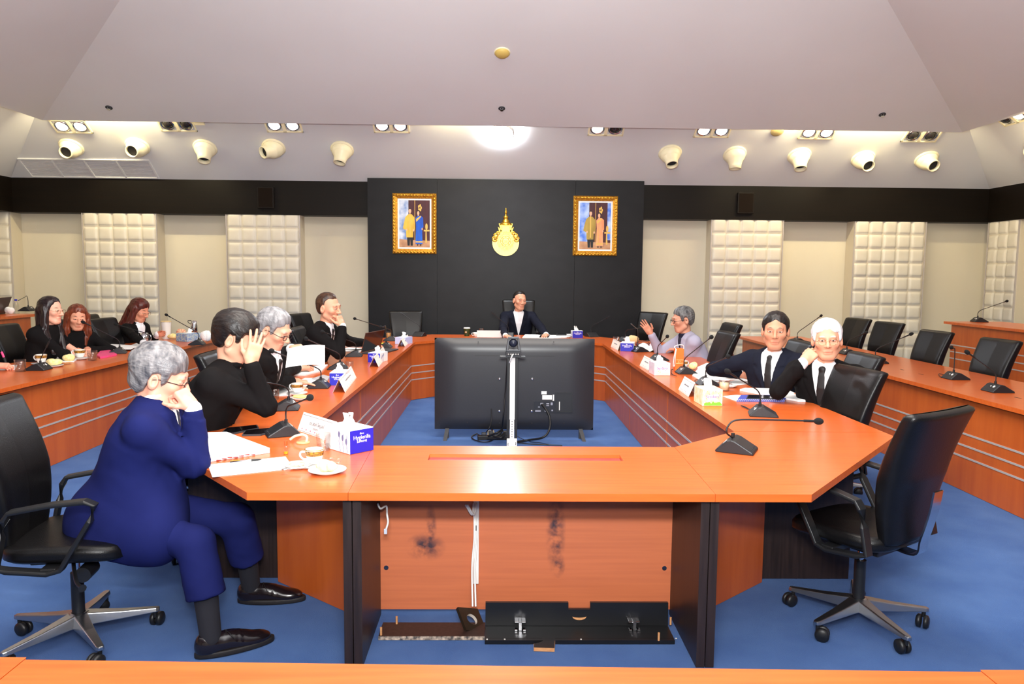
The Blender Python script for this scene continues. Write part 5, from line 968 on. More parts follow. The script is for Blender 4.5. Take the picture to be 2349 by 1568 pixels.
bun('cream bread on the desk right of the orange carrier', 1592, 848, (0.05, 0.04, 0.05), TT + 0.001, bread, 5, 'bread_roll', seed=7)
for lab, px, h in (('white pages curling down from the microphone right of the orange carrier', [(1588, 862), (1600, 848), (1660, 846), (1690, 868), (1650, 876), (1612, 876)], 0.008), ('folded white page standing out among the papers before the dark-haired man', [(1600, 846), (1622, 836), (1636, 840), (1660, 842), (1640, 850)], 0.02),
                   ('report open before the dark-haired man, under his hand', [(1655, 872), (1682, 856), (1736, 866), (1715, 872)], 0.018), ('sheet with a brown envelope corner before the white-haired man', [(1668, 876), (1712, 868), (1755, 876), (1685, 884)], 0.002),
                   ('thick pages lying open before the elbow of the white-haired man', [(1697, 896), (1710, 893), (1800, 895), (1862, 921), (1830, 921), (1760, 908)], 0.014), ('white sheet under the blue spiral notebook', [(1658, 909), (1690, 906), (1745, 912), (1735, 921), (1692, 921)], 0.003)): sheet(lab, px, h)
phone('dark tablet among the papers before the dark-haired man', [(1630, 858), (1640, 850), (1668, 852), (1662, 860)], TT + 0.012, 0.008)
o = sheet('blue spiral notebook beside the bent-neck microphone', [(1690, 921), (1700, 909), (1806, 909), (1800, 921)], 0.012, name='spiral_notebook', m_=mat('notebook_blue', (64, 76, 170), 0.5), cat='notebook')
b = MB(); a, c = P(1690, 921) - Vector(o.location), P(1800, 921) - Vector(o.location)
for k in range(24): q = a.lerp(c, (k + 0.5) / 24); b.tube([(q.x, q.y + 0.006 * math.cos(i) - 0.001, 0.007 + 0.009 * math.sin(i)) for i in [j * 0.785 for j in range(9)]], 0.0016, 5)
b.build('spiral_binding', white_plastic, o)
phone('black phone on the blue spiral notebook', [(1712, 915), (1716, 907), (1776, 909), (1776, 916)], TT + 0.0135, 0.008)
tumbler('lidded glass mug of pale drink beside the yellow and green floral box', 1661, 896, 0.042, 0.085, 0.8, True, liquid=mat('pale_drink', (246, 234, 196), 0.2), lid=True)
plate('white saucer beside the lidded glass mug', 1672, 888, 0.06)
t = thing('usb_stick', 'blue and white striped packet among the papers before the dark-haired man', 'packet', tuple(P(1660, 858, TT + 0.02)), 0.2); b = MB(); b.box(-0.03, 0.03, -0.012, 0.012, 0, 0.012); b.build('body', white_plastic, t, 0.002); b = MB()
for k in range(4): b.box(-0.026 + k * 0.014, -0.019 + k * 0.014, -0.0125, 0.0125, 0.001, 0.0125)
b.build('stripe', box_blue, t)
for lab, A, B in (('small dark cable slot in the near part of the right outer desk', (2064, 846), (2075, 849)), ('small dark cable slot in the right outer desk below the bent microphone', (2108, 857), (2118, 859)), ('dark cable slot in the right outer desk at the picture edge', (2325, 910), (2345, 914))):
    a, c = P(*A), P(*B); b = MB(); b.box(-0.03, 0.03, -0.006, 0.006, 0, 0.001); o = b.build('cable_slot', dark_hole); o.location = (a + c) / 2; o.rotation_euler = (0, 0, math.atan2((c - a).y, (c - a).x)); tag(o, lab, 'cable slot')
# loops of cable behind some microphone bases
for lab, q in (('thin cable curling behind the nearest right outer microphone', [(2276, 893), (2262, 889), (2266, 884), (2280, 886)]), ('thin cable curling behind the right outer microphone with the upright neck', [(2176, 866), (2158, 864), (2154, 857), (2170, 860)]), ('thin cable loop behind the bent-neck microphone by the notebook', [(1738, 944), (1714, 936), (1700, 930), (1712, 934), (1735, 950)]), ('thin cable loop behind the microphone at the yellow and green box', [(1612, 885), (1600, 880), (1594, 872), (1606, 871), (1612, 880)]), ('thin cable behind the microphone right of the orange carrier', [(1552, 862), (1542, 858), (1540, 848), (1548, 846)])):
    cable(lab, [tuple(P(x, y, TT + 0.008)) for x, y in q], 0.003, cable_black)
# left outer desk
tumbler('drinking glass at the left edge of the left outer desk', 47, 852, 0.045, 0.105, 0.75)
tumbler('drinking glass before the pink packet on the left outer desk', 212, 827, 0.045, 0.1, 0.75)
cup('coffee cup on a saucer between the two drinking glasses of the left outer desk', 184, 824, 1.25, rz=3.3)
cup('low cup behind the microphone at the left outer drinking glass', 95, 836, 1.2, rz=3.0)
plate('saucer of bread beside the left outer microphone', 122, 841, 0.085)
bun('bread roll on the saucer beside the left outer microphone', 122, 838, (0.07, 0.05, 0.045), TT + 0.007, bread, 5, 'bread_roll', seed=21)
bun('bread roll nearer the coffee cup on the left outer desk', 152, 829, (0.07, 0.05, 0.05), TT + 0.001, bread, 5, 'bread_roll', seed=22)
bun('flat biscuit beside the bread on the left outer desk', 150, 834, (0.06, 0.03, 0.012), TT + 0.001, mat('biscuit', (196, 140, 90), 0.8), 3, 'biscuit', seed=23)
sheet('spiral pad under the arm of the woman in profile', [(100, 832), (135, 815), (190, 815), (170, 830)], 0.008, name='notepad', cat='notepad')
sheet('pink packet between the glass and the microphone of the left outer desk', [(222, 818), (230, 808), (252, 806), (268, 815), (250, 819), (230, 822)], 0.018, name='pink_packet', m_=pink_mat, cat='packet')
for lab, px, h, m_ in (('dark folder with white sheets before the woman with brown hair', [(226, 800), (235, 795), (310, 797), (302, 803)], 0.018, mat('dark_folder', (44, 36, 40), 0.6)), ('white sheets on the dark folder', [(218, 802), (250, 789), (320, 793), (300, 801)], 0.004, None), ('papers under the arms of the woman with auburn hair', [(300, 793), (320, 785), (375, 788), (360, 796)], 0.008, None), ('white paper under the hand at the left picture edge', [(-40, 848), (-30, 838), (40, 838), (34, 848)], 0.006, None)):
    sheet(lab, px, h, TT + (0.02 if lab.startswith('white sheets on') else 0.001), m_=m_)
p = P(330, 786); t = thing('steel_mug', 'brushed steel mug before the woman with auburn hair', 'mug', tuple(p)); b = MB(); b.lathe([(1e-4, 0.001), (0.05, 0.001), (0.052, 0.12), (0.048, 0.12), (0.046, 0.01), (1e-4, 0.01)], 28); b.build('body', chrome, t); b = MB(); b.tube(spline([(0.05, 0, 0.03), (0.085, 0, 0.035), (0.085, 0, 0.09), (0.05, 0, 0.1)], 5), 0.006, 8); b.build('handle', chrome, t)
paper_cup('tall white tumbler with a gold rim in the hand of the woman with auburn hair', 382, 777, 0.22, 0.062, white_plastic, mat('gold_lid_rim', (206, 180, 130), 0.4))
p = P(446, 777); t = thing('steel_flask', 'steel vacuum flask with a carrying loop at the far end of the left outer desk', 'flask', tuple(p)); b = MB(); b.lathe([(1e-4, 0.001), (0.042, 0.001), (0.042, 0.17), (0.036, 0.19), (0.034, 0.235), (1e-4, 0.24)], 28); b.build('body', chrome, t); b = MB(); b.tube(spline([(-0.036, 0, 0.19), (-0.07, 0, 0.21), (-0.075, 0, 0.235), (-0.034, 0, 0.24)], 5), 0.004, 8); b.build('carry_loop', black_plastic, t)
bun('pale bread roll beside the white tumbler on the left outer desk', 402, 778, (0.08, 0.06, 0.05), TT + 0.001, bread, 5, 'bread_roll', seed=31)
bun('crumpled white bag right of the blue floral tissue box', 472, 782, (0.07, 0.06, 0.09), TT + 0.001, tissue, 6, 'crumpled_bag', 'bag', None, 33)
bun('bunch of small wrapped sweets behind the blue floral tissue box', 418, 776, (0.07, 0.05, 0.08), TT + 0.001, mat('sweet_wrappers', (226, 200, 160), 0.6, noise=((60, 60, 60), (200, 90, 80))), 7, 'wrapped_sweets', 'sweets', None, 35)
# raised left desk
pz = P(38, 720, 1.045); t = thing('water_bottle', 'clear water bottle with a blue cap on the raised left desk', 'bottle', tuple(pz)); b = MB(); b.lathe([(1e-4, 0.001), (0.03, 0.001), (0.032, 0.02), (0.029, 0.06), (0.032, 0.1), (0.031, 0.13), (0.014, 0.16), (0.013, 0.175), (1e-4, 0.175)], 20); b.build('bottle_body', glass, t); b = MB(); b.cyl(0.016, 0.172, 0.192, 16); b.build('cap', box_blue, t)
a, c = P(-20, 723, 1.045), P(18, 719, 1.045); laptop('dark laptop on the raised left desk, cut by the picture edge', (-22, 724), (13, 719), 0.35, 0.22, mat('dark_lid', (58, 34, 32), 0.4), 1.045)
bun('crumpled paper beside the laptop on the raised left desk', 22, 720, (0.07, 0.04, 0.06), 1.046, tissue, 5, 'crumpled_paper', 'paper', None, 37)
# ---------------------------------------------------------------- people: smooth solids meshed with surface nets
def V3(p): return np.array((p[0], p[1], p[2]), float)
def cap(a, b, ra, rb):
    a, b = V3(a), V3(b); ab = b - a; L = max(1e-9, ab @ ab)
    def f(p): t = np.clip((p - a) @ ab / L, 0, 1); return np.linalg.norm(p - a - t[:, None] * ab, axis=1) - (ra + (rb - ra) * t)
    return f
def ellip(c, r, R=None):
    c, r = V3(c), V3(r)
    def f(p):
        q = (p - c) if R is None else (p - c) @ R
        k0 = np.linalg.norm(q / r, axis=1); k1 = np.linalg.norm(q / (r * r), axis=1); return k0 * (k0 - 1) / np.maximum(k1, 1e-9)
    return f
def smin(a, b, k):
    if k <= 0: return np.minimum(a, b)
    h = np.maximum(k - np.abs(a - b), 0) / k; return np.minimum(a, b) - h * h * k * 0.25
def smax(a, b, k): return -smin(-a, -b, k)
def union(fs, k):
    def f(p):
        d = fs[0](p)
        for g in fs[1:]: d = smin(d, g(p), k)
        return d
    return f
def wob(p, f, ph=0.0): return np.sin(p[:, 0] * f + ph + 1.7 * np.sin(p[:, 1] * f * 0.6)) * np.sin(p[:, 1] * f * 0.9 + 2.1 * ph + 1.3 * np.sin(p[:, 2] * f * 0.5)) * np.sin(p[:, 2] * f * 1.1 - ph)
def surface(f, lo, hi, h):
    """zero set of f inside the box lo..hi as quads"""
    lo, hi = V3(lo), V3(hi); n = np.ceil((hi - lo) / h).astype(int) + 1; K = 4
    nc = np.ceil((n - 1) / K).astype(int) + 1; n = (nc - 1) * K + 1
    ax = [lo[i] + h * K * np.arange(nc[i]) for i in range(3)]; g = np.stack(np.meshgrid(*ax, indexing='ij'), -1).reshape(-1, 3)
    near = (np.abs(f(g)).reshape(nc) < h * K * 1.9)
    G = np.full(n, 1.0); act = np.zeros(n, bool)
    cells = near[:-1, :-1, :-1].copy()
    for dx in (0, 1):
        for dy in (0, 1):
            for dz in (0, 1): cells |= near[dx:nc[0] - 1 + dx, dy:nc[1] - 1 + dy, dz:nc[2] - 1 + dz]
    idx = np.argwhere(cells); o = np.stack(np.meshgrid(*[np.arange(K + 1)] * 3, indexing='ij'), -1).reshape(-1, 3)
    fl = (idx[:, None, :] * K + o[None]).reshape(-1, 3); act[fl[:, 0], fl[:, 1], fl[:, 2]] = True
    ii = np.argwhere(act); G[act] = f(lo + ii * h)
    valid = act
    c = [G[dx:n[0] - 1 + dx, dy:n[1] - 1 + dy, dz:n[2] - 1 + dz] for dx in (0, 1) for dy in (0, 1) for dz in (0, 1)]
    va = np.ones(n - 1, bool)
    for dx in (0, 1):
        for dy in (0, 1):
            for dz in (0, 1): va &= valid[dx:n[0] - 1 + dx, dy:n[1] - 1 + dy, dz:n[2] - 1 + dz]
    neg = sum((x < 0).astype(np.int8) for x in c); on = (neg > 0) & (neg < 8) & va
    cid = np.full(n - 1, -1); ci = np.argwhere(on); cid[on] = np.arange(len(ci))
    if len(ci) == 0: return np.zeros((0, 3)), np.zeros((0, 4), int)
    acc = np.zeros((len(ci), 3)); cnt = np.zeros(len(ci)); cor = np.array([(dx, dy, dz) for dx in (0, 1) for dy in (0, 1) for dz in (0, 1)])
    vals = np.stack([x[on] for x in c], 1)
    for a in range(8):
        for b in range(a + 1, 8):
            if np.abs(cor[a] - cor[b]).sum() != 1: continue
            s = (vals[:, a] < 0) != (vals[:, b] < 0); t = vals[s, a] / (vals[s, a] - vals[s, b]); acc[s] += cor[a] + t[:, None] * (cor[b] - cor[a]); cnt[s] += 1
    verts = lo + (ci + acc / cnt[:, None]) * h; faces = []
    for d in range(3):
        e0 = [slice(None)] * 3; e1 = [slice(None)] * 3; e0[d] = slice(0, -1); e1[d] = slice(1, None)
        A, B_ = G[tuple(e0)] < 0, G[tuple(e1)] < 0; ed = np.argwhere(A != B_); u, w_ = (d + 1) % 3, (d + 2) % 3
        ok = (ed[:, u] > 0) & (ed[:, w_] > 0) & (ed[:, u] < n[u] - 1) & (ed[:, w_] < n[w_] - 1); ed = ed[ok]
        q = []
        for du, dw in ((-1, -1), (0, -1), (0, 0), (-1, 0)): e = ed.copy(); e[:, u] += du; e[:, w_] += dw; q.append(cid[e[:, 0], e[:, 1], e[:, 2]])
        q = np.stack(q, 1); flip = ~A[ed[:, 0], ed[:, 1], ed[:, 2]]; q[flip] = q[flip][:, ::-1]; faces.append(q[(q >= 0).all(1)])
    return verts, np.concatenate(faces)
def np_obj(name, parts, mats, parent=None, tint=None):
    """parts: list of (verts, quads, material index); tint: per-vertex linear colours"""
    off = 0; V = []; F = []; MI = []
    for p in parts: V.append(p[0]); F.append(p[1] + off); MI.append(np.full(len(p[1]), p[2])); off += len(p[0])
    V = np.concatenate(V); F = np.concatenate(F); MI = np.concatenate(MI)
    me = bpy.data.meshes.new(name); me.vertices.add(len(V)); me.vertices.foreach_set('co', V.astype(np.float32).ravel()); me.loops.add(F.size); me.loops.foreach_set('vertex_index', F.astype(np.int32).ravel())
    me.polygons.add(len(F)); me.polygons.foreach_set('loop_start', np.arange(0, F.size, 4, dtype=np.int32)); me.polygons.foreach_set('loop_total', np.full(len(F), 4, np.int32))
    for m_ in (mats if isinstance(mats, (list, tuple)) else [mats]): me.materials.append(m_)
    me.polygons.foreach_set('material_index', MI.astype(np.int32)); me.polygons.foreach_set('use_smooth', np.ones(len(F), bool)); me.update(); me.validate()
    if tint is not None:
        at = me.color_attributes.new('tint', 'FLOAT_COLOR', 'POINT'); at.data.foreach_set('color', np.concatenate([tint, np.ones((len(tint), 1))], 1).astype(np.float32).ravel())
    o = bpy.data.objects.new(name, me); C.objects.link(o)
    if parent is not None: o.parent = parent
    return o
def relax(v, q, it=1, lam=0.5):
    for _ in range(it):
        acc = np.zeros_like(v); cnt = np.zeros(len(v))
        for a, b in ((0, 1), (1, 2), (2, 3), (3, 0)):
            np.add.at(acc, q[:, a], v[q[:, b]]); np.add.at(cnt, q[:, a], 1); np.add.at(acc, q[:, b], v[q[:, a]]); np.add.at(cnt, q[:, b], 1)
        v = v + lam * (acc / np.maximum(cnt, 1)[:, None] - v)
    return v
def basis(fwd, up):
    f = V3(fwd); f /= np.linalg.norm(f); u = V3(up); u = u - f * (u @ f); u /= np.linalg.norm(u); return np.stack([np.cross(f, u), f, u], 1)     # columns: subject's right, forward, up
def aim(yaw, pitch, roll=0.0):
    """yaw: compass of the nose in the room (0 = +x), pitch: up positive, roll: top of the head to the subject's right positive"""
    y, p, r = (math.radians(a) for a in (yaw, pitch, roll)); f = np.array((math.cos(y) * math.cos(p), math.sin(y) * math.cos(p), math.sin(p)))
    B = basis(f, (0, 0, 1)); rt, up = B[:, 0], B[:, 2]; return np.stack([rt * math.cos(r) - up * math.sin(r), f, up * math.cos(r) + rt * math.sin(r)], 1)
# ---- head, in its own frame: x to the subject's right, y forward, z up
def head_fn(female=False, jaw=1.0, wide=1.0):
    sx = lambda s, x, y, z: (s * x, y, z)
    def f(p0):
        p = p0 / np.array((wide, 1, 1)); d = ellip((0, -0.014, 0.036), (0.075, 0.096, 0.086))(p)
        d = smin(d, ellip((0, 0.026, -0.022), (0.062 * jaw, 0.064, 0.078))(p), 0.03)
        d = smin(d, ellip((0, 0.056, -0.09), (0.03 * jaw, 0.026, 0.022))(p), 0.03)
        for s in (-1, 1):
            d = smin(d, cap(sx(s, 0.054 * jaw, 0.0, -0.058), sx(s, 0.022 * jaw, 0.056, -0.094), 0.018, 0.016)(p), 0.03)
            d = smin(d, ellip(sx(s, 0.043, 0.062, -0.014), (0.022, 0.02, 0.018))(p), 0.025)
        if not female: d = smin(d, cap((-0.036, 0.084, 0.03), (0.036, 0.084, 0.03), 0.011, 0.011)(p), 0.02)
        d = smin(d, cap((0, 0.09, 0.018), (0, 0.112, -0.022), 0.007, 0.0115)(p), 0.014)
        for s in (-1, 1):
            d = smin(d, ellip(sx(s, 0.0125, 0.1, -0.026), (0.009, 0.011, 0.008))(p), 0.008)
            d = smax(d, -ellip(sx(s, 0.031, 0.101, 0.012), (0.018, 0.013, 0.0105))(p), 0.012)
            d = smin(d, ellip(sx(s, 0.031, 0.0795, 0.0105), (0.0145, 0.0125, 0.0105))(p), 0.002)
            d = smin(d, cap(sx(s, 0.017, 0.0905, 0.0145), sx(s, 0.045, 0.083, 0.0135), 0.0045, 0.0035)(p), 0.005)
        d = smin(d, ellip((0, 0.0815, -0.0572), (0.025, 0.0095, 0.0062))(p), 0.008)
        d = smin(d, ellip((0, 0.0805, -0.0692), (0.021, 0.0098, 0.0068))(p), 0.008)
        d = smax(d, -ellip((0, 0.0925, -0.0632), (0.0255, 0.0075, 0.0014))(p), 0.003)
        for s in (-1, 1):
            e = ellip(sx(s, 0.079, -0.01, -0.004), (0.012, 0.02, 0.033))(p); e = smax(e, -ellip(sx(s, 0.09, -0.006, 0.002), (0.009, 0.011, 0.019))(p), 0.006); d = smin(d, e, 0.006)
        return d
    return f
def tint_head(q, skin, hair, brow=True, old=0.0):
    n = len(q); c = np.tile(np.array(lin(skin)[:3]), (n, 1)); x, y, z = q.T; ax = np.abs(x)
    def blend(m, col): c[:] = c * (1 - m[:, None]) + np.array(col) * m[:, None]
    sk = np.array(lin(skin)[:3]); blend(np.clip(1 - np.sqrt(((ax - 0.045) / 0.022) ** 2 + ((z + 0.02) / 0.02) ** 2), 0, 1) * (y > 0.04) * 0.35, sk * np.array((1.02, 0.8, 0.78)))
    lip = np.clip(1.9 - 1.9 * np.sqrt((x / 0.026) ** 2 + ((z + 0.063) / 0.0115) ** 2), 0, 1) * (y > 0.06); blend(lip * 0.6, sk * np.array((0.86, 0.55, 0.56)))
    if brow: b = np.clip(1.8 - 1.8 * np.sqrt(((ax - 0.031) / 0.02) ** 2 + ((z - 0.0365 + 14 * (ax - 0.031) ** 2) / 0.0046) ** 2), 0, 1) * (y > 0.06); blend(b * 0.85, lin(hair)[:3])
    slit = 1 - ((ax - 0.031) / 0.0135) ** 2 - ((z - 0.0095) / 0.0042) ** 2; e = np.clip(slit * 4, 0, 1) * (y > 0.078)
    blend(e, lin((224, 216, 208))[:3]); blend(e * np.clip(2.2 - np.abs(ax - 0.031) / 0.0032, 0, 1), lin((26, 16, 12))[:3])
    ln = np.clip(1 - np.abs(z - 0.0142 + 14 * (ax - 0.031) ** 2) / 0.0016, 0, 1) * (np.abs(ax - 0.031) < 0.0145) * (y > 0.074); blend(ln * 0.8, lin((52, 32, 24))[:3])
    blend(((np.sqrt((ax - 0.009) ** 2 + (z + 0.032) ** 2) < 0.0045) & (y > 0.095)) * 0.6, sk * 0.35)
    return c
def hair_fn(th, low, front, seed=0.0, strand=0.0011, part=0.0, side=1.0, messy=0.0):
    """th: thickness on the crown; low: [(y, z)] lower limit of the hair along the head from nape to forehead"""
    ys = np.array([a for a, _ in low]); zs = np.array([b for _, b in low])
    def f(p):
        s = ellip((0, -0.014, 0.036), (0.075, 0.096, 0.086))(p); s = smin(s, ellip((0, -0.03, -0.02), (0.06, 0.066, 0.06))(p), 0.03)
        t = th * (0.55 + 0.45 * np.clip((p[:, 2] + 0.02) / 0.1, 0, 1)) * side
        ang = np.arctan2(p[:, 0] - part, p[:, 2] - 0.02); st = np.sin(ang * 71 + 7 * np.sin(p[:, 1] * 31 + seed + 2 * np.sin(ang * 9))) * strand * 0.7 + np.sin(ang * 17 + seed + 3 * np.sin(p[:, 1] * 35 + ang * 3)) * strand * 0.8 + messy * wob(p, 55, seed)
        zl = np.interp(p[:, 1], ys, zs) + 0.003 * np.sin(p[:, 1] * 160 + seed) + 0.002 * np.sin(p[:, 0] * 190); e = zl - p[:, 2]
        if front is not None:      # bare forehead and temples: the hair starts behind this depth
            yl = front[0] - front[1] * np.clip((np.abs(p[:, 0]) - front[2]) / 0.06, 0, 1) ** 1.5; e = np.maximum(e, p[:, 1] - yl - 0.002 * np.sin(p[:, 0] * 150 + seed))
        g = np.clip(-e / 0.016, 0, 1); g = np.sqrt(g)
        return smax(s - (t + st) * g + 0.003 * (g < 0.05), e * 0.75, 0.003)
    return f
LOWS = {'short': [(-0.11, -0.05), (-0.06, -0.06), (-0.03, -0.035), (-0.018, 0.03), (0.01, 0.034), (0.02, -0.012), (0.034, -0.01), (0.044, 0.05), (0.07, 0.066), (0.1, 0.075)]}
# ---- hands: wrist at the origin, fingers along +x, palm faces -z, thumb on +y
def hand_fn(curl=(0.5, 0.5, 0.5, 0.5), spread=0.05, thumb=(0.6, 0.3), s=1.0):
    fs = [cap((0.0, 0, 0), (0.03, 0, 0), 0.024, 0.026)]
    def palm(p): q = np.abs(p - np.array((0.055, 0.0, -0.002))) - np.array((0.036, 0.028, 0.004)); return np.linalg.norm(np.maximum(q, 0), axis=1) + np.minimum(q.max(1), 0) - 0.0115
    base = [(0.094, 0.028), (0.098, 0.0095), (0.094, -0.009), (0.087, -0.026)]; ln = (0.07, 0.078, 0.072, 0.056); fing = []
    for i, ((bx, by), L) in enumerate(zip(base, ln)):
        c = curl[i]; y = by; yaw = spread * (1.5 - i); p = np.array((bx - 0.012, by, 0.0)); a = 0.0; seg = []
        for k, (fr, w_) in enumerate(((0.5, 0.95), (0.3, 1.1), (0.22, 0.75))):
            a += c * w_; d = np.array((math.cos(a) * math.cos(yaw), math.sin(yaw) * math.cos(a), -math.sin(a))); l = L * fr + (0.012 if k == 0 else 0); q = p + d * l; r0 = 0.0092 - 0.0008 * k - 0.0006 * (i == 3); seg.append(cap(p, q, r0, r0 - 0.0009)); p = q
        fing.append(union(seg, 0.003))
    t0 = np.array((0.022, 0.022, -0.006)); a, b = thumb; d0 = np.array((math.cos(a), math.sin(a) * 0.85, -0.35 - b * 0.5)); d0 /= np.linalg.norm(d0); t1 = t0 + d0 * 0.04; d1 = np.array((math.cos(a * 0.55), math.sin(a * 0.55) * 0.7, -0.25 - b)); d1 /= np.linalg.norm(d1); t2 = t1 + d1 * 0.032; t3 = t2 + (d1 + np.array((0.25, -0.15, -b * 0.3))) * 0.024
    th = union([cap(t0, t1, 0.0145, 0.011), cap(t1, t2, 0.0105, 0.0096), cap(t2, t3, 0.0094, 0.0078)], 0.006)
    def f(p):
        q = p / s; d = smin(fs[0](q), palm(q), 0.02)
        fd = fing[0](q)
        for g in fing[1:]: fd = np.minimum(fd, g(q))
        d = smin(d, fd, 0.007); return smin(d, th(q), 0.012) * s
    return f
def place(f, o, B):
    o = V3(o); return lambda p: f((p - o) @ B)
def ik(sh, wr, hint, l1=0.285, l2=0.255):
    sh, wr = V3(sh), V3(wr); d = wr - sh; L = np.linalg.norm(d); k = 1.0
    if L > (l1 + l2) * 0.995: k = L / ((l1 + l2) * 0.995); l1, l2 = l1 * k, l2 * k
    u = d / L; a = (l1 * l1 - l2 * l2 + L * L) / (2 * L); h = math.sqrt(max(0, l1 * l1 - a * a)); hv = V3(hint) - sh; hv = hv - u * (hv @ u); hv /= np.linalg.norm(hv); return sh + u * a + hv * h
PEOPLE_MAT = {}
def hair_mat(col, col2, rough=0.45):
    k = (col, col2)
    if k not in PEOPLE_MAT: PEOPLE_MAT[k] = mat('hair_%d' % len(PEOPLE_MAT), col, rough, noise=((38, 38, 10), col2), bump=(160, 0.12))
    return PEOPLE_MAT[k]
def person(label, pelvis, yaw, lean, head, face, skin=(206, 148, 116), hair=None, hair_extra=None, look=(0, 0), jacket=cloth_black, shirt=shirt_white, tie=tie_black, arms=None, legs=None, k=1.0, h=0.011, hh=0.0035, female=False, jaw=1.0, wide=1.0, glasses=None, side=0.0, hunch=0.05, vneck=True, sleeves=1.0, twist=0.0, extra=None, lapel=True, crop=None, brow=(30, 22, 18), collar=True, hk=1.0, girth=1.0, cuffs=True, sh_w=1.0):
    """pelvis: hip point; yaw: the way the chest faces; lean, side: degrees forward / to the subject's right; head: centre between the ears; face = (yaw, pitch, roll)
    arms = {side: (wrist point, elbow hint, finger direction, palm normal, curls, thumb, spread)} with side +1 = subject's right"""
    y = math.radians(yaw); F0 = np.array((math.cos(y), math.sin(y), 0)); R0 = np.array((math.sin(y), -math.cos(y), 0)); l_, s_ = math.radians(lean), math.radians(side)
    U = F0 * math.sin(l_) + R0 * math.sin(s_) + np.array((0, 0, 1)) * math.cos(l_) * math.cos(s_); U /= np.linalg.norm(U); Fv = F0 - U * (F0 @ U); Fv /= np.linalg.norm(Fv); Rv = np.cross(Fv, U)
    if twist: a = math.radians(twist); Rv2 = Rv * math.cos(a) + Fv * math.sin(a); Fv2 = Fv * math.cos(a) - Rv * math.sin(a)
    else: Rv2, Fv2 = Rv, Fv
    if pelvis is None:
        hf_ = V3(aim(*face)[:, 1]); hf_[2] = 0; P0 = V3(head) + np.array((0, 0, -0.157 * hk)) - hf_ * 0.035 * hk - U * 0.5 * k - Fv * hunch
    else: P0 = V3(pelvis)
    L = 0.5 * k; bend = lambda t: hunch * np.clip(t / L, 0, 1.2) ** 2
    HB = aim(*face); HC = V3(head); ts = np.array((-0.16, -0.06, 0.0, 0.12, 0.25, 0.36, 0.44, 0.5, 0.545)) * k
    w_ = np.array((0.21, 0.2, 0.188, 0.172, 0.18, 0.198, 0.19, 0.135, 0.075)) * k * girth * (0.9 if female else 1.0); dd = np.array((0.15, 0.145, 0.14, 0.128, 0.128, 0.13, 0.112, 0.085, 0.07)) * k * girth * (0.9 if female else 1.0)
    local = lambda p: np.stack([(p - P0) @ Rv2, (p - P0) @ Fv2, (p - P0) @ U], 1)
    def torso(grow=0.0, tmin=-0.1, tmax=0.56):
        def f(p):
            q = local(p); t = np.clip(q[:, 2], ts[0], ts[-1]); W = np.interp(t, ts, w_) + grow; D = np.interp(t, ts, dd) + grow; yy = q[:, 1] - bend(t); r = np.sqrt((q[:, 0] / W) ** 2 + (yy / D) ** 2) + 1e-6
            d = (r - 1) * np.minimum(W, D); return smax(d, np.maximum(tmin * k - q[:, 2], q[:, 2] - tmax * k), 0.05 * k)
        return f
    pt = lambda x, yv, t: P0 + Rv2 * x * k + Fv2 * (yv * k + float(bend(np.array(t * k)))) + U * t * k
    SH = {s: pt(s * 0.185 * sh_w * (0.9 if female else 1), -0.01, 0.452) for s in (-1, 1)}; neck0 = pt(0, 0.0, 0.5); nb = HC + HB @ np.array((0, -0.022, -0.075)) * hk
    AR = {}
    for s, a in (arms or {}).items(): AR[s] = (ik(SH[s], a[0], a[1], 0.285 * k, 0.25 * k), V3(a[0])) + tuple(a[2:])
    for s in (-1, 1):
        if s not in AR: el = SH[s] + np.array((0, 0, -0.24)) * k - F0 * 0.02 + R0 * s * 0.06; AR[s] = (el, el + F0 * 0.2 * k + np.array((0, 0, -0.06)) - R0 * s * 0.03, F0 - np.array((0, 0, 0.3)), (0, 0, -1), (0.4, 0.45, 0.5, 0.5), (0.5, 0.2), 0.04)
    hips = {s: P0 + R0 * s * 0.09 * k for s in (-1, 1)}
    LG = {s: (legs or {}).get(s) or (hips[s] + F0 * 0.4 * k + R0 * s * 0.04, hips[s] + F0 * 0.42 * k + R0 * s * 0.04 + np.array((0, 0, 0.09 - hips[s][2]))) for s in (-1, 1)}
    # -- skin: head, neck, chest core, forearms and hands as one body
    parts = []; tints = []; hf0 = head_fn(female, jaw, wide); HS = hk
    def headneck(p): q = (p - HC) @ HB / HS; return smin(hf0(q) * HS, cap(nb, neck0, 0.05 * (0.86 if female else 1), 0.06 * (0.84 if female else 1))(p), 0.022)
    v, q = surface(headneck, np.minimum(HC - 0.16, neck0 - 0.07), np.maximum(HC + 0.16, neck0 + 0.07), hh); v = relax(v, q, 1, 0.35); parts.append((v, q, 0)); tints.append(tint_head((v - HC) @ HB / HS, skin, brow))
    core = union([cap(pt(0, 0, 0.0), pt(0, 0, 0.42), 0.1 * k, 0.08 * k)] + [cap(SH[s], AR[s][0], 0.03, 0.026) for s in (-1, 1)] + [cap(SH[-1], SH[1], 0.03, 0.03)] + [cap(AR[s][0], AR[s][1], 0.026, 0.022) for s in (-1, 1)] + [cap(hips[s], LG[s][0], 0.04, 0.035) for s in (-1, 1)] + [cap(LG[s][0], LG[s][1], 0.035, 0.03) for s in (-1, 1)], 0.03)
    allp = np.array([P0, neck0] + [x for s in (-1, 1) for x in (SH[s], AR[s][0], AR[s][1], LG[s][0], LG[s][1])]); v, q = surface(core, allp.min(0) - 0.16, allp.max(0) + 0.16, 0.022); parts.append((v, q, 0)); tints.append(np.tile(lin(skin)[:3], (len(v), 1)))
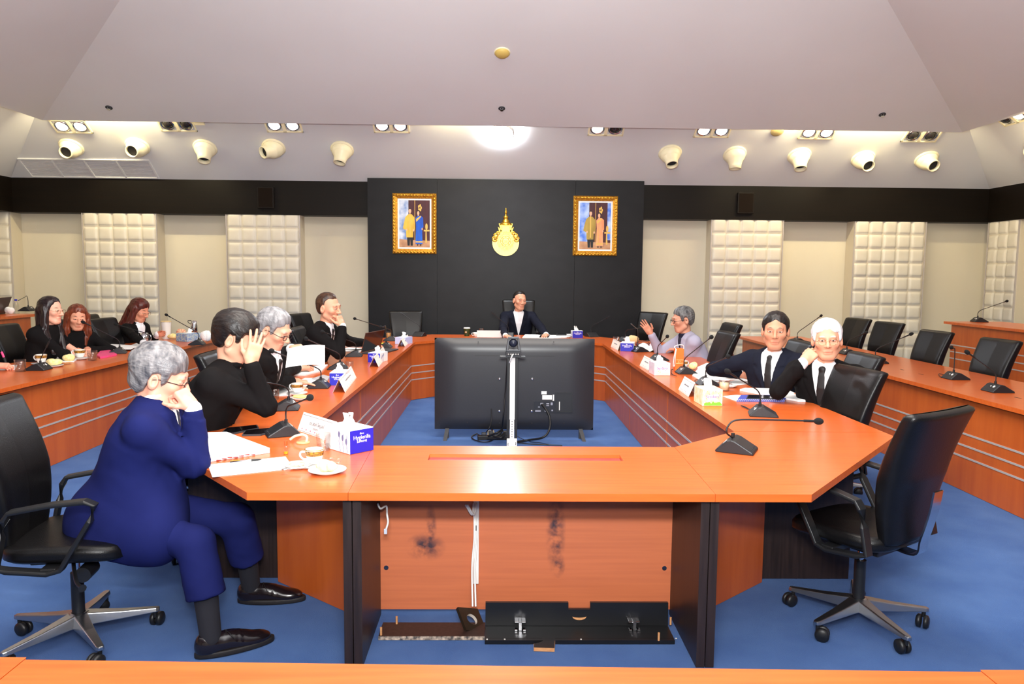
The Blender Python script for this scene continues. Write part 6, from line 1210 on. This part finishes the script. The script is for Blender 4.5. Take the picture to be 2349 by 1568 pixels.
    for s in (-1, 1):
        el, wr, fd, pn, cu, th = AR[s][:6]; sp = AR[s][6] if len(AR[s]) > 6 else 0.05
        x = V3(fd); x /= np.linalg.norm(x); z = -V3(pn); z = z - x * (z @ x); z /= np.linalg.norm(z); yv = np.cross(z, x) ; B = np.stack([x, yv, z], 1); hf = hand_fn(cu, sp, th, 0.94 * k * (0.9 if female else 1.0))
        # thumb side: +y is the thumb of a right hand seen palm down when s*... mirrored for the other hand
        mir = np.array((1.0, 1.0 if s > 0 else -1.0, 1.0)); wrist = wr
        fn = (lambda o, B, mir, hf, el: lambda p: smin(hf(((p - o) @ B) * mir), cap(o, o + (el - o) * 0.75, 0.0245 * k, 0.034 * k)(p), 0.015))(wrist, B, mir, hf, el)
        bx = np.array([wr, wr + x * 0.2, wr + (el - wr) * 0.75]); v, q = surface(fn, bx.min(0) - 0.1, bx.max(0) + 0.1, hh); v = relax(v, q, 1, 0.3); parts.append((v, q, 0)); tints.append(np.tile(np.array(lin(skin)[:3]) * np.array((1.0, 0.95, 0.93)), (len(v), 1)))
    me = np_obj('person', parts, skin_mat, None, np.concatenate(tints)); tag(me, label, 'person')
    # -- jacket
    arm = lambda s, g=0.0, end=0.93: union([cap(SH[s], AR[s][0], (0.064 if not female else 0.052) * k + g, (0.053 if not female else 0.044) * k + g), cap(AR[s][0], AR[s][0] + (AR[s][1] - AR[s][0]) * end, (0.052 if not female else 0.043) * k + g, (0.041 if not female else 0.036) * k + g)], 0.02)
    T = torso(); ax = {s: arm(s, 0, sleeves if sleeves < 1 else 0.9) for s in (-1, 1)}; yoke = union([cap(pt(s * 0.055, -0.02, 0.478), SH[s], 0.052 * k, 0.058 * k) for s in (-1, 1)], 0.03)
    def vw(t): return np.interp(t / k, (0.14, 0.2, 0.5, 0.56), (0.0, 0.004, 0.07, 0.085)) * k
    def jk(p):
        d = smin(T(p), yoke(p), 0.05 * k); q = local(p); lx = q - np.stack([np.zeros(len(q)), bend(q[:, 2]), np.zeros(len(q))], 1)
        for s in (-1, 1): d = smin(d, ax[s](p), 0.035 * k)
        for s in (-1, 1):
            e = AR[s][0]; r = np.linalg.norm(p - e, axis=1); d = d - 0.004 * np.exp(-(r / 0.09) ** 2) * np.sin((p - e) @ (AR[s][1] - SH[s]) / max(1e-6, np.linalg.norm(AR[s][1] - SH[s])) * 150)
        d = d - 0.0035 * wob(p, 21, yaw) - 0.0018 * wob(p, 47, yaw + 2)
        if vneck:
            fr = lx[:, 1] > 0.0; W = vw(q[:, 2])
            if lapel: band_ = np.clip((np.abs(lx[:, 0]) - W) / 0.004, 0, 1) * np.clip((W * 1.0 + 0.062 * k * np.clip((q[:, 2] / k - 0.18) / 0.2, 0, 1) * np.where(np.abs(q[:, 2] / k - 0.415) < 0.012, 0.62, 1.0) - np.abs(lx[:, 0])) / 0.003, 0, 1) * (lx[:, 1] > 0.03) * (q[:, 2] > 0.15 * k) * (q[:, 2] < 0.52 * k); d = d - 0.0075 * band_
            d = np.where(lx[:, 1] > -0.02, smax(d, (W - np.abs(lx[:, 0])) * np.where(lx[:, 1] > 0.01, 1.0, -1.0) if False else np.where(lx[:, 1] > 0.02, W - np.abs(lx[:, 0]), -1.0), 0.004), d)
        if extra is not None: d = smin(d, extra(p), 0.12)
        nk = np.linalg.norm(np.stack([(p - neck0) @ Rv2, (p - neck0) @ Fv2], 1), axis=1); d = np.where((p - neck0) @ U > -0.02 * k, smax(d, (0.062 if not female else 0.055) * k - nk, 0.008), d)
        return d
    bb = np.array([P0 - 0.0, neck0, SH[-1], SH[1]] + [AR[s][i] for s in (-1, 1) for i in (0, 1)]); lo, hi = bb.min(0) - 0.2 * k, bb.max(0) + 0.14 * k; lo[2] = min(lo[2], P0[2] - 0.16 * k)
    v, q = surface(jk, lo, hi, h); v = relax(v, q, 1, 0.3); jo = np_obj('jacket' if vneck else 'top', [(v, q, 0)], jacket, me)
    # -- shirt front, collar, cuffs
    if vneck and shirt is not None:
        T2 = torso(-0.011 * k, 0.02, 0.525); fs = [T2]; cr = 0.059 * k * (0.88 if female else 1); nu = V3(nb - neck0); nu /= np.linalg.norm(nu); cc = neck0 + nu * 0.026 * k; e1 = Rv2 - nu * (Rv2 @ nu); e1 /= np.linalg.norm(e1); e2 = np.cross(nu, e1)
        if e2 @ Fv2 < 0: e2 = -e2
        ringp = [cc + (e1 * math.sin(a) + e2 * math.cos(a)) * cr + nu * (0.012 * math.cos(a + PI)) * k for a in np.linspace(0.28, 2 * PI - 0.28, 15)]; cf = union([cap(ringp[i], ringp[i + 1], 0.0145 * k, 0.0145 * k) for i in range(14)], 0.004); tips = union([cap(ringp[0 if s > 0 else -1], pt(s * 0.045, 0.092, 0.435), 0.013 * k, 0.006) for s in (-1, 1)], 0.01)
        cu_ = [cap(AR[s][0] + (AR[s][1] - AR[s][0]) * 0.8, AR[s][0] + (AR[s][1] - AR[s][0]) * 0.985, 0.037 * k, 0.0355 * k) for s in (-1, 1)] if cuffs else []
        def sf(p):
            q = local(p); d = smin(T2(p) - 0.0012 * wob(p, 38, 1), cf(p), 0.012)
            if collar: d = smin(d, tips(p), 0.006)
            nk = np.linalg.norm((p - cc) - ((p - cc) @ nu)[:, None] * nu, axis=1); d = np.where((p - neck0) @ U > 0.0, smax(d, cr - 0.012 * k - nk, 0.004), d)
            return d
        v, q = surface(sf, lo, hi + 0.03, h * 0.85); np_obj('shirt', [(v, q, 0)], shirt, me)
        for s, c_ in zip((-1, 1), cu_): m0 = AR[s][0] + (AR[s][1] - AR[s][0]) * 0.9; v, q = surface(c_, m0 - 0.11 * k, m0 + 0.11 * k, 0.007); np_obj('cuff', [(v, q, 0)], shirt, me)
        if tie is not None:
            T3 = torso(-0.0085 * k, 0.0, 0.53); kn = pt(0, 0.078, 0.482)
            def tf(p): q = local(p); W = np.interp(q[:, 2] / k, (0.02, 0.06, 0.43, 0.49), (0.005, 0.04, 0.022, 0.015)) * k; d = smax(np.abs(T3(p) + 0.004) - 0.005, np.maximum(np.abs(q[:, 0]) - W, np.maximum(0.06 * k - q[:, 1], np.maximum(q[:, 2] - 0.485 * k, 0.03 * k - q[:, 2]))), 0.003); return smin(d, ellip(kn, (0.022 * k, 0.016 * k, 0.02 * k), np.stack([Rv2, Fv2, U], 1))(p), 0.016)
            v, q = surface(tf, np.minimum(P0, neck0) - 0.25, np.maximum(P0, neck0) + 0.25, h * 0.6); np_obj('tie', [(v, q, 0)], tie, me)
    # -- trousers
    tr = union([cap(hips[s], LG[s][0], 0.092 * k, 0.07 * k) for s in (-1, 1)], 0.01); 
    def shin(s):
        a, b_ = LG[s]; c_ = cap(a, b_, 0.078 * k, 0.08 * k); u = (b_ - a) / np.linalg.norm(b_ - a); e_ = a + (b_ - a) * (0.6 if legs else 1.0); return lambda p: smax(c_(p), (p - e_) @ u, 0.006)
    sn = {s: shin(s) for s in (-1, 1)}; bum = cap(hips[-1], hips[1], 0.105 * k, 0.105 * k)
    def tf2(p): d = smin(tr(p), bum(p), 0.04); return smin(smin(d, sn[-1](p), 0.03), sn[1](p), 0.03) - 0.003 * wob(p, 26, 3) - 0.0015 * wob(p, 60, 1)
    lp = np.array([P0] + [LG[s][i] for s in (-1, 1) for i in (0, 1)]); v, q = surface(tf2, lp.min(0) - 0.17, lp.max(0) + 0.17, h if legs else 0.02); np_obj('trousers', [(v, q, 0)], jacket if legs or jacket is not cloth_grey else cloth_black, me)
    # -- hair
    if hair:
        hfn = hair['fn']; ex = hair_extra
        def hh_(p):
            q = (p - HC) @ HB / HS; d = hfn(q)
            if ex is not None: d = smin(d, ex(q), 0.015)
            return d * HS
        r = hair.get('box', ((-0.13, -0.15, -0.14), (0.13, 0.13, 0.16))); cs = np.array([HC + HB @ (np.array((r[i][0], r[j][1], r[m_][2])) * HS) for i in (0, 1) for j in (0, 1) for m_ in (0, 1)])
        v, q = surface(hh_, cs.min(0), cs.max(0), hh); np_obj('hair', [(relax(v, q, 1, 0.25), q, 0)], hair['mat'], me)
    if glasses:
        for_ = lambda x, yv, z: tuple(HC + HB @ np.array((x, yv, z)) * HS); b = MB(); r0, r1 = glasses.get('r', (0.021, 0.016)); gy = 0.106
        for s in (-1, 1):
            b.tube([for_(s * 0.032 + r0 * math.copysign(abs(math.cos(a)) ** 0.7, math.cos(a)), gy - 0.004 * abs(math.cos(a)), 0.004 + r1 * math.copysign(abs(math.sin(a)) ** 0.7, math.sin(a))) for a in [i * PI / 10 for i in range(20)]], glasses.get('w', 0.0016), 6, True)
            b.tube([for_(s * 0.053, gy - 0.004, 0.008), for_(s * 0.075, 0.085, 0.01), for_(s * 0.082 * wide, 0.01, 0.012), for_(s * 0.083 * wide, -0.015, 0.004)], glasses.get('w', 0.0016), 6)
        b.tube([for_(-0.011, gy, 0.008), for_(0, gy + 0.002, 0.011), for_(0.011, gy, 0.008)], glasses.get('w', 0.0016), 6); g = b.build('glasses', glasses['mat'], me)
        b = MB()
        for s in (-1, 1): b.add([for_(s * 0.032 + r0 * math.cos(a), gy - 0.002, 0.004 + r1 * math.sin(a)) for a in [i * PI / 10 for i in range(20)]], [tuple(range(20))])
        b.build('lenses', lens, g)
    return me, dict(P0=P0, HC=HC, HB=HB, AR=AR, SH=SH, pt=pt, LG=LG, F0=F0, R0=R0, U=U, Fv=Fv2, Rv=Rv2, HS=HS)
# ---------------------------------------------------------------- the people in the room
def hairset(m_, th, low='short', front=(0.062, 0.02, 0.03), **k): return {'fn': hair_fn(th, LOWS[low] if isinstance(low, str) else low, front, **k), 'mat': m_}
def long_hair(drop, w=0.07, back=0.05, front=0.0, lean=0.0, r=0.034):
    fs = []
    for s in (-1, 1): fs += [cap((s * w, -0.01 + front, 0.03), (s * (w + 0.012), front + 0.0, -drop * 0.55), r * 0.8, r), cap((s * (w + 0.012), front, -drop * 0.55), (s * w * 0.9, front + 0.03 + lean, -drop), r, r * 0.55)]
    fs += [cap((-0.03, -0.07, 0.0), (-0.04, -0.085 - back * 0.3 + lean, -drop * 0.9), 0.05, 0.04), cap((0.03, -0.07, 0.0), (0.04, -0.085 - back * 0.3 + lean, -drop * 0.9), 0.05, 0.04)]
    u = union(fs, 0.03)
    def f(p):
        ang = p[:, 0] * 170; d = u(p) - 0.0025 * np.sin(ang + 3 * np.sin(p[:, 2] * 18)) - 0.002 * np.sin(p[:, 1] * 190 + 2 * np.sin(p[:, 2] * 22)); return smax(d, p[:, 1] - 0.035 - np.clip(np.abs(p[:, 0]) - 0.045, 0, 0.05) * 0.7 - np.clip(-p[:, 2] - 0.07, 0, 0.25) * 0.7, 0.01)
    return f
GREY = hair_mat((66, 66, 72), (140, 136, 136)); BLACK = hair_mat((18, 14, 14), (34, 24, 20)); SILVER = hair_mat((104, 103, 106), (158, 156, 158)); BROWNBLACK = hair_mat((44, 26, 18), (84, 54, 36)); WHITE = hair_mat((198, 197, 200), (222, 221, 224)); DARKGREY = hair_mat((58, 58, 60), (126, 126, 126)); LONGBLACK = hair_mat((24, 16, 20), (44, 28, 28), 0.35); CHESTNUT = hair_mat((84, 34, 20), (132, 62, 36), 0.35); AUBURN = hair_mat((66, 24, 18), (98, 38, 28), 0.35)
black_frame = mat('black_spectacle_frame', (20, 16, 16), 0.3); wire_frame = mat('thin_gold_wire', (190, 160, 120), 0.25, 0.9)
SK = (216, 160, 132)
FIST = (1.25, 1.3, 1.3, 1.3)
# 1 the man in navy, chin on his fist, at the near left corner
a1R, a1L = P(492, 1500, 0) + Vector((0, 0, 0.1)), P(583, 1380, 0) + Vector((0, 0, 0.1))
kR, kL = PY(448, 1248, 3.1), PY(543, 1192, 3.42)
wr = PY(443, 935, 3.22); el = PY(412, 1060, 3.2)
man1, d1 = person('person in a navy suit, cheek on fist, at the near left corner', (-1.69, 3.29, 0.545), 14, 15, PY(368, 866, 3.3), (14, -18, 4), skin=(226, 160, 136), hair=hairset(GREY, 0.027, seed=2, messy=0.004, strand=0.0014, low=[(-0.12, -0.075), (-0.07, -0.085), (-0.04, -0.06), (-0.02, 0.026), (0.012, 0.03), (0.02, -0.02), (0.036, -0.01), (0.046, 0.04), (0.08, 0.05), (0.12, 0.05)], front=(0.09, 0.03, 0.03)),
    jacket=cloth_navy, tie=tie_blue, k=1.02, hk=1.1, side=7, h=0.0085, hh=0.003, hunch=0.04, girth=1.12, extra=union([ellip(PY(275, 1185, 3.24), (0.22, 0.16, 0.15)), ellip(PY(340, 1228, 3.12), (0.12, 0.1, 0.1)), ellip(PY(372, 1200, 3.17), (0.08, 0.13, 0.16)), ellip(PY(365, 1130, 3.32), (0.1, 0.1, 0.2))], 0.12),
    arms={1: (wr, el, (-0.62, 0.1, 0.78), (-0.75, 0.35, -0.5), FIST, (0.9, 0.5), 0.02), -1: (Vector((-1.68, 3.56, 0.64)), Vector((-1.9, 3.75, 0.7)), (1, -0.3, -0.2), (0, 0, -1), (0.4, 0.4, 0.4, 0.5), (0.5, 0.2), 0.05)},
    legs={1: (V3(kR), V3(a1R)), -1: (V3(kL), V3(a1L))}, glasses={'mat': black_frame, 'w': 0.002}, brow=(120, 112, 108))
def shoe_sock(me, knee, ankle, toe_dir, pitch=0.0):
    kn, an = V3(knee), V3(ankle); t = V3(toe_dir); t[2] = 0; t /= np.linalg.norm(t); side = np.array((-t[1], t[0], 0)); up = np.array((0, 0, 1.0)); o = an.copy(); o[2] = 0
    B = np.stack([t, side, up], 1); sole0 = lambda p: smax(ellip((0.085, 0, 0.0), (0.165, 0.05, 0.4))(p), np.abs(p[:, 2] - 0.014) - 0.0125, 0.004)
    upper = union([ellip((-0.03, 0, 0.05), (0.05, 0.04, 0.06)), ellip((0.05, 0, 0.045), (0.1, 0.043, 0.05)), ellip((0.15, 0, 0.032), (0.085, 0.045, 0.034))], 0.03); ent = ellip((-0.02, 0, 0.115), (0.045, 0.034, 0.03))
    up_f = lambda p: smax(smax(upper(p) - 0.0008 * np.sin(p[:, 0] * 260) * (np.abs(p[:, 0] - 0.1) < 0.02), 0.018 - p[:, 2], 0.004), -ent(p), 0.006)
    v, q = surface(place(up_f, o, B), o - 0.3, o + np.array((0.3, 0.3, 0.25)), 0.006); sh = np_obj('shoe', [(relax(v, q, 1, 0.4), q, 0)], shoe_leather, me)
    v, q = surface(place(sole0, o, B), o - 0.3, o + np.array((0.3, 0.3, 0.1)), 0.005); np_obj('sole', [(v, q, 0)], mat('black_rubber', (26, 22, 22), 0.6) if 'black_rubber' not in MATS else MATS['black_rubber'], sh)
    b = MB(); b.frame(o, t, side, up)
    for i in range(4): x = 0.045 + 0.018 * i; z = 0.094 - 0.3 * (x - 0.045) - 0.0; b.tube([(x, -0.022, z - 0.006), (x + 0.004, 0, z + 0.003), (x, 0.022, z - 0.006)], 0.002, 6)
    b.tube(spline([(0.045, 0, 0.098), (0.06, -0.03, 0.09), (0.075, -0.045, 0.07)], 4), 0.0016, 6); b.build('lace', thread, sh)
    d = kn - an; d /= np.linalg.norm(d); sk = union([cap(o + up * 0.075 - t * 0.012, an + d * 0.165, 0.043, 0.05)], 0.01)
    v, q = surface(sk, o - 0.12, an + np.array((0.15, 0.15, 0.3)), 0.006); keep = (v[:, 2] < an[2] + 0.158); q = q[keep[q].all(1)]; np_obj('sock', [(v, q, 0)], sock_black, me)
shoe_sock(man1, kR, a1R, P(622, 1470, 0) - P(475, 1505, 0)); shoe_sock(man1, kL, a1L, P(690, 1368, 0) - P(560, 1372, 0))
for s, (k_, a_) in ((1, (kR, a1R)), (-1, (kL, a1L))): pass
b = MB()
for t_ in (0.14, 0.06): q = d1['pt'](0.05, 0.142, t_); b.ball(tuple(q), 0.009, 10, 6)
b.build('button', mat('dark_navy_button', (24, 26, 60), 0.3), man1)
# 2 the man in black holding his forehead
wr = PY(574, 830, 4.02)
person('person with dark hair in black, one hand at his forehead, watch on the other', None, 4, 20, PY(541, 776, 4.2), (6, -24, 6), skin=SK, hair=hairset(BLACK, 0.03, seed=5, front=(0.09, 0.02, 0.03), low=[(-0.12, -0.06), (-0.06, -0.07), (-0.03, -0.045), (-0.018, 0.03), (0.01, 0.034), (0.02, -0.01), (0.034, 0.0), (0.046, 0.05), (0.08, 0.06), (0.12, 0.05)]), shirt=cloth_black, tie=None, k=1.08, hk=1.12, h=0.0095, girth=1.12,
    arms={1: (wr, PY(528, 945, 4.05), (0.3, 0.12, 0.95), (-0.5, 0.85, 0.1), (0.12, 0.1, 0.15, 0.22), (0.95, 0.1), 0.16), -1: (P(672, 874, 0.805), P(590, 905, 0.8) + Vector((0, 0.25, 0)), (1, 0.12, -0.08), (0.05, 0, -1), (0.12, 0.3, 0.4, 0.5), (0.5, 0.15), 0.08)}, cuffs=False, collar=False)
p = P(671, 874, 0.805); 
b = frame_mb(p + Vector((-0.012, 0, 0)), (1, 0.1, 0)); b.lathe([(0.03, -0.011), (0.0325, -0.01), (0.0325, 0.01), (0.03, 0.011)], 24); wt = b.build('wristwatch', mat('watch_strap', (20, 20, 24), 0.4)); tag(wt, 'black strapped wristwatch on the wrist resting on the desk', 'watch')
b = frame_mb(p + Vector((-0.012, -0.012, 0.03)), (0, -0.4, 0.92), (1, 0, 0)); b.lathe([(1e-4, 0.007), (0.016, 0.007), (0.018, 0.004), (0.018, -0.002)], 20); b.build('watch_case', chrome, wt)
# 3 the grey-haired man who writes
wr = P(684, 842, 0.8)
_, d3 = person('person with silver hair and glasses writing on pages, black suit and tie', None, -4, 18, PY(628, 757, 5.1), (-12, -26, 4), skin=(222, 164, 136), hair=hairset(SILVER, 0.022, seed=8, front=(0.07, 0.03, 0.03), part=0.02), k=1.07, hk=1.12, h=0.0095, glasses={'mat': black_frame, 'w': 0.0022}, brow=(150, 146, 144),
    arms={1: (wr, P(640, 880, 0.82) + Vector((-0.1, 0.05, 0.0)), (0.95, 0.12, 0.05), (0.2, 0.5, -0.8), (0.75, 0.85, 0.95, 1.0), (0.5, 0.5), 0.03), -1: (PY(668, 800, 5.34), PY(600, 850, 5.5), (0.9, -0.25, 0.12), (0.2, -0.6, -0.7), (0.5, 0.6, 0.65, 0.7), (0.4, 0.45), 0.04)})
q = wr + Vector((0.085, 0.01, 0.005)); t = thing('pen', 'black pen in the writing hand of the silver-haired man', 'pen', tuple(q)); b = frame_mb((0, 0, 0), (-0.25, -0.1, 1)); b.lathe([(1e-4, -0.045), (0.003, -0.03), (0.006, -0.02), (0.0065, 0.085), (1e-4, 0.09)], 12); b.build('barrel', black_plastic, t)
# 4 the balding man with the laptop
wr = PY(785, 747, 7.08)
person('person with receding brown hair, chin on his hand, at the open laptop', None, -8, 16, PY(754, 706, 7.2), (-20, -8, 6), skin=(222, 158, 128), hair=hairset(BROWNBLACK, 0.012, seed=3, front=(0.062, 0.06, 0.012)), k=1.08, hk=1.14, h=0.0105,
    arms={1: (wr, PY(772, 800, 7.0), (-0.35, 0.1, 0.9), (-0.8, 0.4, 0.0), (0.9, 1.0, 1.1, 1.1), (0.9, 0.2), 0.04), -1: (P(850, 788, 0.8), P(800, 800, 0.8) + Vector((0, 0.3, 0)), (1, -0.1, 0.0), (0, 0, -1), (0.4, 0.45, 0.5, 0.5), (0.5, 0.2), 0.06)})
# 5 the chairman
person('person in a dark jacket and open white shirt at the head desk', None, -88, 2, PY(1192, 690, 10.9), (-68, -4, -4), skin=(222, 158, 128), hair=hairset(BLACK, 0.01, seed=6, front=(0.055, 0.05, 0.014)), jacket=cloth_navyblack, tie=None, k=1.07, hk=1.14, h=0.0115, jaw=0.95,
    arms={1: (P(1160, 772, 0.8) + Vector((0, 0.1, 0)), Vector((-0.05, 10.9, 0.75)), (0.5, -1, 0), (0, 0, -1), (0.3, 0.3, 0.3, 0.3), (0.5, 0.2), 0.05), -1: (P(1254, 769, 0.79) + Vector((0, 0.1, 0)), Vector((0.75, 10.9, 0.75)), (-0.3, -1, 0), (0, 0, -1), (0.3, 0.3, 0.4, 0.5), (0.5, 0.2), 0.05)})
# 6 the man in the grey blazer
wr = PY(1493, 764, 8.25)
_, d6 = person('person in a pale grey blazer and glasses raising an open hand', None, 183, 20, PY(1566, 734, 8.1), (186, -10, -2), skin=(200, 142, 116), hair=hairset(DARKGREY, 0.017, seed=9, front=(0.075, 0.03, 0.03)), jacket=cloth_grey, shirt=shirt_navy, tie=None, k=1.08, hk=1.14, h=0.0105, glasses={'mat': black_frame, 'w': 0.0024}, collar=True, cuffs=False, sleeves=0.88,
    arms={1: (wr, PY(1545, 815, 8.35), (-0.62, 0.05, 0.8), (-0.35, -0.9, -0.2), (0.1, 0.08, 0.1, 0.12), (1.15, 0.0), 0.1), -1: (P(1556, 800, 0.8), P(1625, 812, 0.82), (-1, 0.2, 0), (0, 0, -1), (0.3, 0.3, 0.35, 0.4), (0.5, 0.2), 0.06)})
b = MB(); q = d6['pt'](-0.105, 0.128, 0.3); b.frame(q, d6['Rv'], d6['U'], d6['Fv']); b.prism([(-0.05, -0.006), (0.045, 0.012), (0.05, 0.024), (0.0, 0.02), (-0.05, 0.006)], -0.004, 0.008); b.build('pocket_square', cloth_black, _)
# 7 the dark-haired man who faces the viewer
person('person with dark hair in a black suit and tie, looking at the viewer', None, 226, 0, PY(1779, 760, 5.7), (-112, -4, 0), skin=(204, 140, 110), hair=hairset(BLACK, 0.017, seed=11, front=(0.066, 0.03, 0.03)), jacket=cloth_navyblack, k=1.08, hk=1.16, h=0.0095, wide=1.04, girth=1.1, tie=tie_black,
    arms={1: (P(1697, 858, 0.81), PY(1678, 850, 5.9) + Vector((0, 0.1, 0)), tuple(P(1742, 868, 0.79) - P(1697, 857, 0.81)), (0, 0.2, -1), (0.2, 0.25, 0.3, 0.35), (0.5, 0.2), 0.04), -1: (Vector((2.32, 5.33, 0.78)), Vector((2.7, 5.4, 0.75)), (-1, 0, 0), (0, 0, -1), (0.4, 0.4, 0.4, 0.5), (0.5, 0.2), 0.05)})
# 8 the white-haired man
wr = PY(1843, 830, 4.95)
me8, d8 = person('person with white hair and wire glasses in a black suit, fingers at his cheek', None, 232, 0, PY(1897, 781, 5.05), (-111, -2, 3), skin=(222, 158, 128), hair=hairset(WHITE, 0.02, seed=14, front=(0.07, 0.03, 0.03), part=0.03), k=1.06, hk=1.12, h=0.009, glasses={'mat': wire_frame, 'w': 0.0013, 'r': (0.022, 0.017)}, brow=(190, 186, 184), wide=1.03,
    arms={1: (wr, PY(1776, 905, 4.9), (0.62, 0.0, 0.6), (0.35, 0.75, -0.3), (0.85, 0.95, 1.05, 1.15), (0.7, 0.3), 0.05), -1: (Vector((2.2, 5.0, 0.6)), Vector((2.62, 5.05, 0.4)), (-1, 0, -0.2), (0, 0, -1), (0.4, 0.4, 0.4, 0.5), (0.5, 0.2), 0.05)})
b = frame_mb(d8['pt'](-0.1, 0.128, 0.36), d8['Fv']); b.lathe([(1e-4, 0.007), (0.008, 0.005), (0.009, 0.0)], 14); b.build('lapel_pin', gold, me8)
# 9-11 the women on the left outer row
person('person with long straight dark hair and glasses in profile, black jacket', None, -6, 10, PY(117, 713, 7.2), (-8, -4, 0), skin=(240, 176, 150), hair=hairset(LONGBLACK, 0.016, seed=1, front=(0.06, 0.02, 0.02), low=[(-0.13, -0.2), (0.02, -0.2), (0.035, 0.0), (0.05, 0.06), (0.1, 0.07)]) | {'box': ((-0.15, -0.2, -0.42), (0.15, 0.13, 0.16))}, hair_extra=long_hair(0.37, 0.075, front=0.012, lean=0.05), shirt=None, tie=None, vneck=False, female=True, k=1.03, hk=1.06, sh_w=0.86, h=0.0105, sleeves=0.5, jaw=0.92, glasses={'mat': wire_frame, 'w': 0.0012},
    arms={1: (P(164, 811, 0.79), P(95, 835, 0.82), (1, 0.15, -0.05), (0.1, 0.1, -1), (0.3, 0.35, 0.4, 0.45), (0.5, 0.2), 0.05), -1: (P(178, 806, 0.79), Vector((-4.5, 7.75, 0.8)), (1, -0.2, 0), (0, 0, -1), (0.3, 0.35, 0.4, 0.45), (0.5, 0.2), 0.05)})
person('person with shoulder-length brown hair in a black round-necked top', None, -40, 8, PY(177, 729, 7.95), (-52, -12, -4), skin=(226, 158, 128), hair=hairset(CHESTNUT, 0.018, seed=4, front=(0.07, 0.02, 0.02), low=[(-0.13, -0.2), (0.02, -0.2), (0.035, 0.0), (0.05, 0.06), (0.1, 0.07)]) | {'box': ((-0.16, -0.2, -0.34), (0.16, 0.13, 0.16))}, hair_extra=long_hair(0.25, 0.08, front=0.012, lean=0.02, r=0.038), shirt=None, tie=None, vneck=False, female=True, k=1.0, hk=1.08, sh_w=0.86, h=0.0105, jaw=0.95, sleeves=0.85,
    arms={1: (P(178, 803, 0.79), P(150, 815, 0.8), (0.9, -0.2, 0), (0, 0, -1), (0.4, 0.45, 0.5, 0.5), (0.5, 0.2), 0.05), -1: (P(200, 800, 0.79), P(215, 800, 0.8) + Vector((0, 0.3, 0)), (0.4, -0.7, 0), (0, 0, -1), (0.4, 0.45, 0.5, 0.5), (0.5, 0.2), 0.05)})
person('person with long auburn hair, white blouse under a black jacket, looking down', None, -14, 18, PY(320, 712, 9.1), (-14, -24, 0), skin=(222, 148, 118), hair=hairset(AUBURN, 0.018, seed=7, front=(0.075, 0.02, 0.02), low=[(-0.13, -0.2), (0.02, -0.2), (0.04, 0.0), (0.055, 0.05), (0.1, 0.06)]) | {'box': ((-0.16, -0.24, -0.4), (0.16, 0.14, 0.16))}, hair_extra=long_hair(0.33, 0.078, back=0.12, lean=0.0, front=0.005, r=0.04), tie=None, female=True, k=1.05, hk=1.12, sh_w=0.88, h=0.0115, glasses={'mat': wire_frame, 'w': 0.0013},
    arms={1: (P(335, 790, 0.79), P(310, 800, 0.8), (1, 0, 0), (0, 0, -1), (0.4, 0.45, 0.5, 0.5), (0.5, 0.2), 0.05), -1: (PY(362, 766, 9.3), PY(330, 790, 9.5), (1, -0.1, 0.1), (0.3, -0.9, 0), (0.5, 0.55, 0.6, 0.6), (0.5, 0.3), 0.05)})
# 12 the writer whose hand alone reaches into the picture
wr = P(-6, 838, 0.795)
person('person cut off by the left picture edge, only a writing hand in view', None, -5, 4, Vector((-4.98, 6.5, 1.27)), (-5, -20, 0), skin=(236, 160, 134), hair=hairset(BLACK, 0.016, seed=15), female=True, shirt=None, vneck=False, tie=None, k=1.02, h=0.014,
    arms={1: (wr, wr + Vector((-0.3, -0.2, 0.0)), (1, 0.1, -0.02), (0.1, 0.5, -0.85), (0.7, 0.8, 0.9, 0.95), (0.5, 0.4), 0.04)})
t = thing('pen', 'pink and black pen in the hand at the left picture edge', 'pen', tuple(P(11, 824, 0.83))); b = frame_mb((0, 0, 0), (-0.3, -0.1, 1)); b.lathe([(1e-4, -0.05), (0.006, -0.03), (0.009, -0.02), (0.009, 0.02)], 12); b.build('barrel', black_plastic, t); b = frame_mb((0, 0, 0), (-0.3, -0.1, 1)); b.lathe([(0.0092, 0.02), (0.0095, 0.07), (1e-4, 0.075)], 12); b.build('cap', pink_mat, t)
chair('black chair of the writer cut off by the left picture edge', -5.15, 6.5, 0)
